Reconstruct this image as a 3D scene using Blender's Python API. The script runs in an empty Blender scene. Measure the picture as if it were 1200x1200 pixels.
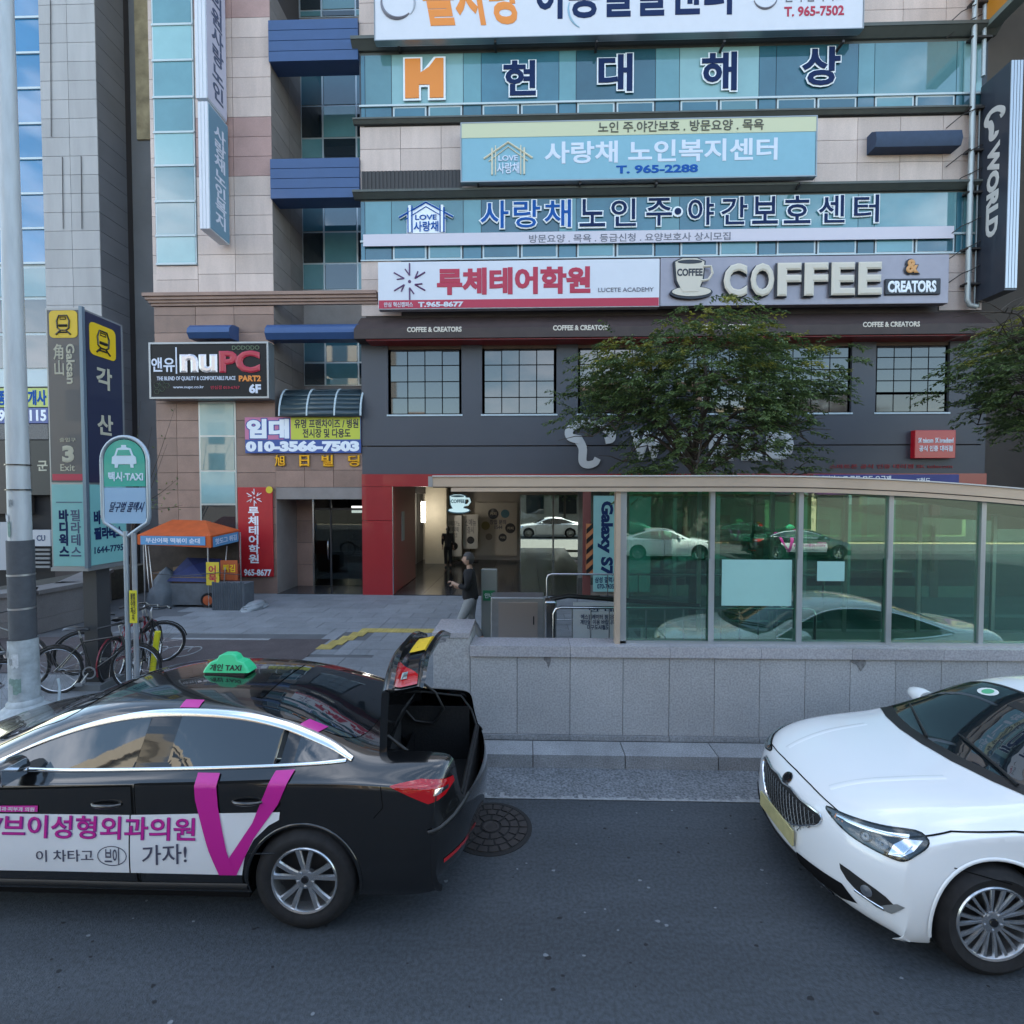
import bpy, bmesh, math, random
from math import sin, cos, pi, radians, sqrt, atan2, tan
from mathutils import Vector, Matrix
from mathutils.bvhtree import BVHTree
from mathutils.geometry import tessellate_polygon
random.seed(7)
SC = bpy.context.scene
COL = SC.collection

# ---------------------------------------------------------------- camera
CAMH, YAW, PIT, FPX = 2.96, radians(1.6), radians(1.72), 600.0
cam_d = bpy.data.cameras.new('camera')
cam_d.sensor_width = 36; cam_d.lens = 18; cam_d.clip_end = 2000; cam_d.clip_start = 0.05
cam = bpy.data.objects.new('camera', cam_d)
cam.location = (0, 0, CAMH)
cam.rotation_euler = (pi/2 - PIT, 0, YAW)
COL.objects.link(cam); SC.camera = cam
_R = Vector((cos(YAW), sin(YAW), 0))
_F = Vector((-sin(YAW)*cos(PIT), cos(YAW)*cos(PIT), -sin(PIT)))
_U = _R.cross(_F)
def ray(px, py): return _F + _R*((px-600)/FPX) - _U*((py-600)/FPX)
def P(px, py, Y):            # photograph point on the upright plane y = Y
    r = ray(px, py); t = Y/r.y
    return Vector((r.x*t, Y, CAMH + r.z*t))
def G(px, py, z=0.15):       # photograph point on level ground
    r = ray(px, py); t = (z-CAMH)/r.z
    return Vector((r.x*t, r.y*t, z))
def PX(px, py, X):           # photograph point on the upright plane x = X
    r = ray(px, py); t = X/r.x
    return Vector((X, r.y*t, CAMH + r.z*t))
def rect(a, b, c, d, Y):     # x0, x1, z0, z1 of a photograph rectangle (heights read at its middle)
    m = (a+c)/2
    return P(a, (b+d)/2, Y).x, P(c, (b+d)/2, Y).x, P(m, d, Y).z, P(m, b, Y).z

# ---------------------------------------------------------------- sky, sun, exposure
SUN_EL, SUN_AZ = radians(47), radians(12)      # sun stands behind the buildings, a little to the right
W = bpy.data.worlds.new('World'); SC.world = W; W.use_nodes = True
nt = W.node_tree; bg = nt.nodes['Background']
sky = nt.nodes.new('ShaderNodeTexSky'); sky.sky_type = 'NISHITA'; sky.sun_disc = False
sky.sun_elevation = SUN_EL; sky.sun_rotation = SUN_AZ; sky.altitude = 50; sky.air_density = 1.0; sky.dust_density = 1.2; sky.ozone_density = .7
tc = nt.nodes.new('ShaderNodeTexCoord'); mp = nt.nodes.new('ShaderNodeMapping')
mp.inputs['Scale'].default_value = (1, 1, 2.6)
nz = nt.nodes.new('ShaderNodeTexNoise'); nz.inputs['Scale'].default_value = 2.3; nz.inputs['Detail'].default_value = 7; nz.inputs['Roughness'].default_value = .55
cr_ = nt.nodes.new('ShaderNodeValToRGB'); cr_.color_ramp.elements[0].position = .53; cr_.color_ramp.elements[1].position = .70
mx = nt.nodes.new('ShaderNodeMix'); mx.data_type = 'RGBA'
nt.links.new(tc.outputs['Generated'], mp.inputs['Vector']); nt.links.new(mp.outputs[0], nz.inputs['Vector'])
nt.links.new(nz.outputs['Fac'], cr_.inputs[0]); nt.links.new(cr_.outputs[0], mx.inputs[0])
tint = nt.nodes.new('ShaderNodeMix'); tint.data_type = 'RGBA'; tint.blend_type = 'MULTIPLY'; tint.inputs[0].default_value = 1
tint.inputs[7].default_value = (1.03, 1.035, .92, 1); nt.links.new(sky.outputs[0], tint.inputs[6])
nt.links.new(tint.outputs[2], mx.inputs[6]); mx.inputs[7].default_value = (6.6, 6.9, 7.6, 1)
nt.links.new(mx.outputs[2], bg.inputs[0]); bg.inputs[1].default_value = 0.14
sun_d = bpy.data.lights.new('sun', 'SUN'); sun_d.energy = 3.2; sun_d.angle = radians(.5); sun_d.color = (1, .94, .85)
sun = bpy.data.objects.new('sun', sun_d); COL.objects.link(sun)
sdir = Vector((sin(SUN_AZ)*cos(SUN_EL), cos(SUN_AZ)*cos(SUN_EL), sin(SUN_EL)))   # towards the sun
sun.rotation_euler = sdir.to_track_quat('Z', 'Y').to_euler()
sun.location = (0, 0, 60)
SC.view_settings.view_transform = 'Standard'; SC.view_settings.look = 'None'
SC.view_settings.gamma = 1; SC.view_settings.use_curve_mapping = False
SC.view_settings.exposure = 2.12
try:
    SC.cycles.max_bounces = 8; SC.cycles.transparent_max_bounces = 12; SC.cycles.use_denoising = True
    SC.cycles.caustics_reflective = False; SC.cycles.caustics_refractive = False
except Exception: pass

# ---------------------------------------------------------------- materials
MATS = {}
def mat(name, col, rough=.6, metal=0, var=.0, scale=4, rnd=0, bump=0, bscale=60, spec=.5, coat=0, emit=0, speck=0, sscale=250, alpha=1, stretch=None):
    if name in MATS: return MATS[name]
    m = bpy.data.materials.new(name); m.use_nodes = True; n = m.node_tree; L = n.links
    b = n.nodes['Principled BSDF']
    c = tuple(col)[:3]
    b.inputs['Roughness'].default_value = rough; b.inputs['Metallic'].default_value = metal
    b.inputs['Specular IOR Level'].default_value = spec; b.inputs['Coat Weight'].default_value = coat
    b.inputs['Coat Roughness'].default_value = .02
    b.inputs['Base Color'].default_value = (*c, 1)
    if alpha < 1: b.inputs['Alpha'].default_value = alpha
    out = None
    def vec(st_=False):
        g = n.nodes.new('ShaderNodeNewGeometry'); o = g.outputs['Position']
        if stretch and st_:
            mm = n.nodes.new('ShaderNodeMapping'); mm.inputs['Scale'].default_value = stretch; L.new(o, mm.inputs[0]); o = mm.outputs[0]
        return o
    def mul(prev, fac_out, lo, hi):
        mr = n.nodes.new('ShaderNodeMapRange'); mr.inputs['To Min'].default_value = lo; mr.inputs['To Max'].default_value = hi
        mr.inputs['From Min'].default_value = .0 if fac_out.name == 'Random' else .3
        mr.inputs['From Max'].default_value = 1. if fac_out.name == 'Random' else .7
        L.new(fac_out, mr.inputs[0])
        v = n.nodes.new('ShaderNodeVectorMath'); v.operation = 'SCALE'
        if prev is None: v.inputs[0].default_value = c
        else: L.new(prev, v.inputs[0])
        L.new(mr.outputs[0], v.inputs['Scale']); return v.outputs[0]
    if var:
        t = n.nodes.new('ShaderNodeTexNoise'); t.inputs['Scale'].default_value = scale; t.inputs['Detail'].default_value = 6; t.inputs['Roughness'].default_value = .6
        L.new(vec(True), t.inputs[0]); out = mul(out, t.outputs['Fac'], 1-var, 1+var)
    if speck:
        t = n.nodes.new('ShaderNodeTexNoise'); t.inputs['Scale'].default_value = sscale; t.inputs['Detail'].default_value = 1
        L.new(vec(), t.inputs[0]); out = mul(out, t.outputs['Fac'], 1-speck, 1+speck)
    if rnd:
        oi = n.nodes.new('ShaderNodeObjectInfo'); out = mul(out, oi.outputs['Random'], 1-rnd, 1+rnd)
    if out is not None: L.new(out, b.inputs['Base Color'])
    if emit:
        b.inputs['Emission Strength'].default_value = emit; b.inputs['Emission Color'].default_value = (*c, 1)
    if bump:
        t = n.nodes.new('ShaderNodeTexNoise'); t.inputs['Scale'].default_value = bscale; t.inputs['Detail'].default_value = 4
        L.new(vec(), t.inputs[0]); bp = n.nodes.new('ShaderNodeBump'); bp.inputs['Strength'].default_value = bump; bp.inputs['Distance'].default_value = .01
        L.new(t.outputs['Fac'], bp.inputs['Height']); L.new(bp.outputs[0], b.inputs['Normal'])
    MATS[name] = m; return m
def clear_glass(name, tint=(.75, .93, .86), rough=0.0, fres=1.5):
    if name in MATS: return MATS[name]
    m = bpy.data.materials.new(name); m.use_nodes = True; n = m.node_tree; L = n.links
    n.nodes.remove(n.nodes['Principled BSDF']); o = n.nodes['Material Output']
    tr = n.nodes.new('ShaderNodeBsdfTransparent'); tr.inputs[0].default_value = (*tint, 1)
    gl = n.nodes.new('ShaderNodeBsdfGlossy'); gl.inputs[0].default_value = (.9, 1, .97, 1); gl.inputs['Roughness'].default_value = rough
    fr = n.nodes.new('ShaderNodeFresnel'); gm = n.nodes.new('ShaderNodeNewGeometry'); mr = n.nodes.new('ShaderNodeMapRange')
    mr.inputs['To Min'].default_value = fres; mr.inputs['To Max'].default_value = 1/fres      # both faces of a pane reflect alike
    L.new(gm.outputs['Backfacing'], mr.inputs[0]); L.new(mr.outputs[0], fr.inputs[0])
    ms = n.nodes.new('ShaderNodeMixShader')
    L.new(fr.outputs[0], ms.inputs[0]); L.new(tr.outputs[0], ms.inputs[1]); L.new(gl.outputs[0], ms.inputs[2]); L.new(ms.outputs[0], o.inputs[0])
    MATS[name] = m; return m

# ---------------------------------------------------------------- object helpers
LOCAL = set(); WM = {}
def link(o, parent=None):
    COL.objects.link(o)
    if parent is None: WM[o.name] = Matrix.Translation(o.location); return o
    o.parent = parent
    if parent.name in LOCAL: LOCAL.add(o.name)
    else: o.matrix_parent_inverse = WM[parent.name].inverted(); WM[o.name] = Matrix()
    return o
def tag(o, label, cat=None, group=None, kind=None):
    if label: o['label'] = label
    if cat: o['category'] = cat
    if group: o['group'] = group
    if kind: o['kind'] = kind
    return o
def thing(name, label, cat, loc=(0, 0, 0), group=None, local=False):
    """an Empty at the thing's base; with local=True its parts are modelled about the origin"""
    o = bpy.data.objects.new(name, None); o.location = loc; o.empty_display_size = .2
    COL.objects.link(o); WM[o.name] = Matrix.Translation(Vector(loc))
    if local: LOCAL.add(o.name)
    return tag(o, label, cat, group)
class MB:
    def __init__(s): s.v = []; s.f = []; s.mi = []
    def add(s, vs, fs, mi=0):
        k = len(s.v); s.v += [tuple(q) for q in vs]; s.f += [tuple(i+k for i in f) for f in fs]; s.mi += [mi]*len(fs); return s
    def box(s, x0, x1, y0, y1, z0, z1, mi=0):
        if x0 > x1: x0, x1 = x1, x0
        if y0 > y1: y0, y1 = y1, y0
        if z0 > z1: z0, z1 = z1, z0
        return s.add([(x0,y0,z0),(x1,y0,z0),(x1,y1,z0),(x0,y1,z0),(x0,y0,z1),(x1,y0,z1),(x1,y1,z1),(x0,y1,z1)],
              [(0,3,2,1),(4,5,6,7),(0,1,5,4),(1,2,6,5),(2,3,7,6),(3,0,4,7)], mi)
    def obox(s, c, ax, ay, az, mi=0):      # box from centre and three half-axis vectors
        c, ax, ay, az = map(Vector, (c, ax, ay, az)); q = []
        for k in (-1, 1):
            for i, j in ((-1,-1),(1,-1),(1,1),(-1,1)): q.append(c+ax*i+ay*j+az*k)
        return s.add(q, [(0,3,2,1),(4,5,6,7),(0,1,5,4),(1,2,6,5),(2,3,7,6),(3,0,4,7)], mi)
    def prism(s, pts, O, U, V, N, t, mi=0):    # polygon pts in frame O,U,V pushed t along N
        O, U, V, N = map(Vector, (O, U, V, N)); n = len(pts)
        a = [O+U*p[0]+V*p[1] for p in pts]; b = [q+N*t for q in a]
        tri = tessellate_polygon([[Vector((p[0], p[1], 0)) for p in pts]])
        s.add(a+b, [tuple(t_) for t_ in tri]+[tuple(i+n for i in t_) for t_ in tri]+[(i, (i+1) % n, (i+1) % n+n, i+n) for i in range(n)], mi); return s
    def tube(s, pts, r, n=8, mi=0, closed=False, caps=True):
        pts = [Vector(p) for p in pts]; m = len(pts); rs = r if isinstance(r, (list, tuple)) else [r]*m
        k = len(s.v); prev = None
        for i, p in enumerate(pts):
            d = (pts[(i+1) % m]-pts[i-1]) if closed else (pts[min(i+1, m-1)]-pts[max(i-1, 0)])
            d = d.normalized() if d.length > 1e-9 else Vector((0, 0, 1))
            if prev is None:
                a = d.cross(Vector((0, 0, 1)) if abs(d.z) < .9 else Vector((1, 0, 0))).normalized()
            else:
                a = (prev-d*prev.dot(d)); a = a.normalized() if a.length > 1e-6 else d.orthogonal().normalized()
            prev = a; b = d.cross(a)
            for j in range(n):
                w = 2*pi*j/n; s.v.append(tuple(p+(a*cos(w)+b*sin(w))*rs[i]))
        for i in range(m if closed else m-1):
            i2 = (i+1) % m
            for j in range(n):
                s.f.append((k+i*n+j, k+i*n+(j+1) % n, k+i2*n+(j+1) % n, k+i2*n+j)); s.mi.append(mi)
        if caps and not closed:
            s.f.append(tuple(k+j for j in range(n))[::-1]); s.mi.append(mi)
            s.f.append(tuple(k+(m-1)*n+j for j in range(n))); s.mi.append(mi)
        return s
    def lathe(s, prof, O=(0,0,0), A=(0,0,1), n=24, mi=0, a0=0, a1=2*pi):   # prof: (radius, height)
        O, A = Vector(O), Vector(A).normalized(); u = A.orthogonal().normalized(); w = A.cross(u)
        k = len(s.v); full = abs(a1-a0-2*pi) < 1e-6; m = n if full else n+1
        for r, h in prof:
            for j in range(m):
                t = a0+(a1-a0)*j/n; s.v.append(tuple(O+A*h+(u*cos(t)+w*sin(t))*r))
        for i in range(len(prof)-1):
            for j in range(n):
                j2 = (j+1) % m; s.f.append((k+i*m+j, k+i*m+j2, k+(i+1)*m+j2, k+(i+1)*m+j)); s.mi.append(mi)
        return s
    def mesh(s, name, mats, smooth=False):
        me = bpy.data.meshes.new(name); me.from_pydata(s.v, [], s.f)
        for m in (mats if isinstance(mats, (list, tuple)) else [mats]): me.materials.append(m)
        if any(s.mi): me.polygons.foreach_set('material_index', s.mi)
        bm = bmesh.new(); bm.from_mesh(me); bmesh.ops.recalc_face_normals(bm, faces=bm.faces)
        bm.to_mesh(me); bm.free()
        if smooth:
            me.polygons.foreach_set('use_smooth', [True]*len(me.polygons))
            try: me.set_sharp_from_angle(angle=radians(smooth if smooth > 1 else 40))
            except Exception: pass
        me.update(); return me
    def obj(s, name, mats, parent=None, smooth=False, **kw):
        return link(bpy.data.objects.new(name, s.mesh(name, mats, smooth)), parent)
def meshobj(name, me, parent=None): return link(bpy.data.objects.new(name, me), parent)
def box(name, m, parent, x0, x1, y0, y1, z0, z1): return MB().box(x0, x1, y0, y1, z0, z1).obj(name, m, parent)
def bevel(o, w=.01, seg=2):
    md = o.modifiers.new('bevel', 'BEVEL'); md.width = w; md.segments = seg; md.limit_method = 'ANGLE'; return o

_PIECE = {}
def piece(name, m, parent, x0, x1, y0, y1, z0, z1):
    """one stone, tile or pane that shares its mesh with its like"""
    if m.name not in _PIECE: _PIECE[m.name] = MB().box(0, 1, 0, 1, 0, 1).mesh(name, m)
    o = bpy.data.objects.new(name, _PIECE[m.name])
    o.location = (min(x0, x1), min(y0, y1), min(z0, z1)); o.scale = (abs(x1-x0), abs(y1-y0), abs(z1-z0))
    return link(o, parent)
def tile_wall(parent, m, x0, x1, z0, z1, y, tw, th, t=.03, g=.012, holes=(), axis='x', name='tile', xs=None, jit=0):
    """stone panels on a wall that faces -y (axis x) or +x (axis y, then x0..x1 run along y and y is the x of the face)"""
    xs = xs or [x0+(x1-x0)*i/max(1, round((x1-x0)/tw)) for i in range(max(1, round((x1-x0)/tw))+1)]
    n = max(1, round((z1-z0)/th)); zs = [z0+(z1-z0)*i/n for i in range(n+1)]
    for i in range(len(xs)-1):
        for k in range(n):
            a, b, c, d = xs[i]+g/2, xs[i+1]-g/2, zs[k]+g/2, zs[k+1]-g/2
            if any(a >= h[0]-.01 and b <= h[1]+.01 and c >= h[2]-.01 and d <= h[3]+.01 for h in holes): continue
            j = random.uniform(0, jit)
            if axis == 'x': piece(name, m, parent, a, b, y-t-j, y, c, d)
            else: piece(name, m, parent, y, y+t+j, a, b, c, d)

# ---------------------------------------------------------------- lettering
_TC = {}
def text_mesh(s, bold=.02, depth=.03, spacing=1.0, align='LEFT', res=3):
    key = (s, bold, depth, spacing, align)
    if key in _TC: return _TC[key]
    cu = bpy.data.curves.new('t', 'FONT'); cu.body = s; cu.size = 1; cu.extrude = max(depth-bold*.5, .001); cu.bevel_depth = bold; cu.bevel_resolution = 0
    cu.resolution_u = res; cu.space_character = spacing; cu.align_x = align
    o = bpy.data.objects.new('t', cu); me = o.to_mesh()
    vs = [v.co.copy() for v in me.vertices]; fs = [tuple(p.vertices) for p in me.polygons]
    o.to_mesh_clear(); bpy.data.objects.remove(o); bpy.data.curves.remove(cu)
    xs = [v.x for v in vs]; ys = [v.y for v in vs]; zs = [v.z for v in vs]
    b = (min(xs), max(xs), min(ys), max(ys), min(zs), max(zs))
    _TC[key] = (vs, fs, b); return _TC[key]
def letters(parent, s, O, U, V, m, bold=.02, depth=.012, proud=.0, name='lettering', outline=None, ow=.05, spacing=1.0, align='CENTER', shear=0, ref=None):
    """text s filling the parallelogram O, U (along), V (up); depth and proud in metres"""
    O, U, V = Vector(O), Vector(U), Vector(V); N = U.cross(V).normalized()
    vs, fs, b = text_mesh(s, bold, .03, spacing, align)
    if ref: b = ref
    def make(vs, fs, thick, lift, mt, nm):
        z = [v.z for v in vs]; z0, z1 = min(z), max(z); me = bpy.data.meshes.new(nm)
        pts = []
        for v in vs:
            u = (v.x-b[0])/(b[1]-b[0]); w = (v.y-b[2])/(b[3]-b[2]); u += shear*(w-.5)
            h = (v.z-z0)/(z1-z0)
            pts.append(tuple(O+U*u+V*w+N*(lift+thick*h)))
        me.from_pydata(pts, [], fs); me.materials.append(mt); me.update()
        return link(bpy.data.objects.new(nm, me), parent)
    if outline:
        v2, f2, b2 = text_mesh(s, ow, .03, spacing, align)
        make(v2, f2, depth, proud, outline, name+'_outline')
        make(vs, fs, depth*.5, proud+depth*.95, m, name)
    else: make(vs, fs, depth, proud, m, name)
def LT(parent, s, a, b, c, d, Y, m, **k):     # lettering in a photograph rectangle on an upright plane y = Y
    x0, x1, z0, z1 = rect(a, b, c, d, Y)
    letters(parent, s, (x0, Y, z0), (x1-x0, 0, 0), (0, 0, z1-z0), m, **k)
def crom(pts, n=6, closed=False):
    out = []; m = len(pts); pts = [Vector(p) for p in pts]
    for i in range(m if closed else m-1):
        p1, p2 = pts[i], pts[(i+1) % m]
        p0 = pts[i-1] if (closed or i > 0) else p1*2-p2
        p3 = pts[(i+2) % m] if (closed or i+2 < m) else p2*2-p1
        for j in range(n):
            t = j/n; out.append(.5*((2*p1)+(p2-p0)*t+(2*p0-5*p1+4*p2-p3)*t*t+(3*p1-p0-3*p2+p3)*t**3))
    if not closed: out.append(pts[-1])
    return out
# ---------------------------------------------------------------- cars
LIFT = [lambda z: z]
def car_shell(st):
    """subdivided body skin from cross-section stations, rear (x = 0) to front; y and z in metres"""
    cols = 8; vs = []; fs = []
    for s in st:
        x, zt, w = s['x'], s['zt'], s['w']; bow = s.get('bow', 0); zs = min(s.get('zs', .20), zt-.02)
        zb = min(s.get('zb', .90), zt-.012); wb = s.get('wb', w*.97)
        f = s.get('f', (wb*.88, zt-(zt-zb)*.45)); g = s.get('g', (f[0]*.72, zt-(zt-f[1])*.28))
        zm = min(s.get('zm', .56), zs+(zb-zs)*.62)
        half = [(w*.95, zs), (w*.99, zs+min(.07, (zt-zs)*.2)), (w, zm), (wb, zb), (wb-.035, min(zb+.012, zt-.004)), f, g, (0, zt)]
        row = [(-y, z) for y, z in half[:-1]]+[half[-1]]+[(y, z) for y, z in half[:-1][::-1]]
        for y, z in row:
            vs.append((x+bow*(abs(y)/.93)**2.6, y, LIFT[0](z)))
    n = 15
    for i in range(len(st)-1):
        for j in range(n-1): fs.append((i*n+j, i*n+j+1, (i+1)*n+j+1, (i+1)*n+j))
    me = bpy.data.meshes.new('shell'); me.from_pydata(vs, [], fs); me.update()
    bm = bmesh.new(); bm.from_mesh(me); bmesh.ops.recalc_face_normals(bm, faces=bm.faces)
    bm.faces.ensure_lookup_table()
    top = max(bm.faces, key=lambda q: q.calc_center_median().z)
    if top.normal.z < 0: bmesh.ops.reverse_faces(bm, faces=bm.faces)
    cl = bm.edges.layers.float.get('crease_edge') or bm.edges.layers.float.new('crease_edge')
    bm.verts.ensure_lookup_table()
    for e in bm.edges:
        a, b = sorted((e.verts[0].index, e.verts[1].index))
        if b-a == n and a % n in (3, 11): e[cl] = .55
        if b-a == n and a % n in (5, 9) and .8 < vs[a][0] < 3.6: e[cl] = .35
    bm.to_mesh(me); bm.free()
    o = bpy.data.objects.new('shell', me); COL.objects.link(o)
    md = o.modifiers.new('s', 'SUBSURF'); md.levels = 3; md.render_levels = 3
    dg = bpy.context.evaluated_depsgraph_get(); dg.update()
    ev = o.evaluated_get(dg); m2 = bpy.data.meshes.new_from_object(ev)
    bpy.data.objects.remove(o); return m2
class Skin:
    def __init__(s, me):
        s.bm = bmesh.new(); s.bm.from_mesh(me); s.lf = LIFT[0]; s.bvh = BVHTree.FromBMesh(s.bm)
    def hit(s, p, d, eps):
        h = s.bvh.ray_cast(p, d)
        if h[0] is None:
            h = s.bvh.find_nearest(p+d*2.2)
        nrm = h[1]
        if nrm.dot(d) > 0: nrm = -nrm
        return h[0]+nrm*eps
    def side(s, x, z, eps, sg=-1): return s.hit(Vector((x, 3*sg, s.lf(z))), Vector((0, -sg, 0)), eps)
    def top(s, x, y, eps): return s.hit(Vector((x, y, 4)), Vector((0, 0, -1)), eps)
    def end(s, y, z, eps, sg=1): return s.hit(Vector((2.4+4*sg, y, s.lf(z))), Vector((-sg, 0, 0)), eps)
    def fn(s, kind, sg=-1):
        if kind == 'side': return lambda a, b, e: s.side(a, b, e, sg)
        if kind == 'top': return lambda a, b, e: s.top(a, b, e)
        if kind == 'front': return lambda a, b, e: s.end(a, b, e, 1)
        if kind == 'rear': return lambda a, b, e: s.end(a, b, e, -1)
def oblique(skin, O, U, V, D):
    O, U, V, D = map(Vector, (O, U, V, D))
    return lambda a, b, e: skin.hit(O+U*a+V*b-D.normalized()*3, D.normalized(), e)
def unlift(z):
    for k in range(12): z0 = z if k == 0 else z0; q = z0 if k == 0 else q+(z0-LIFT[0](q))
    return q
def drape(poly, fn, eps, name, m, parent, step=.04, thick=0):
    poly = [Vector((p[0], p[1])) for p in poly]
    bm = bmesh.new(); vs = [bm.verts.new((p.x, p.y, 0)) for p in poly]
    for t in tessellate_polygon([[Vector((p.x, p.y, 0)) for p in poly]]):
        try: bm.faces.new([vs[i] for i in t])
        except ValueError: pass
    xs = [p.x for p in poly]; ys = [p.y for p in poly]
    for ax, lo, hi in ((0, min(xs), max(xs)), (1, min(ys), max(ys))):
        q = lo+step
        while q < hi-1e-4:
            co = [0, 0, 0]; no = [0, 0, 0]; co[ax] = q; no[ax] = 1
            bmesh.ops.bisect_plane(bm, geom=bm.verts[:]+bm.edges[:]+bm.faces[:], dist=1e-6, plane_co=co, plane_no=no); q += step
    for v in bm.verts: v.co = fn(v.co.x, v.co.y, eps)
    bmesh.ops.recalc_face_normals(bm, faces=bm.faces)
    me = bpy.data.meshes.new(name); bm.to_mesh(me); bm.free(); me.materials.append(m)
    me.polygons.foreach_set('use_smooth', [True]*len(me.polygons))
    o = link(bpy.data.objects.new(name, me), parent)
    if thick:
        md = o.modifiers.new('s', 'SOLIDIFY'); md.thickness = thick; md.offset = -1
    return o
def fitted(fn, poly, k=.006):
    """a smooth pane through the body surface inside poly: one quadratic sheet, so that it reflects without ripples"""
    import numpy as np
    pts = [(Vector((p[0], p[1]))) for p in poly]; c = sum(pts, Vector((0, 0)))/len(pts); smp = [c.lerp(p, t) for p in pts for t in (.3, .6, .85, 1)]
    H = [fn(q.x, q.y, 0) for q in smp]; A = np.array([[1, h.x, h.z, h.x*h.x, h.x*h.z, h.z*h.z] for h in H]); Y = np.array([h.y for h in H])
    co = np.linalg.lstsq(A, Y, rcond=None)[0]; sg = 1 if Y.mean() > 0 else -1; off = max(0, float(np.percentile(sg*(Y-A@co), 92)))+k
    def g(a, b, e):
        h = fn(a, b, 0); return Vector((h.x, float(np.array([1, h.x, h.z, h.x*h.x, h.x*h.z, h.z*h.z])@co)+sg*(off), h.z))
    return g
def ribbon(path, wd, fn, eps, name, m, parent, closed=False, raise_=.0):
    raw = [Vector((p[0], p[1])) for p in path]; pts = []
    for i in range(len(raw)-1):
        k = max(1, int((raw[i+1]-raw[i]).length/.035))
        pts += [raw[i].lerp(raw[i+1], j/k) for j in range(k)]
    pts.append(raw[-1]); n = len(pts); mb = MB(); rows = []
    for i, p in enumerate(pts):
        d = (pts[(i+1) % n]-pts[i-1]) if closed else (pts[min(i+1, n-1)]-pts[max(i-1, 0)])
        d.normalize(); q = Vector((-d.y, d.x)); w = wd(i/(n-1)) if callable(wd) else wd
        rows.append([fn(p.x+q.x*w*k, p.y+q.y*w*k, eps+(raise_ if abs(k) < .4 else 0)) for k in (-.5, -.3, .3, .5)])
    for r in rows: mb.v += [tuple(q) for q in r]
    for i in range(n if closed else n-1):
        j = (i+1) % n
        for k in range(3): mb.f.append((i*4+k, i*4+k+1, j*4+k+1, j*4+k)); mb.mi.append(0)
    return mb.obj(name, m, parent, smooth=60)
def inset(poly, d):
    n = len(poly); P_ = [Vector((p[0], p[1])) for p in poly]; area = sum(P_[i-1].x*P_[i].y-P_[i].x*P_[i-1].y for i in range(n)); s = 1 if area > 0 else -1; out = []
    for i in range(n):
        a, b, c = P_[i-1], P_[i], P_[(i+1) % n]; e1 = (b-a).normalized(); e2 = (c-b).normalized()
        n1 = Vector((-e1.y, e1.x))*s; n2 = Vector((-e2.y, e2.x))*s; q = n1+n2
        q = q/max(q.length_squared/2, .35) if q.length > 1e-6 else n1
        out.append(b+q*d)
    return out
def clip_half(bm, faces, co, no):
    g = set(); 
    for f in faces: g.add(f); g.update(f.edges); g.update(f.verts)
    bmesh.ops.bisect_plane(bm, geom=list(g), dist=1e-5, plane_co=co, plane_no=no)
def cut_arch(bm, cx, cz, r, n=20):
    """open a round wheel arch in both flanks"""
    for k in range(n):
        a = -.25+(pi+.5)*(k+.5)/n; no = Vector((cos(a), 0, sin(a))); co = Vector((cx, 0, cz))+no*r*cos((pi+.5)/n/2)
        fs = [f for f in bm.faces if abs(f.calc_center_median().x-cx) < r+.12 and f.calc_center_median().z < cz+r+.1 and abs(f.calc_center_median().y) > .35]
        clip_half(bm, fs, co, no)
    dead = []
    for f in bm.faces:
        c = f.calc_center_median()
        if abs(c.y) > .35 and c.z < cz+r:
            d = Vector((c.x-cx, c.z-cz))
            if d.length < r*.999 and all((c.x-cx)*cos(-.25+(pi+.5)*(k+.5)/n)+(c.z-cz)*sin(-.25+(pi+.5)*(k+.5)/n) < r*cos((pi+.5)/n/2)+1e-4 for k in range(n)): dead.append(f)
    bmesh.ops.delete(bm, geom=dead, context='FACES')
def cut_box(bm, x0, x1, yh, z0):
    for co, no in (((x0, 0, 0), (1, 0, 0)), ((x1, 0, 0), (1, 0, 0)), ((0, yh, 0), (0, 1, 0)), ((0, -yh, 0), (0, 1, 0)), ((0, 0, z0), (0, 0, 1))):
        bmesh.ops.bisect_plane(bm, geom=bm.verts[:]+bm.edges[:]+bm.faces[:], dist=1e-6, plane_co=co, plane_no=no)
    dead = [f for f in bm.faces if x0 < f.calc_center_median().x < x1 and abs(f.calc_center_median().y) < yh and f.calc_center_median().z > z0]
    bmesh.ops.delete(bm, geom=dead, context='FACES')

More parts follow.
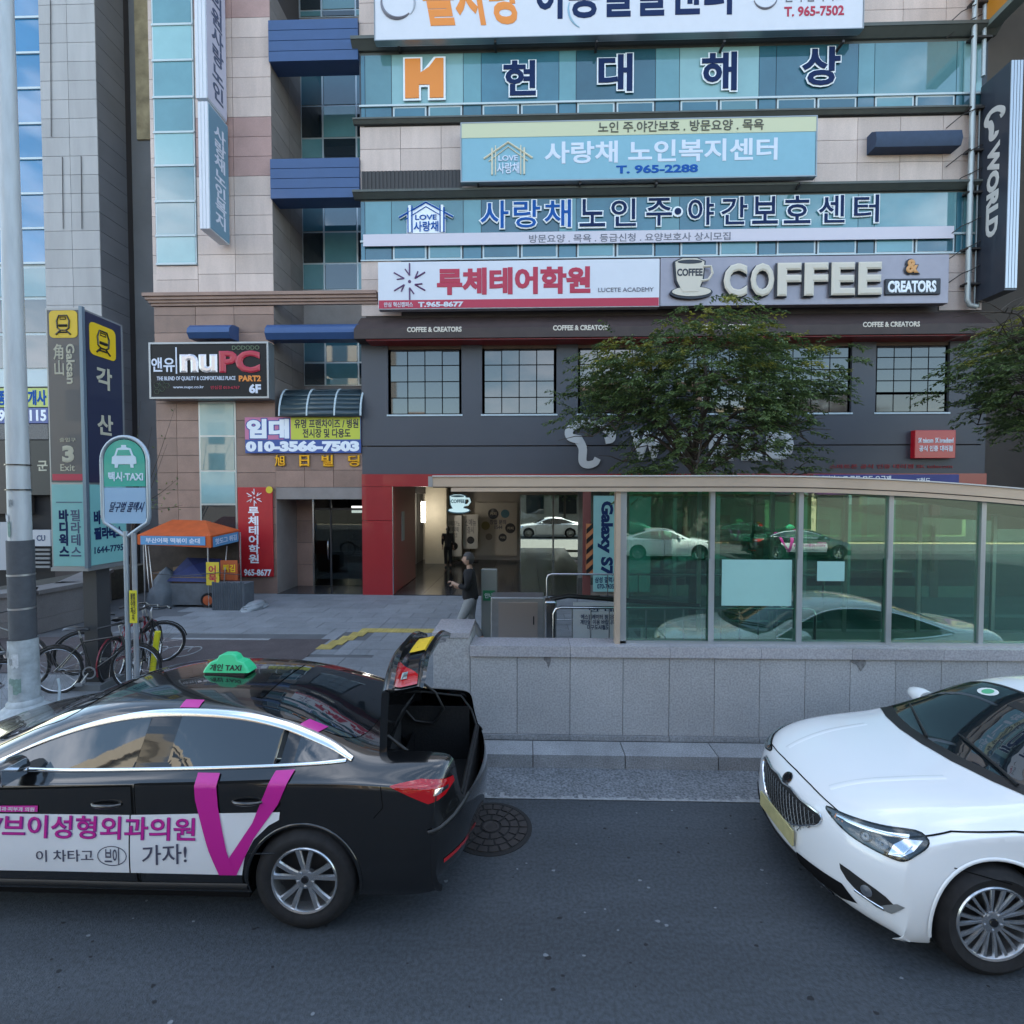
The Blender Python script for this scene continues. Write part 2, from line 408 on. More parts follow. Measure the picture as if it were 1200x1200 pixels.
def make_wheel(parent, cx, cy, cz, R, rim_r, wdt, sg, style, M):
    """tyre with a rim child; sg = -1 faces -y"""
    A = (0, sg, 0); O = (cx, cy, cz); h = wdt
    t = MB().lathe([(rim_r-.01, -h*.8), (R-.05, -h*.98), (R-.012, -h*.85), (R, -h*.6), (R, -.06), (R-.012, -.022), (R-.05, -.003), ((R+rim_r)/2, .004), (rim_r+.018, -.004), (rim_r, -.012), (rim_r, -.03)], O, A, 48)
    for k in range(3):
        pass
    w = t.obj('wheel', M['tyre'], parent, smooth=50)
    r = MB()
    r.lathe([(rim_r+.001, -.014), (rim_r-.006, -.004), (rim_r-.018, -.008), (rim_r-.026, -.03), (rim_r-.03, -.12)], O, A, 48)
    u, v = Vector((1, 0, 0)), Vector((0, 0, 1)); N = Vector(A)
    def spoke(a, w0, w1, da=0, r0=.055, r1=None, z0=-.03, z1=-.014, th=.012):
        r1 = r1 or rim_r-.012
        d0 = u*cos(a)+v*sin(a); d1 = u*cos(a+da)+v*sin(a+da); q0 = u*-sin(a)+v*cos(a); q1 = u*-sin(a+da)+v*cos(a+da)
        c = Vector(O); pts = []
        for d, q, rr, ww, zz in ((d0, q0, r0, w0, z0), ((d0+d1).normalized(), (q0+q1).normalized(), (r0+r1)/2, (w0+w1)/2, (z0+z1)/2+.004), (d1, q1, r1, w1, z1)):
            b = c+d*rr+N*zz; pts += [b-q*ww-N*th, b-q*ww*.7, b+q*ww*.7, b+q*ww-N*th]
        fs = []
        for i in (0, 4):
            for j in range(3): fs.append((i+j, i+j+1, i+j+5, i+j+4))
        fs += [(0, 1, 2, 3), (8, 9, 10, 11)]
        r.add(pts, fs)
    if style == 5:
        for k in range(5):
            a = pi/2+2*pi*k/5
            for s_ in (-1, 1): spoke(a+s_*.17, .016, .021, s_*.06, .04)
    else:
        for k in range(10):
            a = 2*pi*k/10+.1
            for s_ in (-1, 1): spoke(a+s_*.09, .008, .014, s_*.06, .05)
    r.lathe([(.07, -.05), (.066, -.026), (.05, -.022), (0, -.022)], O, A, 20)
    for k in range(5):
        a = pi/2+pi/5+2*pi*k/5; c = Vector(O)+(u*cos(a)+v*sin(a))*.052+N*-.024
        r.lathe([(.009, 0), (.009, .006), (0, .006)], c, A, 6)
    r.obj('rim', M['alloy'], w, smooth=35)
    MB().lathe([(rim_r-.02, -.09), (.03, -.075), (0, -.075)], O, A, 32).obj('brake_disc', M['disc'], w)
    c = MB().lathe([(.026, -.02), (.024, -.015), (0, -.014)], O, A, 16).obj('centre_cap', M['black_gloss'], w)
    return w
def tub(parent, name, m, pts):      # dark inner box of the wheel housings
    mb = MB()
    for p in pts: mb.box(*p)
    return mb.obj(name, m, parent)

def car_common(root, st, spec, M, cuts=()):
    sh = car_shell(st); skin = Skin(sh)
    bm = bmesh.new(); bm.from_mesh(sh)
    for cx, R in spec['arches']: cut_arch(bm, cx, spec['cz'], R)
    for c in cuts: cut_box(bm, *c)
    me = bpy.data.meshes.new('body'); bm.to_mesh(me); bm.free(); me.materials.clear(); me.materials.append(M['paint'])
    me.polygons.foreach_set('use_smooth', [True]*len(me.polygons))
    body = link(bpy.data.objects.new('body', me), root)
    w = spec['hw']
    mb = MB(); L = spec['L']; xr, xf = spec['arches'][0][0], spec['arches'][1][0]; R = spec['arches'][0][1]+.03
    mb.box(.4, xr-R, -w*.72, w*.72, .19, .24); mb.box(xr+R, xf-R, -w*.9, w*.9, .17, .24); mb.box(xf+R, L-.45, -w*.62, w*.62, .2, .26)
    mb.box(.45, L-.6, -w*.62, w*.62, .2, .5)
    for x in (xr-R, xr+R, xf-R, xf+R): mb.box(x-.008, x+.008, -w*.86, w*.86, .22, .68)
    for x in (xr, xf):
        for sg in (-1, 1):
            ring = [(x+cos(t)*R, spec['cz']+sin(t)*R) for t in [-.1+(pi+.2)*i/18 for i in range(19)]]
            k = len(mb.v)
            for a, b in ring: mb.v += [(a, sg*w*.62, b), (a, sg*w*.95, b)]
            for i in range(18): mb.f.append((k+2*i, k+2*i+1, k+2*i+3, k+2*i+2)); mb.mi.append(0)
    mb.obj('underbody', M['under'], body)
    for cx, in ((xr,), (xf,)):
        for sg in (-1, 1): make_wheel(root, cx, sg*spec['track'], spec['R'], spec['R'], spec['rim'], .21, sg, spec['style'], M)
    for cx, RR in spec['arches']:      # arch lips
        for sg in (-1, 1):
            path = [(cx+cos(a)*(RR+.004), unlift(spec['cz']+sin(a)*(RR+.004))) for a in [-.2+(pi+.4)*i/30 for i in range(31)]]
            ribbon(path, .022, skin.fn('side', sg), .003, 'arch_lip', M['paint'], body, raise_=.006)
    return body, skin
def door(root, skin, poly, m, sg, M, handle=None):
    fn = skin.fn('side', sg)
    d = drape(inset(poly, .005), fn, .0045, 'door', m, root, .05)
    ribbon([*poly, poly[0]], .011, fn, .0022, 'door_seam', M['seam'], d)
    if handle:
        x, z = handle; pts = []
        for i in range(9):
            t = i/8; p = skin.side(x-.10+.20*t, z, .008+.034*sin(pi*t)**.5, sg); pts.append(p)
        MB().tube(pts, [.010+.004*sin(pi*i/8) for i in range(9)], 8).obj('handle', m, d, smooth=60)
    return d
def car_mats():
    M = dict(tyre=mat('tyre_rubber', (.018, .018, .02), .75, var=.25, scale=20, spec=.3), alloy=mat('alloy_rim', (.58, .59, .61), .24, .9, var=.06, scale=30),
             disc=mat('brake_disc_dark', (.03, .03, .032), .5, .6), under=mat('underbody_black', (.008, .008, .009), .9, spec=.1),
             seam=mat('seam_black', (.004, .004, .004), .8, spec=.1), chrome=mat('chrome_trim', (.80, .82, .85), .16, 1), black_gloss=mat('gloss_black', (.006, .006, .007), .08, coat=.6),
             glass=mat('car_glass_dark', (.010, .014, .018), .015, spec=.9, coat=.7), red=mat('lamp_red', (.42, .004, .008), .08, coat=1), lampin=mat('lamp_chrome', (.7, .72, .75), .1, 1),
             lens=clear_glass('lamp_lens', (.92, .95, .97)), plastic=mat('trim_black_plastic', (.012, .012, .013), .5), amber=mat('lamp_amber', (.55, .16, .02), .15, coat=1),
             plate_y=mat('plate_yellow', (.80, .52, .03), .45, var=.1, scale=20), ink=mat('plate_ink', (.012, .012, .015), .6))
    return M
BASE = car_mats()

def build_taxi():
    LIFT[0] = lambda z: z+(.038+.02*z if z < 1.02 else .0584*max(0, (1.45-z)/.43))
    M = dict(BASE); M['paint'] = mat('paint_black', (.0055, .0058, .0065), .18, spec=.5, coat=1, var=.05)
    T = thing('taxi', 'black taxi sedan with open boot lid and white and pink advert on its doors', 'taxi', local=True)
    B = lambda x, zt, w, **k: dict(x=x, zt=zt, w=w, **k)
    st = [B(.02, .275, .855, zs=.25, bow=.34), B(-.02, .30, .865, zs=.25, bow=.345), B(-.05, .38, .875, zs=.25, bow=.35, zb=.35), B(-.07, .50, .88, zs=.245, bow=.36, zb=.47), B(-.07, .64, .885, bow=.36, zb=.60), B(-.02, .76, .88, bow=.34, zb=.70),
          B(.03, .90, .875, bow=.30, zb=.80), B(.06, 1.03, .87, bow=.26, zb=.88, wb=.80, f=(.70, 1.015)), B(.20, 1.06, .905, bow=.16, zb=.90, wb=.83, f=(.72, 1.03)), B(.45, 1.075, .925, bow=.04, zb=.925, wb=.865, f=(.70, 1.04)),
          B(.78, 1.095, .932, zb=.95, wb=.88, f=(.70, 1.06)), B(1.0, 1.18, .932, zb=.955, wb=.885, f=(.66, 1.13), g=(.5, 1.165)), B(1.35, 1.34, .93, zb=.95, wb=.888, f=(.605, 1.265), g=(.44, 1.32)), B(1.72, 1.44, .928, zb=.94, wb=.888, f=(.595, 1.36), g=(.42, 1.42)),
          B(2.2, 1.478, .928, zb=.93, wb=.885, f=(.60, 1.395), g=(.40, 1.462)), B(2.6, 1.468, .928, zb=.92, wb=.885, f=(.605, 1.38), g=(.40, 1.45)), B(2.95, 1.41, .928, zb=.91, wb=.885, f=(.62, 1.32), g=(.42, 1.392)), B(3.3, 1.25, .93, zb=.90, wb=.885, f=(.67, 1.17), g=(.46, 1.235)),
          B(3.62, 1.07, .932, zb=.885, wb=.88, f=(.73, .995), g=(.5, 1.055)), B(3.82, .995, .932, zb=.875, wb=.87, f=(.77, .94), g=(.55, .985)), B(4.2, .93, .928, bow=-.03, zb=.83, wb=.85, f=(.72, .90)), B(4.5, .85, .915, bow=-.16, zb=.76, wb=.83, f=(.68, .83)),
          B(4.70, .76, .90, bow=-.30, zb=.68, wb=.84), B(4.82, .64, .89, bow=-.38, zb=.58), B(4.85, .48, .88, bow=-.38, zb=.45), B(4.83, .34, .86, bow=-.36, zs=.2, zb=.31), B(4.74, .22, .80, bow=-.32, zs=.2)]
    spec = dict(L=4.85, hw=.93, cz=.352, R=.352, rim=.232, track=.922, style=5, arches=((1.135, .388), (3.94, .388)))
    body, sk = car_common(T, st, spec, M, cuts=((-.2, .66, .60, .76),))
    side = sk.fn('side', 1)
    # flanks: doors, windows, chrome frame
    for sg in (-1, 1):
        fn = sk.fn('side', sg)
        fd = [(2.28, .25), (3.36, .27), (3.42, .55), (3.36, .88), (2.9, .897), (2.34, .918), (2.30, .6)]
        ar = [(1.135+cos(a)*.42, .335+sin(a)*.45) for a in [.05+.62*i/6 for i in range(7)]]
        rd = [(2.26, .25), (2.28, .6), (2.32, .925), (1.9, .938), (1.36, .958), (1.30, .82), *[p for p in ar[::-1]], (1.55, .25)]
        door(T, sk, fd, M['paint'], sg, M, handle=(2.50, .80)); door(T, sk, rd, M['paint'], sg, M, handle=(1.52, .835))
        top = [tuple(p) for p in crom([(.86, 1.045), (1.10, 1.15), (1.40, 1.255), (1.72, 1.325), (2.10, 1.352), (2.45, 1.335), (2.80, 1.262), (3.10, 1.152), (3.35, 1.03), (3.47, .965)], 6)]
        bot = [tuple(p) for p in crom([(3.47, .975), (2.9, .98), (2.3, .995), (1.7, 1.013), (1.2, 1.03), (.90, 1.042)], 6)]
        def band(x0, x1, inset_=.0):
            up = [p for p in top if x0 <= p[0] <= x1]; lo = [p for p in bot if x0 <= p[0] <= x1]
            f = lambda arr, x: next((arr[i][1]+(arr[i+1][1]-arr[i][1])*(x-arr[i][0])/(arr[i+1][0]-arr[i][0]) for i in range(len(arr)-1) if min(arr[i][0], arr[i+1][0]) <= x <= max(arr[i][0], arr[i+1][0])), arr[-1][1])
            return [(x0, f(top, x0)), *up, (x1, f(top, x1)), (x1, f(bot, x1)), *lo, (x0, f(bot, x0))]
        drape([*top, *bot], fn, .003, 'pillar_trim', M['black_gloss'], body, .05)
        for a, b in ((.95, 1.27), (1.34, 2.16), (2.36, 3.40)):
            pw = inset(band(a, b), .012); drape(pw, fitted(fn, pw), .0, 'window', M['glass'], T, .06)
        ribbon([*top], lambda t: .018+.034*sin(pi*min(1, t*1.15+.02))**.6, fn, .006, 'window_chrome', M['chrome'], body, raise_=.009)
        ribbon([*bot], .02, fn, .006, 'window_chrome', M['chrome'], body, raise_=.006)
        ribbon([(1.33, .50), (2.2, .47), (3.4, .46)], .010, fn, .001, 'door_crease', M['paint'], body, raise_=.004)
        ribbon([(1.52, .262), (2.3, .255), (3.4, .262)], .05, fn, .006, 'sill_trim', M['plastic'], body, raise_=.012)
        # side mirror
        mr = MB(); c = sk.side(3.17, .965, .0, sg)
        mr.tube([c+Vector((0, -sg*.02, 0)), c+Vector((0, sg*.05, .03))], .03, 8)
        prof = [(0, .0), (.045, .01), (.07, .05), (.075, .10), (.06, .15), (.03, .185), (0, .195)]
        bmv = []
        for i in range(9):
            t = i/8; yy = .02+.21*t; s_ = (.55+.45*sin(pi*min(1, .25+t*.75)))*(1 if t < .9 else .8)
            for k in range(14):
                a = 2*pi*k/14; bmv.append((c.x+.0+cos(a)*.085*s_+.02*t, c.y+sg*yy, c.z+.07+sin(a)*.075*s_))
        mr.add(bmv, [(i*14+k, i*14+(k+1) % 14, (i+1)*14+(k+1) % 14, (i+1)*14+k) for i in range(8) for k in range(14)]+[tuple(range(14)), tuple(8*14+k for k in range(14))])
        mm = mr.obj('mirror', M['paint'], T, smooth=60)
        MB().obox((c.x-.07, c.y+sg*.13, c.z+.07), (.004, 0, 0), (0, .085, 0), (0, 0, .055)).obj('mirror_glass', M['lampin'], mm)
        # tail lamps on the body
        if True:
            lp = [(.30, .80), (.20, .82), (.15, .86), (.16, .90), (.22, .925), (.36, .943), (.56, .93), (.44, .870)]
            q = drape(lp, fn, .006, 'tail_lamp', M['red'], T, .03)
            drape([(.27, .845), (.185, .85), (.185, .872), (.26, .88)], fn, .009, 'lamp_chrome_strip', M['lampin'], q, .03)
            ribbon([(.52, .923), (.36, .905), (.22, .90)], .008, fn, .009, 'lamp_line', M['red'], q)
        ribbon([(.30, .62), (.14, .66), (.06, .70)], .03, fn, .004, 'bumper_vent', M['plastic'], body, raise_=.01)
        ribbon([(.20, .40), (.08, .40), (.02, .41)], .03, fn, .004, 'reflector', M['red'], body)
        ribbon([(.62, .93), (.60, .80), (.66, .735)], .006, fn, .002, 'bumper_seam', M['seam'], body)
        ribbon([(3.93, .86), (3.6, .865), (3.42, .88)], .006, fn, .0035, 'bonnet_seam', M['seam'], body)
    # windscreens
    tf = sk.fn('top')
    ws = [(3.70, -.62), (3.78, -.3), (3.80, 0), (3.78, .3), (3.70, .62), (3.30, .60), (3.02, .54), (2.99, 0), (3.02, -.54), (3.30, -.60)]
    drape([tuple(p) for p in crom(ws, 4, True)], tf, .004, 'windscreen', M['glass'], T, .07)
    rw = [(.88, -.52), (.82, 0), (.88, .52), (1.25, .56), (1.62, .50), (1.66, 0), (1.62, -.50), (1.25, -.56)]
    drape([tuple(p) for p in crom(rw, 5, True)], tf, .004, 'rear_window', M['glass'], T, .06)
    ribbon([(1.70, -.40), (1.70, .40)], .05, tf, .006, 'rear_brake_strip', M['black_gloss'], body)
    ribbon([(3.86, -.70), (3.95, 0), (3.86, .70)], .008, tf, .0035, 'bonnet_seam', M['seam'], body)
    for y in (-.52, .52): ribbon([(3.9, y), (4.4, y*.9), (4.62, y*.86)], .006, tf, .0035, 'bonnet_seam', M['seam'], body)
    # white lettering strip along the rear roof edge
    wl = mat('decal_white', (.75, .75, .73), .5)
    # boot: dark cavity, lid, hinge arms, seal
    mb = MB(); x0, x1, yh, z0, z1 = .10, .66, .60, .42, .985
    mb.box(x0, x1+.2, -yh, yh, z0-.02, z0); mb.box(x1+.18, x1+.2, -yh, yh, z0, 1.04); mb.box(x0+.08, x1+.2, -yh-.02, -yh, z0, .93); mb.box(x0+.08, x1+.2, yh, yh+.02, z0, .93); mb.box(x0-.02, x0, -yh, yh, z0, .76)
    mb.obj('boot_lining', mat('boot_carpet', (.012, .012, .013), .95, var=.3, scale=40, bump=.4), T)
    MB().tube([(.11, -.56, .77), (.11, .56, .77), (.16, .615, .90), (.26, .62, 1.03), (.64, .62, 1.07), (.70, .5, 1.075), (.70, -.5, 1.075), (.64, -.62, 1.07), (.26, -.62, 1.03), (.16, -.615, .90)], .013, 8, closed=True).obj('boot_seal', M['plastic'], T, smooth=60)
    L = bpy.data.objects.new('boot_lid', None); lid = None
    H = Vector((.72, 0, 1.08)); ang = radians(90)
    def rot(p): d = Vector(p)-H; return H+Vector((d.x*cos(ang)+d.z*sin(ang), d.y, -d.x*sin(ang)+d.z*cos(ang)))
    # closed lid profile (x, z) from hinge to lower edge, lofted over y
    prof = [(.70, 1.085), (.56, 1.083), (.42, 1.078), (.28, 1.072), (.16, 1.066), (.10, 1.06), (.085, 1.03), (.10, .99), (.105, .93), (.09, .86), (.075, .80), (.09, .765)]
    def on_lid(t, y, e=.006):     # t: 0..11 profile coordinate
        i = min(int(t), 10); f = t-i; a = Vector((prof[i][0], 0, prof[i][1])); b = Vector((prof[i+1][0], 0, prof[i+1][1])); p = a.lerp(b, f)
        q = (abs(y)/.66)**2.6; d = (b-a).normalized(); nrm = Vector((d.z, 0, -d.x)); nrm = -nrm if nrm.x > .2 or nrm.z < -.2 else nrm
        return rot((p.x+.14*q+nrm.x*e, y, p.z-.035*q+nrm.z*e))
    hw_ = lambda t: .66-.02*max(0, min(1, (t-6)/2))
    ny, nt_ = 14, 30; mb = MB(); n1 = ny+1
    for e in (0, -.05):
        mb.v += [tuple(on_lid(11*i/nt_*.9999, (-1+2*k/ny)*(hw_(11*i/nt_)-(.0 if e == 0 else .03)), e)) for i in range(nt_+1) for k in range(n1)]
    for o_ in (0, (nt_+1)*n1):
        mb.f += [(o_+i*n1+k, o_+i*n1+k+1, o_+(i+1)*n1+k+1, o_+(i+1)*n1+k) for i in range(nt_) for k in range(ny)]
    S_ = (nt_+1)*n1; loop = [k for k in range(n1)]+[i*n1+ny for i in range(1, nt_+1)]+[nt_*n1+k for k in range(ny-1, -1, -1)]+[i*n1 for i in range(nt_-1, 0, -1)]
    mb.f += [(loop[i], loop[(i+1) % len(loop)], loop[(i+1) % len(loop)]+S_, loop[i]+S_) for i in range(len(loop))]
    mb.mi = [0]*len(mb.f)
    lid = mb.obj('boot_lid', M['paint'], T, smooth=50)
    def lid_patch(name, m, t0, t1, y0, y1, e, par, nt=4, ny_=6):
        v = [on_lid(t0+(t1-t0)*i/nt, y0+(y1-y0)*k/ny_, e) for i in range(nt+1) for k in range(ny_+1)]
        return MB().add(v, [(i*(ny_+1)+k, i*(ny_+1)+k+1, (i+1)*(ny_+1)+k+1, (i+1)*(ny_+1)+k) for i in range(nt) for k in range(ny_)]).obj(name, m, par, smooth=60)
    pl = lid_patch('number_plate', M['plate_y'], 7.9, 10.5, -.20, .20, .012, lid)
    a, b, c = on_lid(10.0, -.14, .014), on_lid(10.0, .14, .014), on_lid(8.6, -.14, .014)
    letters(pl, '대구 32바', b, (a-b), (on_lid(8.6, .14, .014)-b), M['ink'], depth=.001, bold=.0)
    for s_ in (-1, 1):
        v = []
        for i in range(7):
            f = i/6; a_, b_ = (.63, .34+.16*f) if f < 1 else (.63, .52)
            v += [on_lid(7.0+2.9*f, s_*(a_+(b_-a_)*k/5*(1-.25*f)), .010) for k in range(6)]
        q = MB().add(v, [(i*6+k, i*6+k+1, (i+1)*6+k+1, (i+1)*6+k) for i in range(6) for k in range(5)]).obj('lid_lamp', M['red'], lid, smooth=60)
        lid_patch('lamp_reverse', M['lampin'], 7.9, 8.6, s_*.50, s_*.57, .016, q)
    e_ = on_lid(6.6, 0, .012); MB().lathe([(.032, 0), (.030, .006), (0, .007)], e_, on_lid(6.6, 0, .03)-e_, 16).obj('lid_badge', M['chrome'], lid)
    lt = MB(); i0 = lambda t, y, e: on_lid(t, y, e)
    lt.tube([on_lid(10.7, -.60, -.01), on_lid(10.9, -.3, .0), on_lid(10.9, .3, .0), on_lid(10.7, .60, -.01)], .016, 8); lt.obj('lid_latch_rail', M['alloy'], lid, smooth=60)
    for s_ in (-1, 1):
        MB().tube([(.80, s_*.56, .92), (.70, s_*.57, .80), (.52, s_*.575, .78), (.42, s_*.575, .92), (.50, s_*.57, 1.08), (.66, s_*.565, 1.20)], .013, 8).obj('lid_hinge_arm', M['plastic'], lid, smooth=60)
    # inner lining of the lid with its round emblem
    q0, q1 = on_lid(2.2, .2, -.055), on_lid(2.2, .2, -.07)
    MB().lathe([(.05, 0), (.048, .006), (.03, .008), (0, .008)], q0, q1-q0, 20).obj('lid_emblem', M['lampin'], lid, smooth=60)
    # roof sign
    g = mat('roof_sign_green', (.03, .42, .20), .35, emit=.06); dk = mat('sign_ink_black', (.01, .012, .012), .6)
    X, Z0 = 2.16, sk.top(2.16, 0, 0).z
    prof2 = [(-.20, 0), (.20, 0), (.185, .035), (.145, .085), (.09, .10), (.075, .135), (.04, .152), (-.04, .152), (-.075, .135), (-.09, .10), (-.145, .085), (-.185, .035)]
    # the sign stands across the roof, its long faces look fore and aft and it shows its flank to the street
    rs = MB().prism([(p[0], p[1]) for p in prof2], (X-.045, 0, Z0+.015), (0, 1, 0), (0, 0, 1), (1, 0, 0), .09)
    # shown turned: the lettering is on both long faces
    return T, sk, side, g, dk, prof2, X, Z0, M, wl
def finish_taxi():
    T, sk, side, g, dk, prof2, X, Z0, M, wl = build_taxi()
    # roof sign long along the car as seen from the street
    pr = [Vector((p[0], p[1])) for p in prof2]
    vs = []; N_ = len(pr)
    for sg, sc in ((-1, .92), (-1, 1), (1, 1), (1, .92)):
        d = .062 if sc == 1 else .075
        for p in pr: vs.append((X+p.x*sc, sg*d*(1-.45*p.y/.152)+0, Z0+.012+p.y*(.97 if sc < 1 else 1)))
    fs = [tuple(range(N_)), tuple(range(3*N_, 4*N_))]+[(a*N_+i, a*N_+(i+1) % N_, (a+1)*N_+(i+1) % N_, (a+1)*N_+i) for a in range(3) for i in range(N_)]
    s = MB().add(vs, fs).obj('roof_sign', g, T); bevel(s, .008, 3)
    MB().box(X-.17, X+.17, -.085, .085, Z0-.01, Z0+.014).obj('roof_sign_foot', M['plastic'], s)
    for sg in (-1, 1):
        O = Vector((X+.135, .077, Z0+.03)) if sg > 0 else Vector((X-.135, -.077, Z0+.03))
        letters(s, '개인 TAXI', O, (-.27 if sg > 0 else .27, 0, 0), (0, -.018 if sg > 0 else .018, .055), dk, bold=.03, depth=.003)
    # advert on the near doors: white sheet, pink lettering, pink V
    wh = mat('advert_white', (.70, .71, .74), .45, coat=.3, var=.03); pk = mat('advert_magenta', (.50, .012, .26), .4, coat=.4); pu = mat('advert_purple', (.20, .02, .22), .5); gy = mat('advert_pen_grey', (.06, .06, .10), .6)
    pk2 = mat('advert_pink_box', (.55, .03, .30), .4)
    def adv(poly, m, e, n): return drape(poly, side, e+(.003 if n == 'advert_stroke' else 0), n, m, T, .018 if n == 'advert_stroke' else .04)
    zt = lambda x: .795+.012*(1.4-x); 
    adv([(2.335, .350), (2.335, .735), (3.40, .728), (3.42, .55), (3.37, .350)], wh, .0075, 'door_advert')
    adv([(2.325, .350), (2.325, .735), (1.295, .772), (1.30, .722), (1.37, .685), (1.47, .59), (1.53, .48), (1.555, .350)], wh, .0075, 'door_advert')
    V1 = [(1.99, .945), (1.84, .955), (1.70, .45), (1.53, .355), (1.74, .345), (1.815, .40)]
    adv([(1.90, .985), (1.745, .985), (1.72, .80), (1.655, .52), (1.60, .352), (1.71, .352), (1.78, .52), (1.88, .84)], pk, .0105, 'advert_stroke')
    adv([(1.36, 1.0), (1.23, 1.005), (1.31, .82), (1.47, .60), (1.59, .352), (1.70, .352), (1.645, .46), (1.48, .70)], pk, .0095, 'advert_stroke')
    for a in ((1.26, 1.18, 1.13, 1.245), (1.92, 1.405, 1.80, 1.46)): pass
    tp = side
    obq = oblique(sk, (0, 0, 0), (1, 0, 0), (0, -.6, .8), (0, -.8, -.6))
    drape([(1.20, .57), (1.34, .62), (1.26, .72), (1.11, .67)], obq, .008, 'advert_stroke', pk, T, .04)
    drape([(2.20, .765), (2.06, .765), (2.06, .83), (2.20, .83)], obq, .008, 'advert_stroke', pk, T, .04)
    def side_text(s, x0, x1, z0, z1, m, bold, e=.0095, name='lettering', sl=0):
        vs, fs, b = text_mesh(s, bold, .03); mb = MB(); zmin = min(v.z for v in vs); keep = []
        pts = []
        for v in vs:
            u = (v.x-b[0])/(b[1]-b[0]); w = (v.y-b[2])/(b[3]-b[2]); x = x0+(x1-x0)*u; z = z0+(z1-z0)*w+sl*u
            pts.append(side(x, z, e+(.002 if v.z > zmin+.001 else 0)))
        return MB().add(pts, fs).obj(name, m, T)
    side_text('V브이성형외과의원', 3.34, 1.87, .575, .725, pu, .028)
    side_text('V브이성형외과의원', 3.342, 1.872, .578, .728, pk, .006, e=.0105)
    side_text('이 차타고', 2.98, 2.58, .415, .495, gy, .004, sl=.012); side_text('브이', 2.50, 2.40, .41, .52, gy, .012); side_text('가자!', 2.24, 1.93, .405, .54, gy, .008, sl=.02)
    ribbon([(2.45+cos(2*pi*i/24)*.10, .465+sin(2*pi*i/24)*.065) for i in range(25)], .006, side, .0095, 'pen_ring', gy, T)
    adv([(3.36, .738), (2.98, .745), (2.98, .785), (3.36, .778)], pk2, .0095, 'advert_box')
    side_text('성형외과·피부과 의원', 3.34, 3.0, .748, .775, wh, .02, e=.011)
    return T

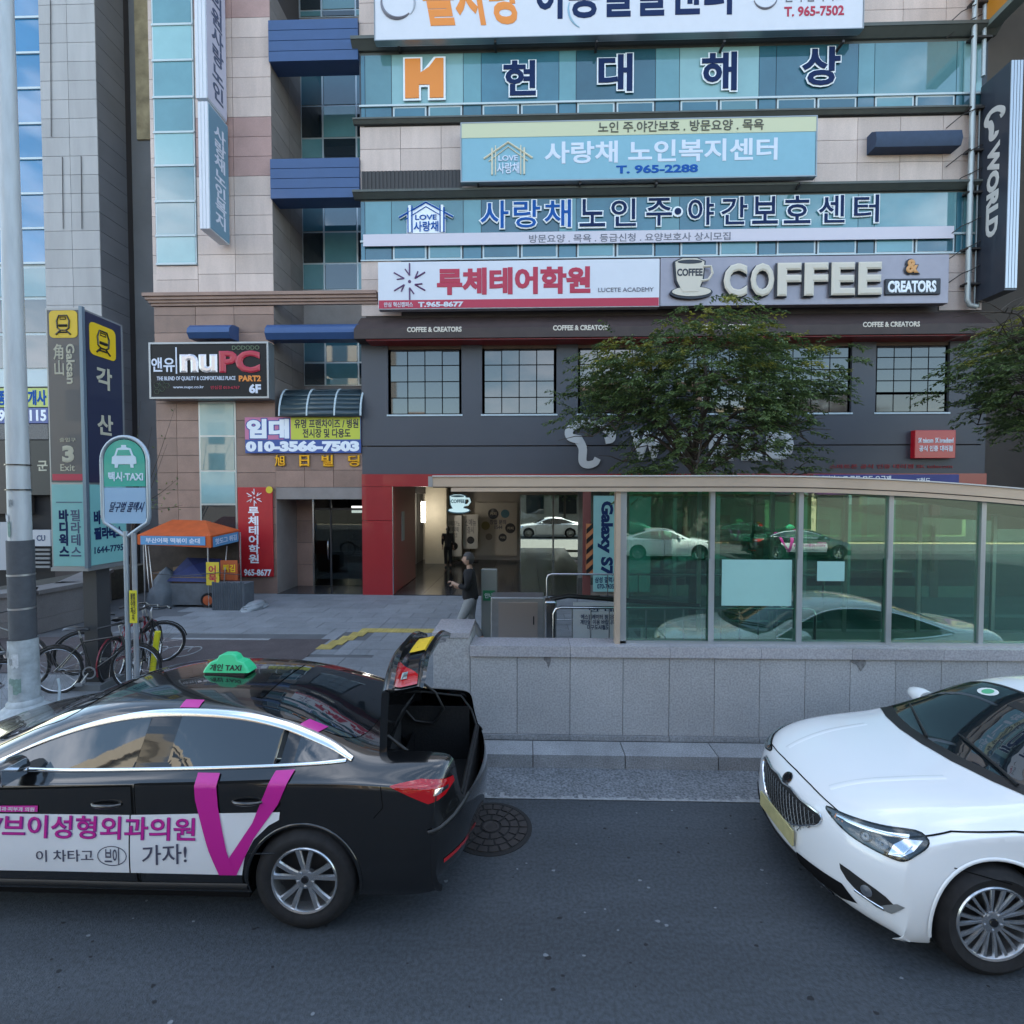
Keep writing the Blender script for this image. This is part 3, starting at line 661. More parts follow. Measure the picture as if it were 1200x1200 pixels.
def build_white():
    LIFT[0] = lambda z: z
    M = dict(BASE); M['paint'] = mat('paint_white', (.78, .79, .80), .22, spec=.5, coat=1)
    T = thing('sedan', 'white sedan with dark windscreen, chrome multi-spoke wheels and yellow number plate', 'car', local=True)
    B = lambda x, zt, w, **k: dict(x=x, zt=zt, w=w, **k)
    st = [B(.22, .22, .70, zs=.20, bow=.30), B(.03, .40, .86, bow=.34), B(.0, .60, .885, bow=.34, zb=.56), B(.06, .80, .885, bow=.32, zb=.76),
          B(.10, 1.05, .87, bow=.26, zb=.92, wb=.80), B(.30, 1.09, .905, bow=.1, zb=.93, wb=.85), B(.8, 1.12, .925, zb=.95, wb=.88), B(1.2, 1.27, .928, zb=.955, wb=.885, f=(.64, 1.19), g=(.48, 1.25)),
          B(1.7, 1.42, .926, zb=.95, wb=.885, f=(.60, 1.345), g=(.42, 1.405)), B(2.1, 1.475, .925, zb=.94, wb=.885, f=(.60, 1.39), g=(.40, 1.458)), B(2.6, 1.468, .925, zb=.935, wb=.885, f=(.61, 1.38), g=(.40, 1.45)),
          B(2.95, 1.41, .925, zb=.93, wb=.885, f=(.63, 1.32), g=(.43, 1.392)), B(3.23, 1.27, .925, zb=.925, wb=.882, f=(.68, 1.18), g=(.48, 1.24)), B(3.53, 1.11, .925, zb=.92, wb=.88, f=(.74, 1.03), g=(.52, 1.078)),
          B(3.76, 1.045, .925, bow=-.01, zb=.90, wb=.875, f=(.77, .985), g=(.55, 1.01)), B(4.25, .985, .925, bow=-.05, zb=.855, wb=.865, f=(.72, .955), g=(.5, .975)), B(4.55, .92, .92, bow=-.15, zb=.79, wb=.85, f=(.68, .90), g=(.46, .915)),
          B(4.74, .845, .915, bow=-.27, zb=.73, wb=.85, f=(.64, .83), g=(.42, .842)), B(4.86, .765, .91, bow=-.38, zb=.68, wb=.86, f=(.66, .74), g=(.42, .76)), B(4.925, .68, .905, bow=-.43, zb=.62, wb=.87), B(4.955, .56, .90, bow=-.44, zb=.52),
          B(4.965, .44, .895, bow=-.44, zb=.40), B(4.97, .32, .89, bow=-.44, zs=.2, zb=.29), B(4.93, .235, .885, bow=-.43, zs=.2), B(4.88, .215, .875, bow=-.42, zs=.195)]
    spec = dict(L=4.97, hw=.925, cz=.345, R=.345, rim=.235, track=.905, style=10, arches=((1.195, .40), (4.04, .40)))
    body, sk = car_common(T, st, spec, M)
    for sg in (-1, 1):
        fn = sk.fn('side', sg)
        fd = [(2.42, .26), (3.50, .27), (3.56, .55), (3.50, .90), (2.9, .915), (2.46, .925), (2.43, .6)]
        ar = [(1.195+cos(a)*.46, .345+sin(a)*.46) for a in [.05+.62*i/6 for i in range(7)]]
        rd = [(2.40, .26), (2.41, .6), (2.44, .925), (1.9, .935), (1.48, .945), (1.38, .80), *ar[::-1], (1.66, .26)]
        door(T, sk, fd, M['paint'], sg, M, handle=(2.62, .80)); door(T, sk, rd, M['paint'], sg, M, handle=(1.62, .83))
        top = [tuple(p) for p in crom([(.95, 1.06), (1.25, 1.17), (1.6, 1.28), (2.0, 1.345), (2.4, 1.355), (2.7, 1.31), (3.02, 1.185), (3.30, 1.045), (3.43, .985)], 6)]
        bot = [tuple(p) for p in crom([(3.43, .977), (2.9, .965), (2.2, .975), (1.5, 1.0), (1.0, 1.045)], 6)]
        drape([*top, *bot], fitted(fn, [*top, *bot], .004), 0, 'window', M['glass'], T, .06)
        ribbon([*top], .022, fn, .005, 'window_chrome', M['chrome'], body, raise_=.005); ribbon([*bot], .022, fn, .005, 'window_chrome', M['chrome'], body, raise_=.005)
        ribbon([(2.40, .97), (2.46, 1.35)], .07, fn, .006, 'pillar_trim', M['black_gloss'], body)
        c = sk.side(3.12, .98, 0, sg); mv = []
        for i in range(9):
            t = i/8; yy = .03+.21*t; s_ = (.55+.45*sin(pi*min(1, .25+t*.75)))*(1 if t < .9 else .8)
            for k in range(14):
                a = 2*pi*k/14; mv.append((c.x+cos(a)*.085*s_, c.y+sg*yy, c.z+.07+sin(a)*.075*s_))
        MB().tube([c+Vector((0, -sg*.02, 0)), c+Vector((0, sg*.06, .04))], .03, 8).add(mv, [(i*14+k, i*14+(k+1) % 14, (i+1)*14+(k+1) % 14, (i+1)*14+k) for i in range(8) for k in range(14)]+[tuple(range(14)), tuple(8*14+k for k in range(14))]).obj('mirror', M['paint'], T, smooth=60)
        lp = [(.10, .80), (.04, .86), (.12, .93), (.40, .95), (.60, .93), (.36, .82)]
        drape(lp, fn, .006, 'tail_lamp', M['red'], T, .04)
        # front corner seen slantwise: head lamp, fog lamp recess, seams
        ob = oblique(sk, (4.6, sg*.75, 0), (-.62*1, sg*.785, 0), (0, 0, 1), (-.785, -sg*.62, 0))    # u runs from the nose to the flank
        obh = (lambda o_: (lambda a_, b_, e: o_(-.385+(a_+.34)*.86, b_*.96+.118, e)))(ob)
        obf = (lambda o_: (lambda a_, b_, e: o_(-.22+(a_+.17)*.84, b_+.045, e)))(ob)
        hl = [(-.34, .672), (-.20, .690), (.05, .722), (.24, .748), (.31, .728), (.325, .700), (.27, .640), (.22, .598), (.15, .588), (.02, .592), (-.13, .605), (-.27, .640)]
        hl = [tuple(p) for p in crom(hl, 3, True)]
        h = drape(hl, obh, .003, 'headlight', M['black_gloss'], T, .025)
        ribbon([*hl, hl[0]], .010, obh, .004, 'headlight_seal', M['seam'], h, closed=False)
        for cx, cz, rr in ((-.02, .640, .034), (.085, .640, .038)):
            p = obh(cx, cz, .004); q = obh(cx, cz, .012)
            MB().lathe([(rr, 0), (rr, .006), (rr*.82, .009), (rr*.6, .004), (0, .012)], p, q-p, 20).obj('projector', mat('projector_dark', (.10, .11, .12), .15, .8), h, smooth=60)
        ribbon([(-.24, .664), (-.06, .676), (.10, .694), (.22, .716)], .026, obh, .006, 'lamp_reflector', M['lampin'], h, raise_=.006)
        drape([(.13, .600), (.205, .612), (.265, .66), (.295, .715), (.20, .700), (.15, .660)], obh, .006, 'lamp_reflector', M['lampin'], h, .03)
        ribbon([(.15, .612), (.215, .632), (.25, .68)], .010, obh, .009, 'lamp_tube', M['amber'] if False else M['chrome'], h, raise_=.004)
        for k in range(3): ribbon([(-.25+.028*k, .648), (-.245+.028*k, .672)], .012, obh, .007, 'indicator_cell', M['amber'], h)
        drape(hl, obh, .014, 'headlight_lens', M['lens'], h, .03)
        fg = [(-.20, .450), (-.14, .375), (.0, .322), (.11, .305), (.19, .345), (.12, .400), (-.02, .430)]
        f_ = drape([tuple(p) for p in crom(fg, 2, True)], obf, .004, 'fog_lamp_recess', M['plastic'], T, .03)
        p = obf(.00, .378, .005); q = obf(.0, .378, .02)
        MB().lathe([(.034, 0), (.034, .006), (.02, .009), (0, .012)], p, q-p, 18).obj('fog_lamp', M['lampin'], f_, smooth=60)
        drape([(.06, .305), (.16, .312), (.235, .385), (.19, .388), (.12, .348)], obf, .006, 'bumper_blade', mat('blade_grey', (.30, .31, .31), .4, .5), T, .03)
        ribbon([(-.08, .340), (.03, .325), (.11, .318)], .014, obf, .008, 'fog_chrome', M['chrome'], f_, raise_=.005)
        ribbon([(.30, .69), (.40, .655), (.52, .61)], .006, ob, .003, 'bumper_seam', M['seam'], body)
        ribbon([(3.53, .905), (3.9, .895), (4.25, .865), (4.50, .80)], .006, fn, .0035, 'bonnet_seam', M['seam'], body)
    tf = sk.fn('top')
    ws = [(3.60, -.70), (3.72, -.38), (3.75, 0), (3.72, .38), (3.60, .70), (3.24, .645), (2.97, .57), (2.94, 0), (2.97, -.57), (3.24, -.645)]
    w_ = [tuple(p) for p in crom(ws, 4, True)]
    wsn = drape(w_, tf, .003, 'windscreen', M['glass'], T, .06)
    ribbon([*w_, w_[0]], .022, tf, .005, 'windscreen_rubber', M['plastic'], wsn)
    wp = M['plastic']
    ribbon([(3.60, -.72), (3.70, -.50), (3.765, -.25), (3.785, 0), (3.765, .25), (3.70, .50), (3.60, .72)], .09, tf, .004, 'cowl', M['plastic'], body)
    for y0, y1, x0, x1 in ((.60, .02, 3.65, 3.55), (-.05, -.60, 3.74, 3.47)):
        pts = [tf(x0+(x1-x0)*i/8, y0+(y1-y0)*i/8, .022) for i in range(9)]; MB().tube(pts, [.010]*8+[.005], 6).obj('wiper', wp, T, smooth=60)
    st_ = mat('sticker_green', (.10, .42, .22), .5); sw = mat('sticker_white', (.7, .72, .7), .5)
    c = (3.06, -.30); drape([(c[0]+cos(a)*.05, c[1]+sin(a)*.085) for a in [2*pi*i/16 for i in range(16)]], tf, .006, 'windscreen_sticker', sw, wsn, .05)
    drape([(c[0]+cos(a)*.035, c[1]+sin(a)*.045) for a in [2*pi*i/16 for i in range(16)]], tf, .008, 'windscreen_sticker', st_, wsn, .05)
    drape([(3.12, -.07), (3.12, .10), (3.05, .10), (3.05, -.07)], tf, .005, 'sensor_cover', M['plastic'], wsn, .05)
    rw = [(.98, -.52), (.93, 0), (.98, .52), (1.3, .56), (1.62, .50), (1.66, 0), (1.62, -.50), (1.3, -.56)]
    drape([tuple(p) for p in crom(rw, 4, True)], tf, .004, 'rear_window', M['glass'], T, .06)
    for y in (-1, 1):
        ribbon([(3.98, y*.42), (4.3, y*.38), (4.7, y*.30)], .05, tf, .0, 'bonnet_crease', M['paint'], body, raise_=.003)
    # nose: grille, emblem, plate, lower intake
    ff = sk.fn('front')
    gr = [(-.42, .655), (-.36, .60), (-.20, .50), (0, .48), (.20, .50), (.36, .60), (.42, .655), (.40, .705), (.22, .70), (.10, .715), (0, .70), (-.10, .715), (-.22, .70), (-.40, .705)]
    gr = [(y, z) for y, z in gr]; gp = [tuple(p) for p in crom(gr, 2, True)]
    g = drape(gp, ff, .004, 'grille', M['plastic'], T, .04)
    ribbon([*gp, gp[0]], .015, ff, .007, 'grille_surround', M['chrome'], g, raise_=.010)
    ribbon([(-.60, .765), (-.42, .785), (-.2, .80), (0, .805), (.2, .80), (.42, .785), (.60, .765)], .006, ff, .003, 'bonnet_seam', M['seam'], body)
    mesh = MB()
    for k in range(24):
        for d in (-1, 1):
            y0 = -.50+.042*k; pts = []
            for i in range(9):
                z = .49+.215*i/8; y = y0+d*.13*i/8-(.0 if d > 0 else -.13)
                if abs(y) < .39-.7*max(0, .62-z)*1.2 and z < .70: pts.append(ff(y, z, .009))
            if len(pts) > 2: mesh.tube(pts, .0024, 4)
    mesh.obj('grille_mesh', mat('grille_metal', (.16, .165, .17), .35, .8), g)
    p = ff(0, .745, .003); q = ff(0, .745, .02); MB().lathe([(.05, 0), (.048, .006), (.03, .008), (0, .008)], p, q-p, 20).obj('bonnet_emblem', M['black_gloss'], T)
    lo = [(-.50, .34), (-.44, .235), (0, .215), (.44, .235), (.50, .34), (.30, .32), (0, .315), (-.30, .32)]
    drape(lo, ff, .004, 'lower_intake', M['plastic'], T, .04)
    for s_ in (-1, 1): drape([(.26*s_, .335), (.62*s_, .375), (.70*s_, .305), (.60*s_, .262), (.26*s_, .25)], ff, .006, 'side_intake', M['under'], T, .03)
    ribbon([(-.52, .225), (0, .20), (.52, .225)], .02, ff, .006, 'intake_chrome', M['chrome'], T, raise_=.006)
    a = ff(0, .43, .0).x+.012
    pl = MB().box(a-.012, a+.004, -.26, .26, .37, .49).obj('number_plate', mat('plate_muted', (.46, .41, .20), .5, var=.15, scale=12), T); bevel(pl, .004)
    return T
def copy_thing(src, label, **kw):
    """a copy of a thing with copies of its parts and their sub-parts"""
    r = src.copy(); COL.objects.link(r); r['label'] = label
    for ch in list(src.children):
        c = ch.copy(); COL.objects.link(c); c.parent = r; c.matrix_parent_inverse = ch.matrix_parent_inverse.copy()
        for g_ in list(ch.children):
            d = g_.copy(); COL.objects.link(d); d.parent = c; d.matrix_parent_inverse = g_.matrix_parent_inverse.copy()
    return r
def place(o, x, y, rz, z=0, s=None):
    o.location = (x, y, z); o.rotation_euler = (0, 0, rz)
    if s: o.scale = (s,)*3
    return o
# both cars face -x: their own +x (nose) is turned by half a turn, so the street flank (+y local) faces the lens
taxi = finish_taxi(); white = build_white()
# ---------------------------------------------------------------- palette of the place
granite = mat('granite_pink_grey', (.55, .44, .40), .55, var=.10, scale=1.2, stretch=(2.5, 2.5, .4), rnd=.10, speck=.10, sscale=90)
granite_red = mat('granite_rose', (.38, .24, .22), .55, var=.10, scale=1.5, rnd=.08, speck=.10, sscale=90)
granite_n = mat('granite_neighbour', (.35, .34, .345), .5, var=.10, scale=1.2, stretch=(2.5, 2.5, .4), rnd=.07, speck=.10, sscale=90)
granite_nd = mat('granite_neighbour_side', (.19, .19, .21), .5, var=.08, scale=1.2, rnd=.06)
brown_st = mat('brown_stone', (.27, .17, .135), .5, var=.14, scale=2.0, rnd=.16, speck=.10, sscale=60)
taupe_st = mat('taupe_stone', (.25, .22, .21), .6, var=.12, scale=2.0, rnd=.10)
joint = mat('joint_dark', (.07, .06, .06), .9)
cladding = mat('charcoal_cladding', (.062, .066, .082), .5, var=.06, scale=1.0)
wall_gr = mat('grey_granite_slab', (.37, .375, .385), .5, var=.09, scale=1.5, rnd=.07, speck=.20, sscale=50)
cap_gr = mat('grey_granite_cap', (.37, .365, .385), .22, var=.06, scale=2, rnd=.06, speck=.16, sscale=50)
kerb_m = mat('kerb_granite', (.25, .26, .275), .7, var=.2, scale=3, rnd=.08, speck=.25, sscale=60)
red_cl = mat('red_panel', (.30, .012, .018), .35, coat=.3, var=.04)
mull_w = mat('mullion_white', (.50, .58, .62), .4)
mull_d = mat('mullion_dark', (.03, .035, .045), .4)
steel = mat('steel_rail', (.55, .56, .58), .22, 1)
steel_b = mat('steel_brushed', (.42, .43, .45), .38, .85, var=.1, scale=6)
alu = mat('aluminium_frame', (.40, .44, .46), .35, .6)
cornice_m = mat('cornice_metal', (.085, .095, .09), .55, var=.1, scale=3)
def opaque_glass(name, col, rough=.03, spec=.9, coat=.8, **k): return mat(name, col, rough, spec=spec, coat=coat, **k)
g_teal = opaque_glass('glass_teal', (.10, .235, .265), rnd=.25, var=.15, scale=.7)
g_teal2 = opaque_glass('glass_teal_blind', (.25, .44, .46), rnd=.12, rough=.12, coat=.4, var=.05, scale=2)
g_deep = opaque_glass('glass_deep_blue', (.035, .12, .165), rnd=.3, var=.2, scale=.6)
g_dark = opaque_glass('glass_dark', (.012, .020, .026), rnd=.4)
g_blue = opaque_glass('glass_bright_blue', (.02, .16, .34), rnd=.08, var=.12, scale=.4)
g_cafe = opaque_glass('glass_cafe', (.03, .035, .04), spec=.8, coat=.45, rnd=.15)
dark_in = mat('interior_dark', (.02, .02, .022), .8)

# ---------------------------------------------------------------- ground
FY = 14.55                       # plane of the street front
def stu(o): return tag(o, None, kind='structure')
asph = mat('asphalt', (.043, .051, .061), .74, var=.24, scale=1.3, stretch=(.22, 1.3, 1), speck=.26, sscale=38, bump=.6, bscale=90)
stu(box('ground', mat('earth_grey', (.10, .10, .10), .9, var=.2), None, -150, 150, -150, 150, -.5, -.02))
KY0 = 5.50; KY1 = 5.82; GUT = 4.93
stu(box('road', asph, None, -60, 60, -18, KY0+.02, -.3, 0))
gut = stu(box('gutter', mat('gutter_concrete', (.145, .155, .17), .8, var=.16, scale=3, speck=.45, sscale=45, bump=.8, bscale=60), None, -60, 60, GUT, KY0, -.1, .006))
gl = MB(); random.seed(3)
for i in range(420):        # worn pale lip of the gutter, broken along its edge
    x = -9+18*i/420; w = random.uniform(.005, .05)*(1+1.2*(random.random() > .8)); gl.box(x, x+.043, GUT-.006, GUT+w, .0065, .009)
gl.obj('worn_edge', mat('worn_lime', (.26, .27, .28), .9, var=.3, scale=30), gut)
kp = stu(box('kerb', joint, None, -60, 60, KY0+.03, KY1-.02, 0, .135))
for i in range(-12, 14):
    piece('kerb_stone', kerb_m, kp, i*1.0+.08, i*1.0+1.07, KY0, KY1, 0, .15+random.uniform(-.002, .002))
SWX = -9.4
pave_base = mat('paving_base', (.10, .105, .115), .85, var=.15, scale=2)
side_w = stu(box('sidewalk', pave_base, None, -60, 60, KY1-.02, FY+.3, 0, .138))
pav = mat('paving_slab', (.20, .215, .235), .75, var=.14, scale=2.2, rnd=.09, speck=.16, sscale=70)
pavb = mat('bike_lane_asphalt', (.075, .062, .066), .85, var=.2, scale=2.5, speck=.3, sscale=90)
tact = mat('tactile_yellow', (.42, .33, .10), .7, var=.22, scale=4, rnd=.10)
lane_y0, lane_y1 = G(260, 790).y, G(260, 748).y
lane_x1 = G(375, 758).x
# tactile tiles: a path that runs out from the door, then turns along the front
tt = []
a = G(500, 738); t0 = G(420, 745); e_ = G(360, 772)
ty = (G(470, 741).y)
for i in range(9): tt.append((t0.x-.1+i*.302, ty))
for i in range(1, 5): tt.append((t0.x-.1-.10*i, ty-.302*i))
for x, y in tt:
    p = piece('tactile_tile', tact, side_w, x, x+.296, y, y+.296, .141, .153)
dots = MB()
for x, y in tt:
    for i in range(4):
        for j in range(4): dots.lathe([(.02, 0), (.014, .005), (0, .005)], (x+.05+.066*i, y+.05+.066*j, .153), (0, 0, 1), 6)
tag(dots.obj('tactile_bump', tact, side_w), None, kind='stuff')
k = 0
for ix in range(-9, 3):
    for iy in range(0, 18):
        x, y = ix*.9-.45*(iy % 2), 5.85+iy*.49
        if y > FY+.1: continue
        if x+.9 < lane_x1+.05 and y+.49 > lane_y0 and y < lane_y1: continue
        if any(abs(x+.45-q[0]-.15) < .62 and abs(y+.245-q[1]-.15) < .40 for q in tt): 
            continue
        piece('paving_slab', pav, side_w, x+.004, x+.894, y+.003, y+.486, .12, .15+random.uniform(-.0015, .0015)); k += 1
# small setts that fill in round the tactile tiles
for x, y in [(a_, b_) for a_ in [lane_x1-.2+.302*i for i in range(12)] for b_ in [ty-.302*5+.302*j for j in range(9)]]:
    if any(abs(x-q[0]) < .26 and abs(y-q[1]) < .26 for q in tt): continue
    piece('paving_slab', pav, side_w, x+.003, x+.297, y+.003, y+.297, .12, .1465)
bl = stu(box('bike_lane', pavb, None, -14, lane_x1, lane_y0, lane_y1, .05, .150))
white_p = mat('road_paint_white', (.26, .275, .29), .7, var=.25, scale=12)
box('lane_line', white_p, bl, G(202, 748).x, G(318, 748).x, lane_y1-.10, lane_y1, .150, .154)
bi = MB(); c0 = G(215, 757)
for s_ in (-.32, .32): bi.tube([(c0.x+s_+cos(t)*.17, c0.y-.35+sin(t)*.30, .152) for t in [2*pi*i/20 for i in range(20)]], .012, 5, closed=True)
bi.tube([(c0.x-.32, c0.y-.35, .152), (c0.x-.1, c0.y-.05, .152), (c0.x+.22, c0.y-.05, .152), (c0.x+.32, c0.y-.35, .152)], .012, 5)
bi.obj('bicycle_mark', white_p, bl)
random.seed(21); sp1, sp2 = MB(), MB()
for i in range(420):          # gum spots, chips and pale grit on the carriageway
    x, y = random.uniform(-6, 6), random.uniform(1.2, 4.85); r = random.uniform(.004, .016)*(1.6 if random.random() < .06 else 1); a = random.uniform(0, 3); (sp1 if i % 3 else sp2).prism([(cos(a+2*pi*k/7)*r*random.uniform(.7, 1.5), sin(a+2*pi*k/7)*r*random.uniform(.5, 1)) for k in range(7)], (x, y, .0008), (1, 0, 0), (0, 1, 0), (0, 0, 1), .0014 if i % 3 else .002)
road_ = bpy.data.objects['road']; tag(sp1.obj('gum_spot', mat('spot_dark', (.012, .013, .015), .8), road_), None, kind='stuff'); tag(sp2.obj('grit', mat('spot_pale', (.17, .19, .21), .8), road_), None, kind='stuff')
# manhole with ring pattern
mc = G(575, 970, 0); iron = mat('cast_iron', (.045, .040, .040), .6, .3, var=.2, scale=20); irond = mat('cast_iron_dark', (.012, .012, .013), .8)
mh = thing('manhole_cover', 'round cast iron manhole cover set in the asphalt beside the taxi bumper', 'manhole cover', (mc.x, mc.y, 0))
MB().lathe([(.37, -.02), (.37, .006), (.335, .008), (.335, .003), (0, .003)], mc, (0, 0, 1), 48).obj('cover_ring', irond, mh)
cells = MB()
for r0, r1, n in ((.10, .165, 8), (.18, .245, 14), (.26, .325, 20)):
    for i in range(n):
        t0_, t1_ = 2*pi*(i+.10)/n, 2*pi*(i+.90)/n; pts = [(cos(t)*r0, sin(t)*r0) for t in (t0_, (t0_+t1_)/2, t1_)]+[(cos(t)*r1, sin(t)*r1) for t in (t1_, (t0_+t1_)/2, t0_)]
        cells.prism(pts, mc, (1, 0, 0), (0, 1, 0), (0, 0, 1), .012)
cells.lathe([(.075, 0), (.075, .013), (.06, .014), (.05, .010), (0, .010)], mc, (0, 0, 1), 20)
cells.obj('cover_pattern', iron, mh)

# ---------------------------------------------------------------- commercial building
bld = thing('commercial_building', 'pink granite commercial block with teal window bands, charcoal cafe floor and red ground floor trim', 'building', (0, FY, .15))
xL, xW, xM, xR = P(179, 300, FY).x, P(320, 300, FY).x, P(423, 300, FY).x, P(1152, 300, FY).x
TOP = 31
REC = FY+1.95
# massing: solid bodies behind the cladding, open at ground level
zg = P(780, 560, FY).z         # underside of the upper storeys
box('wall', joint, bld, xL+.02, xW-.03, FY+.03, FY+14, .0, TOP)
rw_ = box('recess_wall', joint, bld, xW-.03, xM+.5, REC+.25, FY+14, P(370, 585, FY).z+.2, TOP)
mainw = box('main_wall', joint, bld, xM+.02, xR-.02, FY+.03, FY+14, zg+.02, TOP)
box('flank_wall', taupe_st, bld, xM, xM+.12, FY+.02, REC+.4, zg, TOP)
# left wing: upper granite, stair window strip, cornice, brown stone base
zc = P(250, 352, FY).z; zc2 = P(250, 346, FY).z
gx0, gx1 = P(183, 200, FY).x, P(228, 200, FY).x
wz = [P(205, y, FY).z for y in (310, 277, 237, 195, 156, 115, 72, 30)]; st_ = wz[-1]-wz[-2]
while wz[-1] < TOP-1: wz.append(wz[-1]+1.02)
sw_ = box('window_strip', mull_w, bld, gx0-.03, gx1+.03, FY-.02, FY+.03, wz[0]-.03, wz[-1]+.03)
for i in range(len(wz)-1):
    piece('pane', g_teal if i % 3 else g_teal2, sw_, gx0+.01, gx1-.01, FY-.03, FY, wz[i]+.03, wz[i+1]-.03)
for i in range(len(wz)): box('mullion', mull_w, sw_, gx0-.03, gx1+.03, FY-.055, FY-.02, wz[i]-.028, wz[i]+.028)
zr = [(P(270, 191, FY).z, P(270, 152, FY).z), (P(290, 26, FY).z, P(290, 6, FY).z)]
xs_ = [gx1+.05, P(274, 200, FY).x, xW]
zt0 = zc2+.05
n_ = 0; z = zt0; rows = []
th_ = .545
while z < P(270, -25, FY).z: rows.append(z); z += th_
for z in rows:
    red = any(a_-.2 < z+.2 < b_ for a_, b_ in zr)
    for i in range(2): piece('tile', granite_red if red else granite, bld, xs_[i]+.006, xs_[i+1]-.006, FY, FY+.03, z+.006, z+th_-.006)
    piece('tile', granite, bld, xL, gx0-.05, FY, FY+.03, z+.006, z+th_-.006) if gx0-xL > .12 else None
box('wall_upper', granite, bld, xL, gx0-.04, FY-.001, FY+.03, z, TOP); box('wall_upper', granite, bld, gx1+.04, xW, FY-.001, FY+.03, z, TOP)
z = wz[0]-.04-.5
for k in range(2):
    za = zc2+.05 if k else (wz[0]-.04+zc2+.05)/2
    zb2 = (wz[0]-.04+zc2+.05)/2 if k else wz[0]-.04
    piece('tile', granite, bld, xL, gx1+.04, FY, FY+.03, za+.006, zb2-.006)
# return face of the wing (looks towards the recess)
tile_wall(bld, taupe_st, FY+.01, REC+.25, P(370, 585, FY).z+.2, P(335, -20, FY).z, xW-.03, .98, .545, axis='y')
# cornice, stepped mouldings
co = MB(); x0c, x1c = P(172, 350, FY).x, P(443, 350, FY).x
for k, (d, za, zb) in enumerate(((.20, 345, 349), (.15, 349, 352.5), (.10, 352.5, 355.5), (.05, 355.5, 358.5))):
    co.box(x0c+.2-d, x1c, FY-d, FY+.02, P(250, zb, FY).z, P(250, za, FY).z-.004)
co.obj('cornice', brown_st, bld)
zb0 = .15; zb1 = P(250, 359, FY).z
wx0, wx1 = P(235, 540, FY).x, P(276, 540, FY).x; wzt, wzb = P(255, 472, FY).z, P(255, 640, FY).z
cols_ = [xL, P(207, 500, FY).x, wx0-.03]; colr = [wx1+.03, xW]
thb = .50; z = zb0
while z < zb1-.2:
    zz = min(z+thb, zb1)
    if z > wzt-.25: xs2 = [xL, P(230, 420, FY).x, P(275, 420, FY).x, xW]
    elif z > wzb-.1: xs2 = None
    else: xs2 = [xL, P(210, 600, FY).x, P(262, 600, FY).x, xW]
    for a_, b_ in ([(cols_[0], cols_[1]), (cols_[1], cols_[2]), (colr[0], colr[1])] if xs2 is None else list(zip(xs2, xs2[1:]))):
        piece('tile', brown_st, bld, a_+.006, b_-.006, FY-random.uniform(0, .004), FY+.03, z+.006, zz-.006)
    z = zz
lw = box('window', alu, bld, wx0-.03, wx1+.03, FY-.01, FY+.03, wzb-.03, wzt+.03)
zz_ = [wzb, P(255, 591, FY).z, P(255, 552, FY).z, P(255, 511, FY).z, wzt]
for i in range(4): piece('pane', g_dark if i == 0 else g_teal2 if i != 2 else g_teal, lw, wx0+.02, wx1-.02, FY-.022, FY, zz_[i]+.025, zz_[i+1]-.025)
# recess windows
rx0, rx1 = P(353, 300, REC).x, xM+.45
def fz(py, px=780, Y=FY): return P(px, py, Y).z
def recess_band(tag_, y_top, y_bot, lines, dark_top=0):
    z0, z1 = fz(y_bot, 390, REC), fz(y_top, 390, REC)
    w = box('window', alu, bld, rx0, rx1, REC, REC+.25, z0, z1)
    zs = [z1]+[fz(y, 390, REC) for y in lines]+[z0]; xx = [rx0+.05, P(380, 300, REC).x, P(419, 300, REC).x, rx1-.05]
    for i in range(len(zs)-1):
        for j in range(3):
            m = g_deep if (dark_top and i == 0) else (g_dark if (i+j) % 2 else g_teal)
            piece('pane', m, w, xx[j]+.03, xx[j+1]-.03, REC-.02, REC, zs[i+1]+.03, zs[i]-.03)
    return w
recess_band('a', -60, 20, (-40, 12)); recess_band('b', 83, 186, (124, 162), 1); recess_band('c', 243, 340, (272, 309), 1); recess_band('d', 400, 452, (425,), 1)
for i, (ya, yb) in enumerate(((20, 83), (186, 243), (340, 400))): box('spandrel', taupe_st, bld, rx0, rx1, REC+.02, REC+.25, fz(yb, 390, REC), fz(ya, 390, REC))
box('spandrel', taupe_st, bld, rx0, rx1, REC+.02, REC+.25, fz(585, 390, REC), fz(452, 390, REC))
# blue metal parapets spanning the recess
blue_m = mat('blue_metal', (.030, .075, .20), .45, var=.06, scale=2, coat=.2); blue_cl = mat('navy_awning_cloth', (.028, .05, .10), .7, var=.12, scale=5)
for ya, yb in ((22, 71), (185, 232)):
    xa, xb, z0, z1 = rect(320, ya, 423, yb, FY-.10); h = (z1-z0)
    b_ = box('parapet', blue_m, bld, xW+.0, xM-.005, FY-.02, FY+.45, z0+.02, z1-.02)
    for k in range(4):
        za = z0+h*k/4; piece('parapet_panel', blue_m, b_, xW+.0, xM-.005, FY-.10, FY-.03, za+.008, za+h/4-.008)
# main block: granite bands
tw_ = (xR-xM)/15.3
def band(y0, y1, holes=()):
    z0, z1 = fz(y1), fz(y0); n = max(1, round((z1-z0)/.545)); tile_wall(bld, granite, xM, xR, z0, z1, FY+.03, tw_, (z1-z0)/n, holes=holes)
box('band_backing', joint, bld, xM+.03, xR-.03, FY+.0305, FY+.05, 5, 6)
band(142, 221); band(302, 367, holes=[(P(447, 330, FY).x, P(1105, 330, FY).x, 0, 99)]); band(-30, 42, holes=[(P(445, 0, FY).x, P(1000, 0, FY).x, 0, 99)])
box('wall_upper', granite, bld, xM, xR, FY-.001, FY+.03, fz(-30), TOP)
box('band_step', cornice_m, bld, xM+.01, xR-.01, FY+.004, FY+.029, fz(231), fz(221)); box('band_step', cornice_m, bld, xM+.01, xR-.01, FY+.004, FY+.029, fz(57), fz(42))
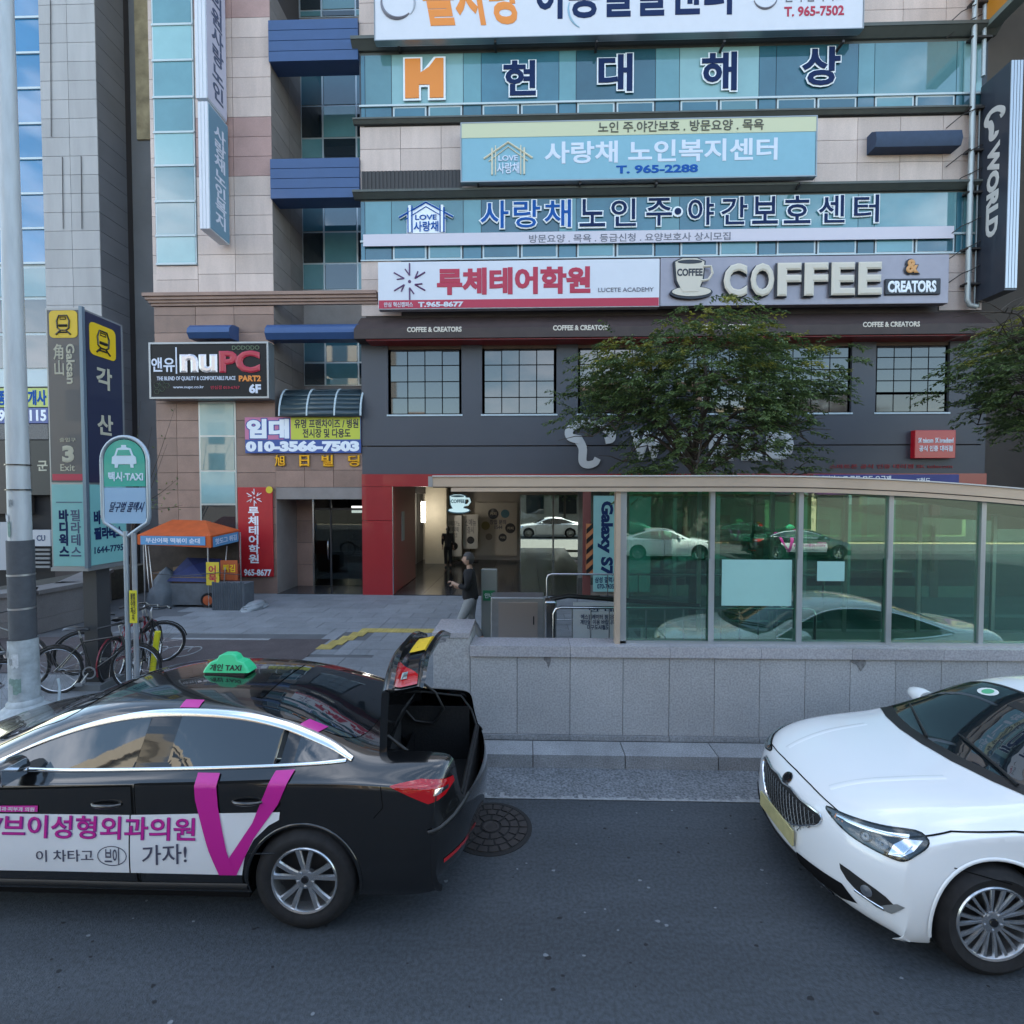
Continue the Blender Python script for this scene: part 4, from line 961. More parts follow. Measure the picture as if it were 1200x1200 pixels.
for i, (ya, yb, d) in enumerate(((43, 53, .26), (135, 140, .14), (222, 229, .22))):
    z0, z1 = fz(yb), fz(ya); m_ = MB()
    m_.prism([(FY+.02, z0), (FY-.06, z0), (FY-d, z0+(z1-z0)*.62), (FY-d-.02, z0+(z1-z0)*.62), (FY-d-.02, z1), (FY+.02, z1)], (xM-.16, 0, 0), (0, 1, 0), (0, 0, 1), (1, 0, 0), xR-xM+.30)
    m_.obj('cornice', cornice_m, bld)
edges4 = [423, 428, 459, 543, 564, 655, 675, 768, 796, 889, 909, 1005, 1024, 1120, 1128, 1150]
def ribbon_windows(y_top, y_rail, y_bot, pal, ry):
    zt, zr_, zb = fz(y_top), fz(y_rail), fz(y_bot); xs = [P(e, ry, FY).x for e in edges4]
    w = box('window_band', mull_d, bld, xM, xR-.02, FY+.0, FY+.029, zb, zt)
    for i in range(len(xs)-1):
        a, b = xs[i]+.008, xs[i+1]-.008
        piece('pane', pal[i % len(pal)], w, a, b, FY-.022, FY, zr_+.02, zt-.01)
        wd = b-a
        if wd > 1.2:
            for s_ in (0, 1):
                a2, b2 = a+wd*.5*s_, a+wd*.5*(s_+1)
                box('window_frame', mull_w, w, a2+.03, b2-.03, FY-.02, FY, zb+.03, zr_-.03)
                piece('pane', g_deep if (i+s_) % 3 else g_teal, w, a2+.075, b2-.075, FY-.03, FY-.021, zb+.07, zr_-.075)
        else: piece('pane', g_deep, w, a, b, FY-.022, FY, zb+.01, zr_-.03)
    box('rail', mull_w, w, xM, xR-.03, FY-.06, FY-.025, zr_-.03, zr_+.02); box('rail', mull_w, w, xM, xR-.03, FY-.04, FY-.0, zb-.0, zb+.03)
    return w
T1, T2, T3 = g_teal, g_teal2, g_deep
w4 = ribbon_windows(57, 118, 135, [T3, T1, T2, T1, T3, T1, T3, T1, T2, T3, T3, T1, T1, T1, T2], 95)
w3 = ribbon_windows(231, 279, 302, [T3, T1, T1, T1, T3, T1, T3, T1, T3, T1, T1, T1, T1, T3, T1], 255)
# white notice strip across the third storey glass
# ---------------------------------------------------------------- signs on the main block
SY = FY-.42
s_white = mat('sign_white', (.62, .63, .70), .35, coat=.2, var=.02); s_navy = mat('letter_navy', (.008, .022, .085), .7, spec=.2); s_edge = mat('letter_white', (.82, .86, .92), .4)
s_red = mat('letter_red', (.42, .012, .05), .4); s_orange = mat('letter_orange', (.75, .24, .03), .4); s_grey = mat('letter_grey', (.14, .14, .18), .4); s_blue = mat('letter_blue', (.012, .09, .36), .7, spec=.2)
frame_m = mat('sign_frame', (.30, .32, .34), .4, .6); sky_b = mat('sign_sky_blue', (.20, .40, .50), .4, var=.03, coat=.2); cream = mat('letter_cream', (.66, .60, .46), .4); s_pale = mat('letter_pale', (.62, .66, .78), .4)
black_m = mat('sign_black', (.012, .012, .014), .35, coat=.3); bracket_m = mat('bracket_dark', (.05, .045, .045), .6, .4)
def board(name, label, cat_, px, Y, mat_, t=.22, edge=None, group=None):
    x0, x1, z0, z1 = rect(*px, Y)
    o = box(name, mat_, None, x0, x1, Y, Y+t, z0, z1); tag(o, label, cat_, group); bevel(o, .012, 2)
    if edge: 
        m = MB(); e = edge
        m.box(x0-e, x1+e, Y-.015, Y+t*.8, z1, z1+e); m.box(x0-e, x1+e, Y-.015, Y+t*.8, z0-e, z0); m.box(x0-e, x0, Y-.015, Y+t*.8, z0, z1); m.box(x1, x1+e, Y-.015, Y+t*.8, z0, z1)
        m.obj('sign_rim', frame_m, o)
    return o
def brackets(o, px_list, y0, Y, dz=.0):
    for px in px_list:
        p = P(px, y0, Y); box('bracket', bracket_m, o, p.x-.03, p.x+.03, Y+.05, FY, p.z-.03, p.z+.03)
# top sign, cut by the upper edge of the photograph
sg = board('shop_sign', 'long white sign of the child development centre at the top of the facade', 'sign', (439, -62, 1012, 40), SY, s_white, edge=.02, group='signs on the main block')
LT(sg, '아동발달센터', 628, -32, 858, 20, SY, s_navy, bold=.03); LT(sg, '을사랑', 495, -36, 608, 30, SY, s_orange, bold=.035, shear=-.1)
LT(sg, 'T. 965-7502', 919, 7, 989, 19, SY, s_red, bold=.03); LT(sg, '언어·심리치료', 919, -12, 989, 2, SY, s_grey, bold=.01)
def arc(parent, cx, cy, r, a0, a1, Y, m, w=.03, n=24, name='sign_swirl'):
    c = P(cx, cy, Y); rr = abs(P(cx+r, cy, Y).x-c.x); mb = MB()
    mb.tube([(c.x+cos(a0+(a1-a0)*i/n)*rr, Y-.004, c.z+sin(a0+(a1-a0)*i/n)*rr) for i in range(n+1)], [w*(.35+.65*sin(pi*(i+.5)/(n+1))) for i in range(n+1)], 5); mb.obj(name, m, parent)
arc(sg, 466, 2, 19, pi*.95, pi*1.75, SY, s_grey, .05); arc(sg, 468, 4, 18, pi*1.75, pi*2.3, SY, mat('letter_silver', (.35, .38, .45), .4), .03)
arc(sg, 690, 10, 24, pi*.9, pi*1.35, SY, mat('swirl_blue', (.25, .42, .55), .4), .03); arc(sg, 897, -4, 14, pi*1.1, pi*1.9, SY, s_grey, .03)
brackets(sg, (465, 580, 700, 850, 990), 46, SY)
# insurance letters stuck on the fourth storey glass: each one a sign of its own
GY = FY-.05
hx = rect(475, 70, 520, 116, GY)
def plate_letter(s, px, m, rim, lab, bold=.028, ow=.06, cat_='sign letter', name='channel_letter', grp=None):
    t = thing(name, lab, cat_, (P(px[0], px[3], GY).x, GY, P(px[0], px[3], GY).z), group=grp)
    LT(t, s, *px, GY, m, bold=bold, outline=rim, ow=ow, depth=.03, name='letter_face'); return t
tH = thing('channel_letter', 'big orange H letter with white rim on the fourth storey glass', 'sign letter', (hx[0], GY, hx[2]), group='letters on the fourth storey glass')
def hpoly(g=0):
    return [(0-g, 0-g), (.36+g, 0-g), (.36+g, .34-g), (.64-g, .34-g), (.64-g, 0-g), (1+g, 0-g), (1+g, 1+g), (.80-g, 1+g), (.62-g, .78+g), (.40+g, .64+g), (.40+g, 1+g), (0-g, 1+g)]
w_, h_ = hx[1]-hx[0], hx[3]-hx[2]
MB().prism([(a*w_, b*h_) for a, b in hpoly(.05)], (hx[0], GY, hx[2]), (1, 0, 0), (0, 0, 1), (0, -1, 0), .03).obj('letter_rim', s_edge, tH)
MB().prism([(a*w_, b*h_) for a, b in hpoly()], (hx[0], GY-.031, hx[2]), (1, 0, 0), (0, 0, 1), (0, -1, 0), .02).obj('letter_face', s_orange, tH)
for ch, px in (('현', (590, 72, 628, 113, 'next to the orange H')), ('대', (701, 64, 741, 108, 'second after the orange H')), ('해', (822, 62, 863, 107, 'third after the orange H')), ('상', (939, 56, 984, 101, 'last in its row on the fourth storey'))):
    plate_letter(ch, px[:4], s_navy, s_edge, f'navy Korean letter with white rim, {px[4]}', grp='letters on the fourth storey glass')
# light blue sign of the day care centre
sb = board('shop_sign', 'light blue sign of the welfare centre with cream top strip and white lettering', 'sign', (541, 141, 956, 209), SY, sky_b, edge=.03, group='signs on the main block')
x0, x1, z0, z1 = rect(541, 141, 956, 209, SY)
box('sign_strip', mat('strip_cream', (.55, .56, .38), .45), sb, x0, x1, SY-.008, SY-.002, z1-(z1-z0)*.25, z1)
LT(sb, '노인 주.야간보호 . 방문요양 . 목욕', 701, 141, 895, 154, SY-.01, mat('letter_olive', (.08, .08, .06), .5), bold=.015)
LT(sb, '사랑채 노인복지센터', 638, 164, 911, 190, SY, s_pale, bold=.025); LT(sb, 'T. 965-2288', 722, 193, 818, 203, SY, s_blue, bold=.04)
def house_logo(parent, px, Y, m1, m2, rim=None, s='사랑채'):
    x0, x1, z0, z1 = rect(*px, Y); w, h = x1-x0, z1-z0; y = Y-.012
    f = lambda a, b: (x0+a*w, y, z0+b*h)
    if rim:
        MB().prism([(.14*w, -.02*h), (.86*w, -.02*h), (.86*w, .66*h), (.5*w, 1.0*h), (.14*w, .66*h)], (x0, Y-.012, z0), (1, 0, 0), (0, 0, 1), (0, -1, 0), .016).obj('logo_back', rim, parent)
        MB().tube([f(-.0, .50), f(.5, 1.0), f(1.0, .50)], .045, 5).tube([f(.2, .0), f(.2, .9)], .055, 5).tube([f(.8, 0), f(.8, .9)], .055, 5).obj('logo_rim', rim, parent)
        y = Y-.035
    r = .028
    MB().tube([f(0, .50), f(.5, 1.0), f(1, .50)], r, 5).tube([f(.10, .42), f(.5, .86), f(.9, .42)], r*.5, 5).tube([f(.17, .0), f(.17, .82)], r, 5).tube([f(.24, 0), f(.24, .9)], r*.6, 5).tube([f(.83, 0), f(.83, .82)], r, 5).tube([f(.76, 0), f(.76, .9)], r*.6, 5).obj('house_logo', m1, parent)
    O = f(.30, .42); letters(parent, 'LOVE', (O[0], y, O[2]), (w*.40, 0, 0), (0, 0, h*.17), m2, bold=.02)
    O = f(.27, .03); letters(parent, s, (O[0], y, O[2]), (w*.46, 0, 0), (0, 0, h*.34), m2, bold=.02)
house_logo(sb, (567, 167, 624, 205), SY, cream, s_pale)
brackets(sb, (560, 680, 770, 940), 213, SY)
# third storey glass: letters and logo, white strip
lg = thing('channel_logo', 'blue house shaped logo with white rim on the third storey glass', 'sign', (P(468, 272, GY).x, GY, P(468, 272, GY).z)); house_logo(lg, (468, 238, 531, 273), GY, s_blue, s_blue, s_edge)
word = '사랑채노인주·야간보호센터'; px_ = [563, 602, 638, 679, 716, 757, 790, 806, 845, 881, 918, 959, 1000]; wd_ = [33, 31, 31, 30, 29, 30, 8, 30, 30, 30, 31, 30, 29]
for i, ch in enumerate(word):
    t_ = (px_[i]-563)/437; y0 = 236-7*t_; y1 = 268-7*t_
    if ch == '·': y0, y1 = (y0+y1)/2-4, (y0+y1)/2+4
    nth = ('sa, first', 'rang, second', 'chae, third', 'no, fourth', 'in, fifth', 'ju, sixth', '', 'ya, first after the dot', 'gan, second after the dot', 'bo, third after the dot', 'ho, fourth after the dot', 'sen, next to last', 'teo, last')[i]
    plate_letter(ch, (px_[i], y0, px_[i]+wd_[i], y1), s_blue if i < 3 else s_navy, s_edge, (f'{"blue" if i < 3 else "navy"} letter {nth}, in the third storey row' if ch != '·' else 'small navy dot in the letter row on the third storey glass'), bold=.010, ow=.050, grp='letters on the third storey glass')
ns = box('notice_strip', mat('strip_lilac', (.60, .56, .64), .5), None, P(426, 285, GY-.03).x, P(1117, 272, GY-.03).x, GY-.06, GY-.03, fz(286), fz(272)); tag(ns, 'long thin white strip sign across the third storey windows', 'sign')
LT(ns, '방문요양 . 목욕 . 등급신청 . 요양보호사 상시모집', 620, 273.5, 856, 283, GY-.06, s_grey, bold=.01, depth=.006)
# corrugated dark panel on the band
cp = MB(); x0, x1, z0, z1 = rect(424, 200, 541, 222, FY-.04); n = 26
pts = [(x0, 0)]
for i in range(n):
    xa = x0+(x1-x0)*i/n; q = (x1-x0)/n; cp.prism([(xa, z0), (xa+q*.5, z0), (xa+q*.5-.0, z1), (xa-.0, z1)], (0, FY-.05, 0), (1, 0, 0), (0, 0, 1), (0, 1, 0), .05)
    cp.box(xa+q*.5, xa+q, FY-.03, FY, z0, z1)
cp.obj('corrugated_panel', mat('corrugated_dark', (.05, .045, .045), .5, .3), bld)
# academy sign
sa = board('shop_sign', 'white sign of the language academy with starburst mark and red bottom strip', 'sign', (443, 305, 773, 361), SY, s_white, edge=.0, group='signs on the main block')
x0, x1, z0, z1 = rect(443, 305, 773, 361, SY); box('sign_strip', s_red, sa, x0+.02, x1-.02, SY-.008, SY-.002, z0+.02, z0+(z1-z0)*.19)
LT(sa, '루체테어학원', 512, 313, 692, 345, SY, s_red, bold=.045); LT(sa, 'LUCETE ACADEMY', 701, 337, 766, 342, SY, s_grey, bold=.005)
LT(sa, '안심 혁신캠퍼스', 450, 354, 484, 360, SY-.008, s_white, bold=.02); LT(sa, 'T.965-8677', 490, 353.5, 543, 360, SY-.008, s_white, bold=.05)
def starburst(parent, cx, cy, r, Y, m, w=.022):
    c = P(cx, cy, Y); rr = abs(P(cx+r, cy, Y).x-c.x); mb = MB()
    for k in range(6):
        a = pi/2+pi/3*k; d = Vector((cos(a), 0, sin(a))); q = Vector((cos(a+.62), 0, sin(a+.62))); o = Vector((c.x, Y-.006, c.z))
        mb.tube([o+d*rr*.34, o+d*rr], w, 5); mb.tube([o+d*rr*.34, o+d*rr*.34+q*rr*.42], w*.9, 5)
    mb.lathe([(rr*.09, 0), (rr*.09, .01), (0, .01)], (c.x, Y, c.z), (0, -1, 0), 12); mb.obj('starburst', m, parent)
starburst(sa, 480, 330, 21, SY, mat('letter_purple', (.10, .03, .12), .4))
# coffee sign
cf_b = mat('sign_lavender_metal', (.30, .28, .33), .35, .2, var=.05); l_cream = mat('letter_warm_white', (.60, .54, .46), .4); dk_rim = mat('letter_dark_rim', (.02, .025, .04), .5)
sc = board('shop_sign', 'lavender grey COFFEE and CREATORS sign with raised cream letters and cup mark', 'sign', (774, 300, 1112, 357), SY, cf_b, edge=.0, group='signs on the main block')
for i, ch in enumerate('COFFEE'):
    xa = 846+i*31.3; LT(sc, ch, xa, 311-.35*i, xa+27.5, 350-.5*i, SY, l_cream, bold=.04, outline=dk_rim, ow=.062, depth=.10, name='raised_letter')
LT(sc, '&', 1060, 305, 1075, 321, SY, mat('letter_amber', (.62, .30, .10), .4), bold=.05, outline=dk_rim, ow=.12, depth=.05)
x0, x1, z0, z1 = rect(1036, 327, 1101, 346, SY); bevel(box('word_plate', dk_rim, sc, x0, x1, SY-.05, SY, z0, z1), .04, 3)
LT(sc, 'CREATORS', 1040, 329, 1097, 343, SY-.05, s_edge, bold=.05, depth=.02)
def cup_logo(parent, px, Y, m1, m2, t=.10):
    x0, x1, z0, z1 = rect(*px, Y); w, h = x1-x0, z1-z0; f = lambda a, b, e=0: Vector((x0+a*w, Y-e, z0+b*h))
    el = lambda cx, cz, rx, rz, n=24: [(cx+cos(2*pi*i/n)*rx, cz+sin(2*pi*i/n)*rz) for i in range(n)]
    def pr(poly, m, e0, e1, nm): MB().prism([(a*w, b*h) for a, b in poly], (x0, Y-e0, z0), (1, 0, 0), (0, 0, 1), (0, -1, 0), e1-e0).obj(nm, m, parent)
    pr(el(.5, .13, .52, .17), m2, 0, t, 'saucer_rim'); pr(el(.5, .15, .47, .125), m1, t*.98, t*1.15, 'saucer')
    body = [(.10, .93), (.14, .45), (.28, .14), (.66, .14), (.76, .45), (.80, .93), (.62, 1.02), (.28, 1.02)]
    pr([((a-.45)*1.12+.45, (b-.5)*1.06+.5) for a, b in body], m2, 0, t*1.05, 'cup_rim'); pr(body, m1, t*1.04, t*1.25, 'cup')
    pr(el(.45, .93, .30, .055), m2, t*1.24, t*1.3, 'cup_mouth')
    MB().tube([f(.78, .80, t*1.2), f(.96, .80, t*1.2), f(1.0, .62, t*1.2), f(.90, .45, t*1.2), f(.74, .42, t*1.2)], .035, 6).obj('cup_handle', m1, parent)
    O = f(.14, .55, t*1.26); letters(parent, 'COFFEE', O, (w*.62, 0, 0), (0, 0, h*.20), m2, bold=.04, depth=.006)
cup_logo(sc, (785, 306, 833, 350), SY, l_cream, dk_rim)
# navy rolled awning on the band
ra = MB(); x0, x1, z0, z1 = rect(1026, 149, 1127, 171, FY-.35)
ra.prism([(FY, z0), (FY-.34, z0), (FY-.40, z0+(z1-z0)*.35), (FY-.36, z0+(z1-z0)*.8), (FY-.2, z1), (FY, z1)], (x0, 0, 0), (0, 1, 0), (0, 0, 1), (1, 0, 0), x1-x0)
ra.obj('rolled_awning', blue_cl, bld, smooth=40)
# brown canopy over the cafe floor
aw = MB(); xa, xb = P(415, 390, FY-.6).x, P(1167, 385, FY-.6).x
zA, zB, zC = fz(369, 780, FY), fz(382, 780, FY-.6), fz(394, 780, FY-.6)
canop = mat('canopy_brown', (.045, .028, .026), .6, var=.2, scale=3); 
aw.prism([(FY, zA), (FY-.60, zB), (FY-.62, zB-.01), (FY-.62, zC), (FY-.58, zC), (FY, zC+.02)], (xa, 0, 0), (0, 1, 0), (0, 0, 1), (1, 0, 0), xb-xa)
awn = aw.obj('canopy', canop, bld)
box('canopy_soffit', red_cl, bld, xa+.3, xb-.3, FY-.55, FY-.0, zC-.03, zC-.004)
for a, b, y in ((477, 541, 386), (648, 714, 384), (822, 886, 383), (1011, 1078, 380)): LT(awn, 'COFFEE & CREATORS', a, y-3, b, y+3.2, FY-.62, l_cream, bold=.04, depth=.01)
# ---------------------------------------------------------------- cafe floor (second storey)
zc_t, zc_b = fz(398), fz(556)
wins = [(455, 541), (565, 652), (677, 764), (790, 878), (905, 997), (1025, 1111)]
zw1, zw0 = fz(402), fz(485.5)
xs_c = [xM+.0]+[q for a, b in wins for q in (P(a, 440, FY).x, P(b, 440, FY).x)]+[P(1155, 440, FY).x]
for i in range(0, len(xs_c), 2): box('pier', cladding, bld, xs_c[i], xs_c[i+1], FY-.05, FY+.03, zw0, zc_t+.12)
box('cladding_top', cladding, bld, xM, xs_c[-1], FY-.049, FY+.03, zw1, zc_t+.12) if zw1 < zc_t else None
box('cladding_panel', cladding, bld, xM, xs_c[-1], FY-.05, FY+.03, fz(521.5), zw0); box('cladding_panel', cladding, bld, xM, xs_c[-1], FY-.05, FY+.03, zc_b, fz(523))
box('flank_cladding', cladding, bld, xs_c[-1]-.12, xs_c[-1]-.002, FY-.045, FY+3, zc_b, zc_t+.1)
for i, (a, b) in enumerate(wins):
    x0, x1 = P(a, 440, FY).x, P(b, 440, FY).x
    w = box('cafe_window', mull_d, bld, x0, x1, FY+.03, FY+.14, zw0, zw1)
    low = i in (4, 5); zl = fz(463) if low else zw0
    box('window_head', mat('head_brown', (.12, .08, .06), .6), w, x0, x1, FY-.0, FY+.04, zw1-.12, zw1)
    for r in range(4):
        for c in range(4):
            if low and r == 0 and False: continue
            xa, xb = x0+.06+(x1-x0-.12)*c/4, x0+.06+(x1-x0-.12)*(c+1)/4; za, zb = zl+.04+(zw1-.16-zl)*r/4, zl+.04+(zw1-.16-zl)*(r+1)/4
            p = piece('pane', g_cafe, w, xa+.014, xb-.014, FY+.015, FY+.03, za+.014, zb-.014)
            p.rotation_euler = (random.uniform(-.006, .006), 0, random.uniform(-.006, .006))
    if low:
        for c in range(4):
            xa, xb = x0+.06+(x1-x0-.12)*c/4, x0+.06+(x1-x0-.12)*(c+1)/4
            piece('pane', mat('interior_warm_glass', (.10, .075, .06), .1, spec=.8, rnd=.3), w, xa+.014, xb-.014, FY+.015, FY+.03, zw0+.05, zl-.02)
    box('window_sill', mull_w, w, x0-.03, x1+.03, FY-.075, FY+.02, zw0-.03, zw0+.015)
# big word on the charcoal front, half hidden by the tree
tw = mat('letter_dull_white', (.50, .50, .50), .5)
bw = thing('shop_sign', 'large white T WORLD letters on the charcoal front behind the tree', 'sign', (P(664, 548, FY).x, FY-.06, P(664, 548, FY).z))
def t_mark(parent, O, U, V, m, t=.05):
    U, V, O = Vector(U), Vector(V), Vector(O); N = U.cross(V).normalized(); h = .10*V.length
    def stroke(path, w0, w1, t=t):
        q = crom([(p[0]*U.length, p[1]*V.length, 0) for p in path], 6); n = len(q); L_, R_ = [], []
        for i in range(n):
            d = (q[min(i+1, n-1)]-q[max(i-1, 0)]).normalized(); w = w0+(w1-w0)*i/(n-1); m_ = Vector((-d.y, d.x, 0))*w
            L_.append(((q[i]+m_).x, (q[i]+m_).y)); R_.append(((q[i]-m_).x, (q[i]-m_).y))
        mb = MB(); X_, Y_ = U.normalized(), V.normalized()
        for (l, r_) in zip(L_, R_): mb.v += [tuple(O+X_*l[0]+Y_*l[1]+N*t), tuple(O+X_*r_[0]+Y_*r_[1]+N*t), tuple(O+X_*l[0]+Y_*l[1]), tuple(O+X_*r_[0]+Y_*r_[1])]
        for i in range(n-1): k = i*4; mb.f += [(k, k+1, k+5, k+4), (k+2, k+6, k+7, k+3), (k, k+4, k+6, k+2), (k+1, k+3, k+7, k+5)]
        mb.f += [(0, 2, 3, 1), (4*n-4, 4*n-3, 4*n-1, 4*n-2)]; mb.mi = [0]*len(mb.f); mb.obj('t_mark', m, parent)
    stroke([(.30, .60), (.08, .66), (.06, .82), (.28, .95), (.62, .92), (.92, .76), (.95, .62), (.82, .58)], h*.9, h*.75)
    stroke([(.24, .62), (.34, .42), (.34, .14), (.44, .06), (.60, .10), (.66, .20)], h*.95, h*.7, t*.8)
x0, x1, z0, z1 = rect(664, 494, 719, 548, FY-.05); t_mark(bw, (x0, FY-.055, z0), (x1-x0, 0, 0), (0, 0, z1-z0), tw, .06)
for ch, a, b in (('W', 738, 779), ('O', 785, 822), ('R', 830, 860), ('L', 868, 893), ('D', 897, 930)): LT(bw, ch, a, 504, b, 540, FY-.055, tw, bold=.07, depth=.06, name='raised_letter')
rs_ = board('shop_sign', 'small square red phone dealer sign on the charcoal wall', 'sign', (1072, 504, 1120, 537), FY-.22, mat('sign_red', (.50, .008, .02), .35, coat=.3), t=.16)
LT(rs_, 'SK telecom  SK broadband', 1076, 513, 1117, 519, FY-.22, s_edge, bold=.03); LT(rs_, '공식 인증 대리점', 1077, 522, 1116, 529, FY-.22, s_edge, bold=.03)
LT(bld, '스마트폰 공식 인증 대리점 SK telecom', 972, 544, 1116, 549, FY-.055, mat('letter_dim_red', (.25, .01, .02), .5), bold=.02)
# red trim of the ground floor
zr1, zr0 = fz(555.5), fz(570)
xc1, xc2 = P(425, 640, FY).x, P(461, 640, FY).x; xe = P(1152, 560, FY).x; xg = P(690, 640, FY).x
box('red_beam', red_cl, bld, xM, xe, FY-.11, FY+.25, zr0, zr1)
rc = box('red_column', red_cl, bld, xM, xc2, FY-.10, FY+.30, .15, fz(610, 443)); box('red_column', red_cl, bld, xM, xc2, FY-.10, FY+.30, fz(610, 443)+.012, zr0-.004)
box('steel_corner', steel, rc, xc2, xc2+.025, FY-.10, FY-.06, .15, zr0)
bn = board('banner', 'blue phone shop banner with white letters above the entrance shelter', 'banner', (953, 556, 1124, 571), FY-.16, mat('banner_blue', (.03, .04, .22), .5, var=.1), t=.02)
LT(bn, '갤럭시 노트 공동 모두 요금제', 960, 557.5, 1044, 565, FY-.16, s_edge, bold=.03); LT(bn, 'T월드', 1074, 560, 1090, 566, FY-.16, s_edge, bold=.02)
bt = MB(); x0, x1, z0, z1 = rect(855, 556, 953, 571, FY-.16)
tag(box('banner', mat('banner_maroon', (.16, .01, .04), .5), None, x0, x1, FY-.16, FY-.14, z0, z1), 'dark red banner beside the blue phone banner above the shelter', 'banner')
# lobby: deep open passage with floor, side walls, ceiling, back wall with a way out
LB = FY+8.0; zf = .17
fl = mat('lobby_floor_polished', (.030, .031, .036), .16, spec=.6, var=.2, scale=2, rnd=.15)
lf = tag(box('lobby_floor', joint, None, xc2, xg+.3, FY-.15, LB+5.5, .02, zf-.02), None, kind='structure')
for i in range(7):
    for j in range(11):
        a = xc2+.02+(xg+.3-xc2)*i/7; piece('floor_tile', fl, lf, a, a+(xg+.3-xc2)/7-.008, FY-.15+j*1.22, FY-.15+j*1.22+1.212, zf-.03, zf)
box('lobby_ceiling', mat('ceiling_grey', (.60, .60, .58), .8), bld, xM, xe, FY+.25, LB+5.5, zg+.0-.10, zg)
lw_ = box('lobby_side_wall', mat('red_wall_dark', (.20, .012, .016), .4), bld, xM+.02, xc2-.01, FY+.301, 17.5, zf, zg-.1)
box('lobby_inner_wall', mat('inner_wall_grey', (.35, .34, .32), .7), bld, xM+.02, xM+.1, 17.501, LB+.3, zf, zg-.1); box('lobby_side_floor', fl, bld, xM+.1, xc2+.01, 17.501, LB+.2, .05, zf-.002)
box('wall_poster', mat('poster_grey', (.25, .24, .23), .5), lw_, xc2-.012, xc2+.004, FY+1.0, FY+1.35, 1.6, 2.5)
beige = mat('lobby_beige', (.50, .46, .40), .6, var=.06, scale=1)
xo0, xo1 = P(609, 620, LB).x, P(688, 620, LB).x
bwall = box('lobby_back_wall', beige, bld, xM, xo0, LB, LB+.3, zf, zg-.1); box('lobby_back_wall', taupe_st, bld, xo1, xe, LB, LB+.3, zf, zg-.1); box('lobby_lintel', beige, bld, xo0, xo1, LB+.01, LB+.29, P(640, 580, LB).z, zg-.1)
for k in range(3):
    xm_ = xo0+(xo1-xo0)*k/2; box('door_post', alu, bwall, xm_-.04, xm_+.04, LB+.04, LB+.099, zf, P(640, 580, LB).z)
cx0, cx1 = P(499, 620, LB-1.2).x, P(524, 620, LB-1.2).x
box('lobby_column', mat('column_cream', (.60, .54, .42), .55, var=.05), bld, cx0, cx1, LB-1.4, LB-.8, zf, zg-.1)
dk = MB(); a0, a1 = P(462, 620, LB-.1).x, P(493, 620, LB-.1).x
box('dark_partition', dark_in, bld, xM+.1, a1-.15, LB-1.2, LB-1.1, zf, zg-.1)
lamp_em = mat('lit_panel', (1, .93, .80), .5, emit=7)
lp_ = box('ceiling_lamp', lamp_em, None, P(494, 600, LB-2.4).x, P(498, 600, LB-2.4).x, LB-2.45, LB-2.35, P(497, 612, LB-2.4).z, P(497, 588, LB-2.4).z); tag(lp_, 'narrow lit lamp panel beside the cream lobby column', 'lamp')
# poster wall with round badges
pb = box('poster_board', mat('poster_cream', (.60, .56, .48), .5, var=.04), None, P(557, 620, LB-.15).x, P(606, 620, LB-.15).x, LB-.2, LB-.12, P(580, 651, LB-.2).z, P(580, 589, LB-.2).z); tag(pb, 'large cream poster board with round badges at the back of the lobby', 'poster')
for cx, cy, r, m in ((578, 602, 6.2, black_m), (592, 602, 5, mat('badge_blue', (.10, .25, .32), .5)), (598, 619, 6, black_m), (589, 630, 4.8, black_m), (569, 616, 5, mat('badge_olive', (.30, .27, .10), .5)), (573, 629, 4, mat('badge_sand', (.28, .25, .20), .5))):
    c = P(cx, cy, LB-.2); rr = abs(P(cx+r, cy, LB-.2).x-c.x); MB().lathe([(rr, 0), (rr, .012), (0, .012)], (c.x, LB-.2, c.z), (0, -1, 0), 20).obj('badge', m, pb)
    if m is black_m: letters(pb, '커피', (c.x-rr*.6, LB-.212, c.z-rr*.3), (rr*1.2, 0, 0), (0, 0, rr*.6), cream, bold=.02, depth=.004)
LT(pb, '창업 문의\n1544', 574, 609, 593, 620, LB-.2, s_grey, bold=.03, align='CENTER')
for i, (a, b, c, d, s) in enumerate(((523, 604, 541, 652, '아메리카노\n카페라떼\n핫초코'), (543, 603, 560, 643, '신메뉴\n출시'))):
    x0, x1, z0, z1 = rect(a, b, c, d, LB-1.0+.2*i); q = box('banner_stand', mat('banner_offwhite', (.62, .61, .58), .55), None, x0, x1, LB-1.0+.2*i, LB-.97+.2*i, z0, z1)
    tag(q, ('taller' if i == 0 else 'shorter')+' off-white menu banner stand at the back of the lobby', 'banner stand')
    box('stand_foot', bracket_m, q, x0, x1, LB-1.1+.2*i, LB-.8+.2*i, zf, zf+.04); box('stand_pole', bracket_m, q, (x0+x1)/2-.01, (x0+x1)/2+.01, LB-.965+.2*i, LB-.95+.2*i, zf, z1)
    letters(q, s, (x0+.08, LB-1.0+.2*i, z0+(z1-z0)*.45), (x1-x0-.16, 0, 0), (0, 0, (z1-z0)*.42), s_grey, bold=.01, depth=.004)
    MB().lathe([((x1-x0)*.26, 0), ((x1-x0)*.26, .006), (0, .006)], ((x0+x1)/2, LB-1.0+.2*i, z0+(z1-z0)*.25), (0, -1, 0), 16).obj('badge', black_m, q)
# hanging coffee cup sign at the mouth of the passage
hs = thing('hanging_sign', 'small pale cup shaped COFFEE sign hanging inside the passage', 'sign', tuple(P(538, 601, FY+.4)))
cup_logo(hs, (525, 580, 551, 601), FY+.4, mat('cup_pale_teal', (.50, .66, .66), .4, emit=.15), mat('letter_teal_dark', (.02, .10, .14), .4), .05)
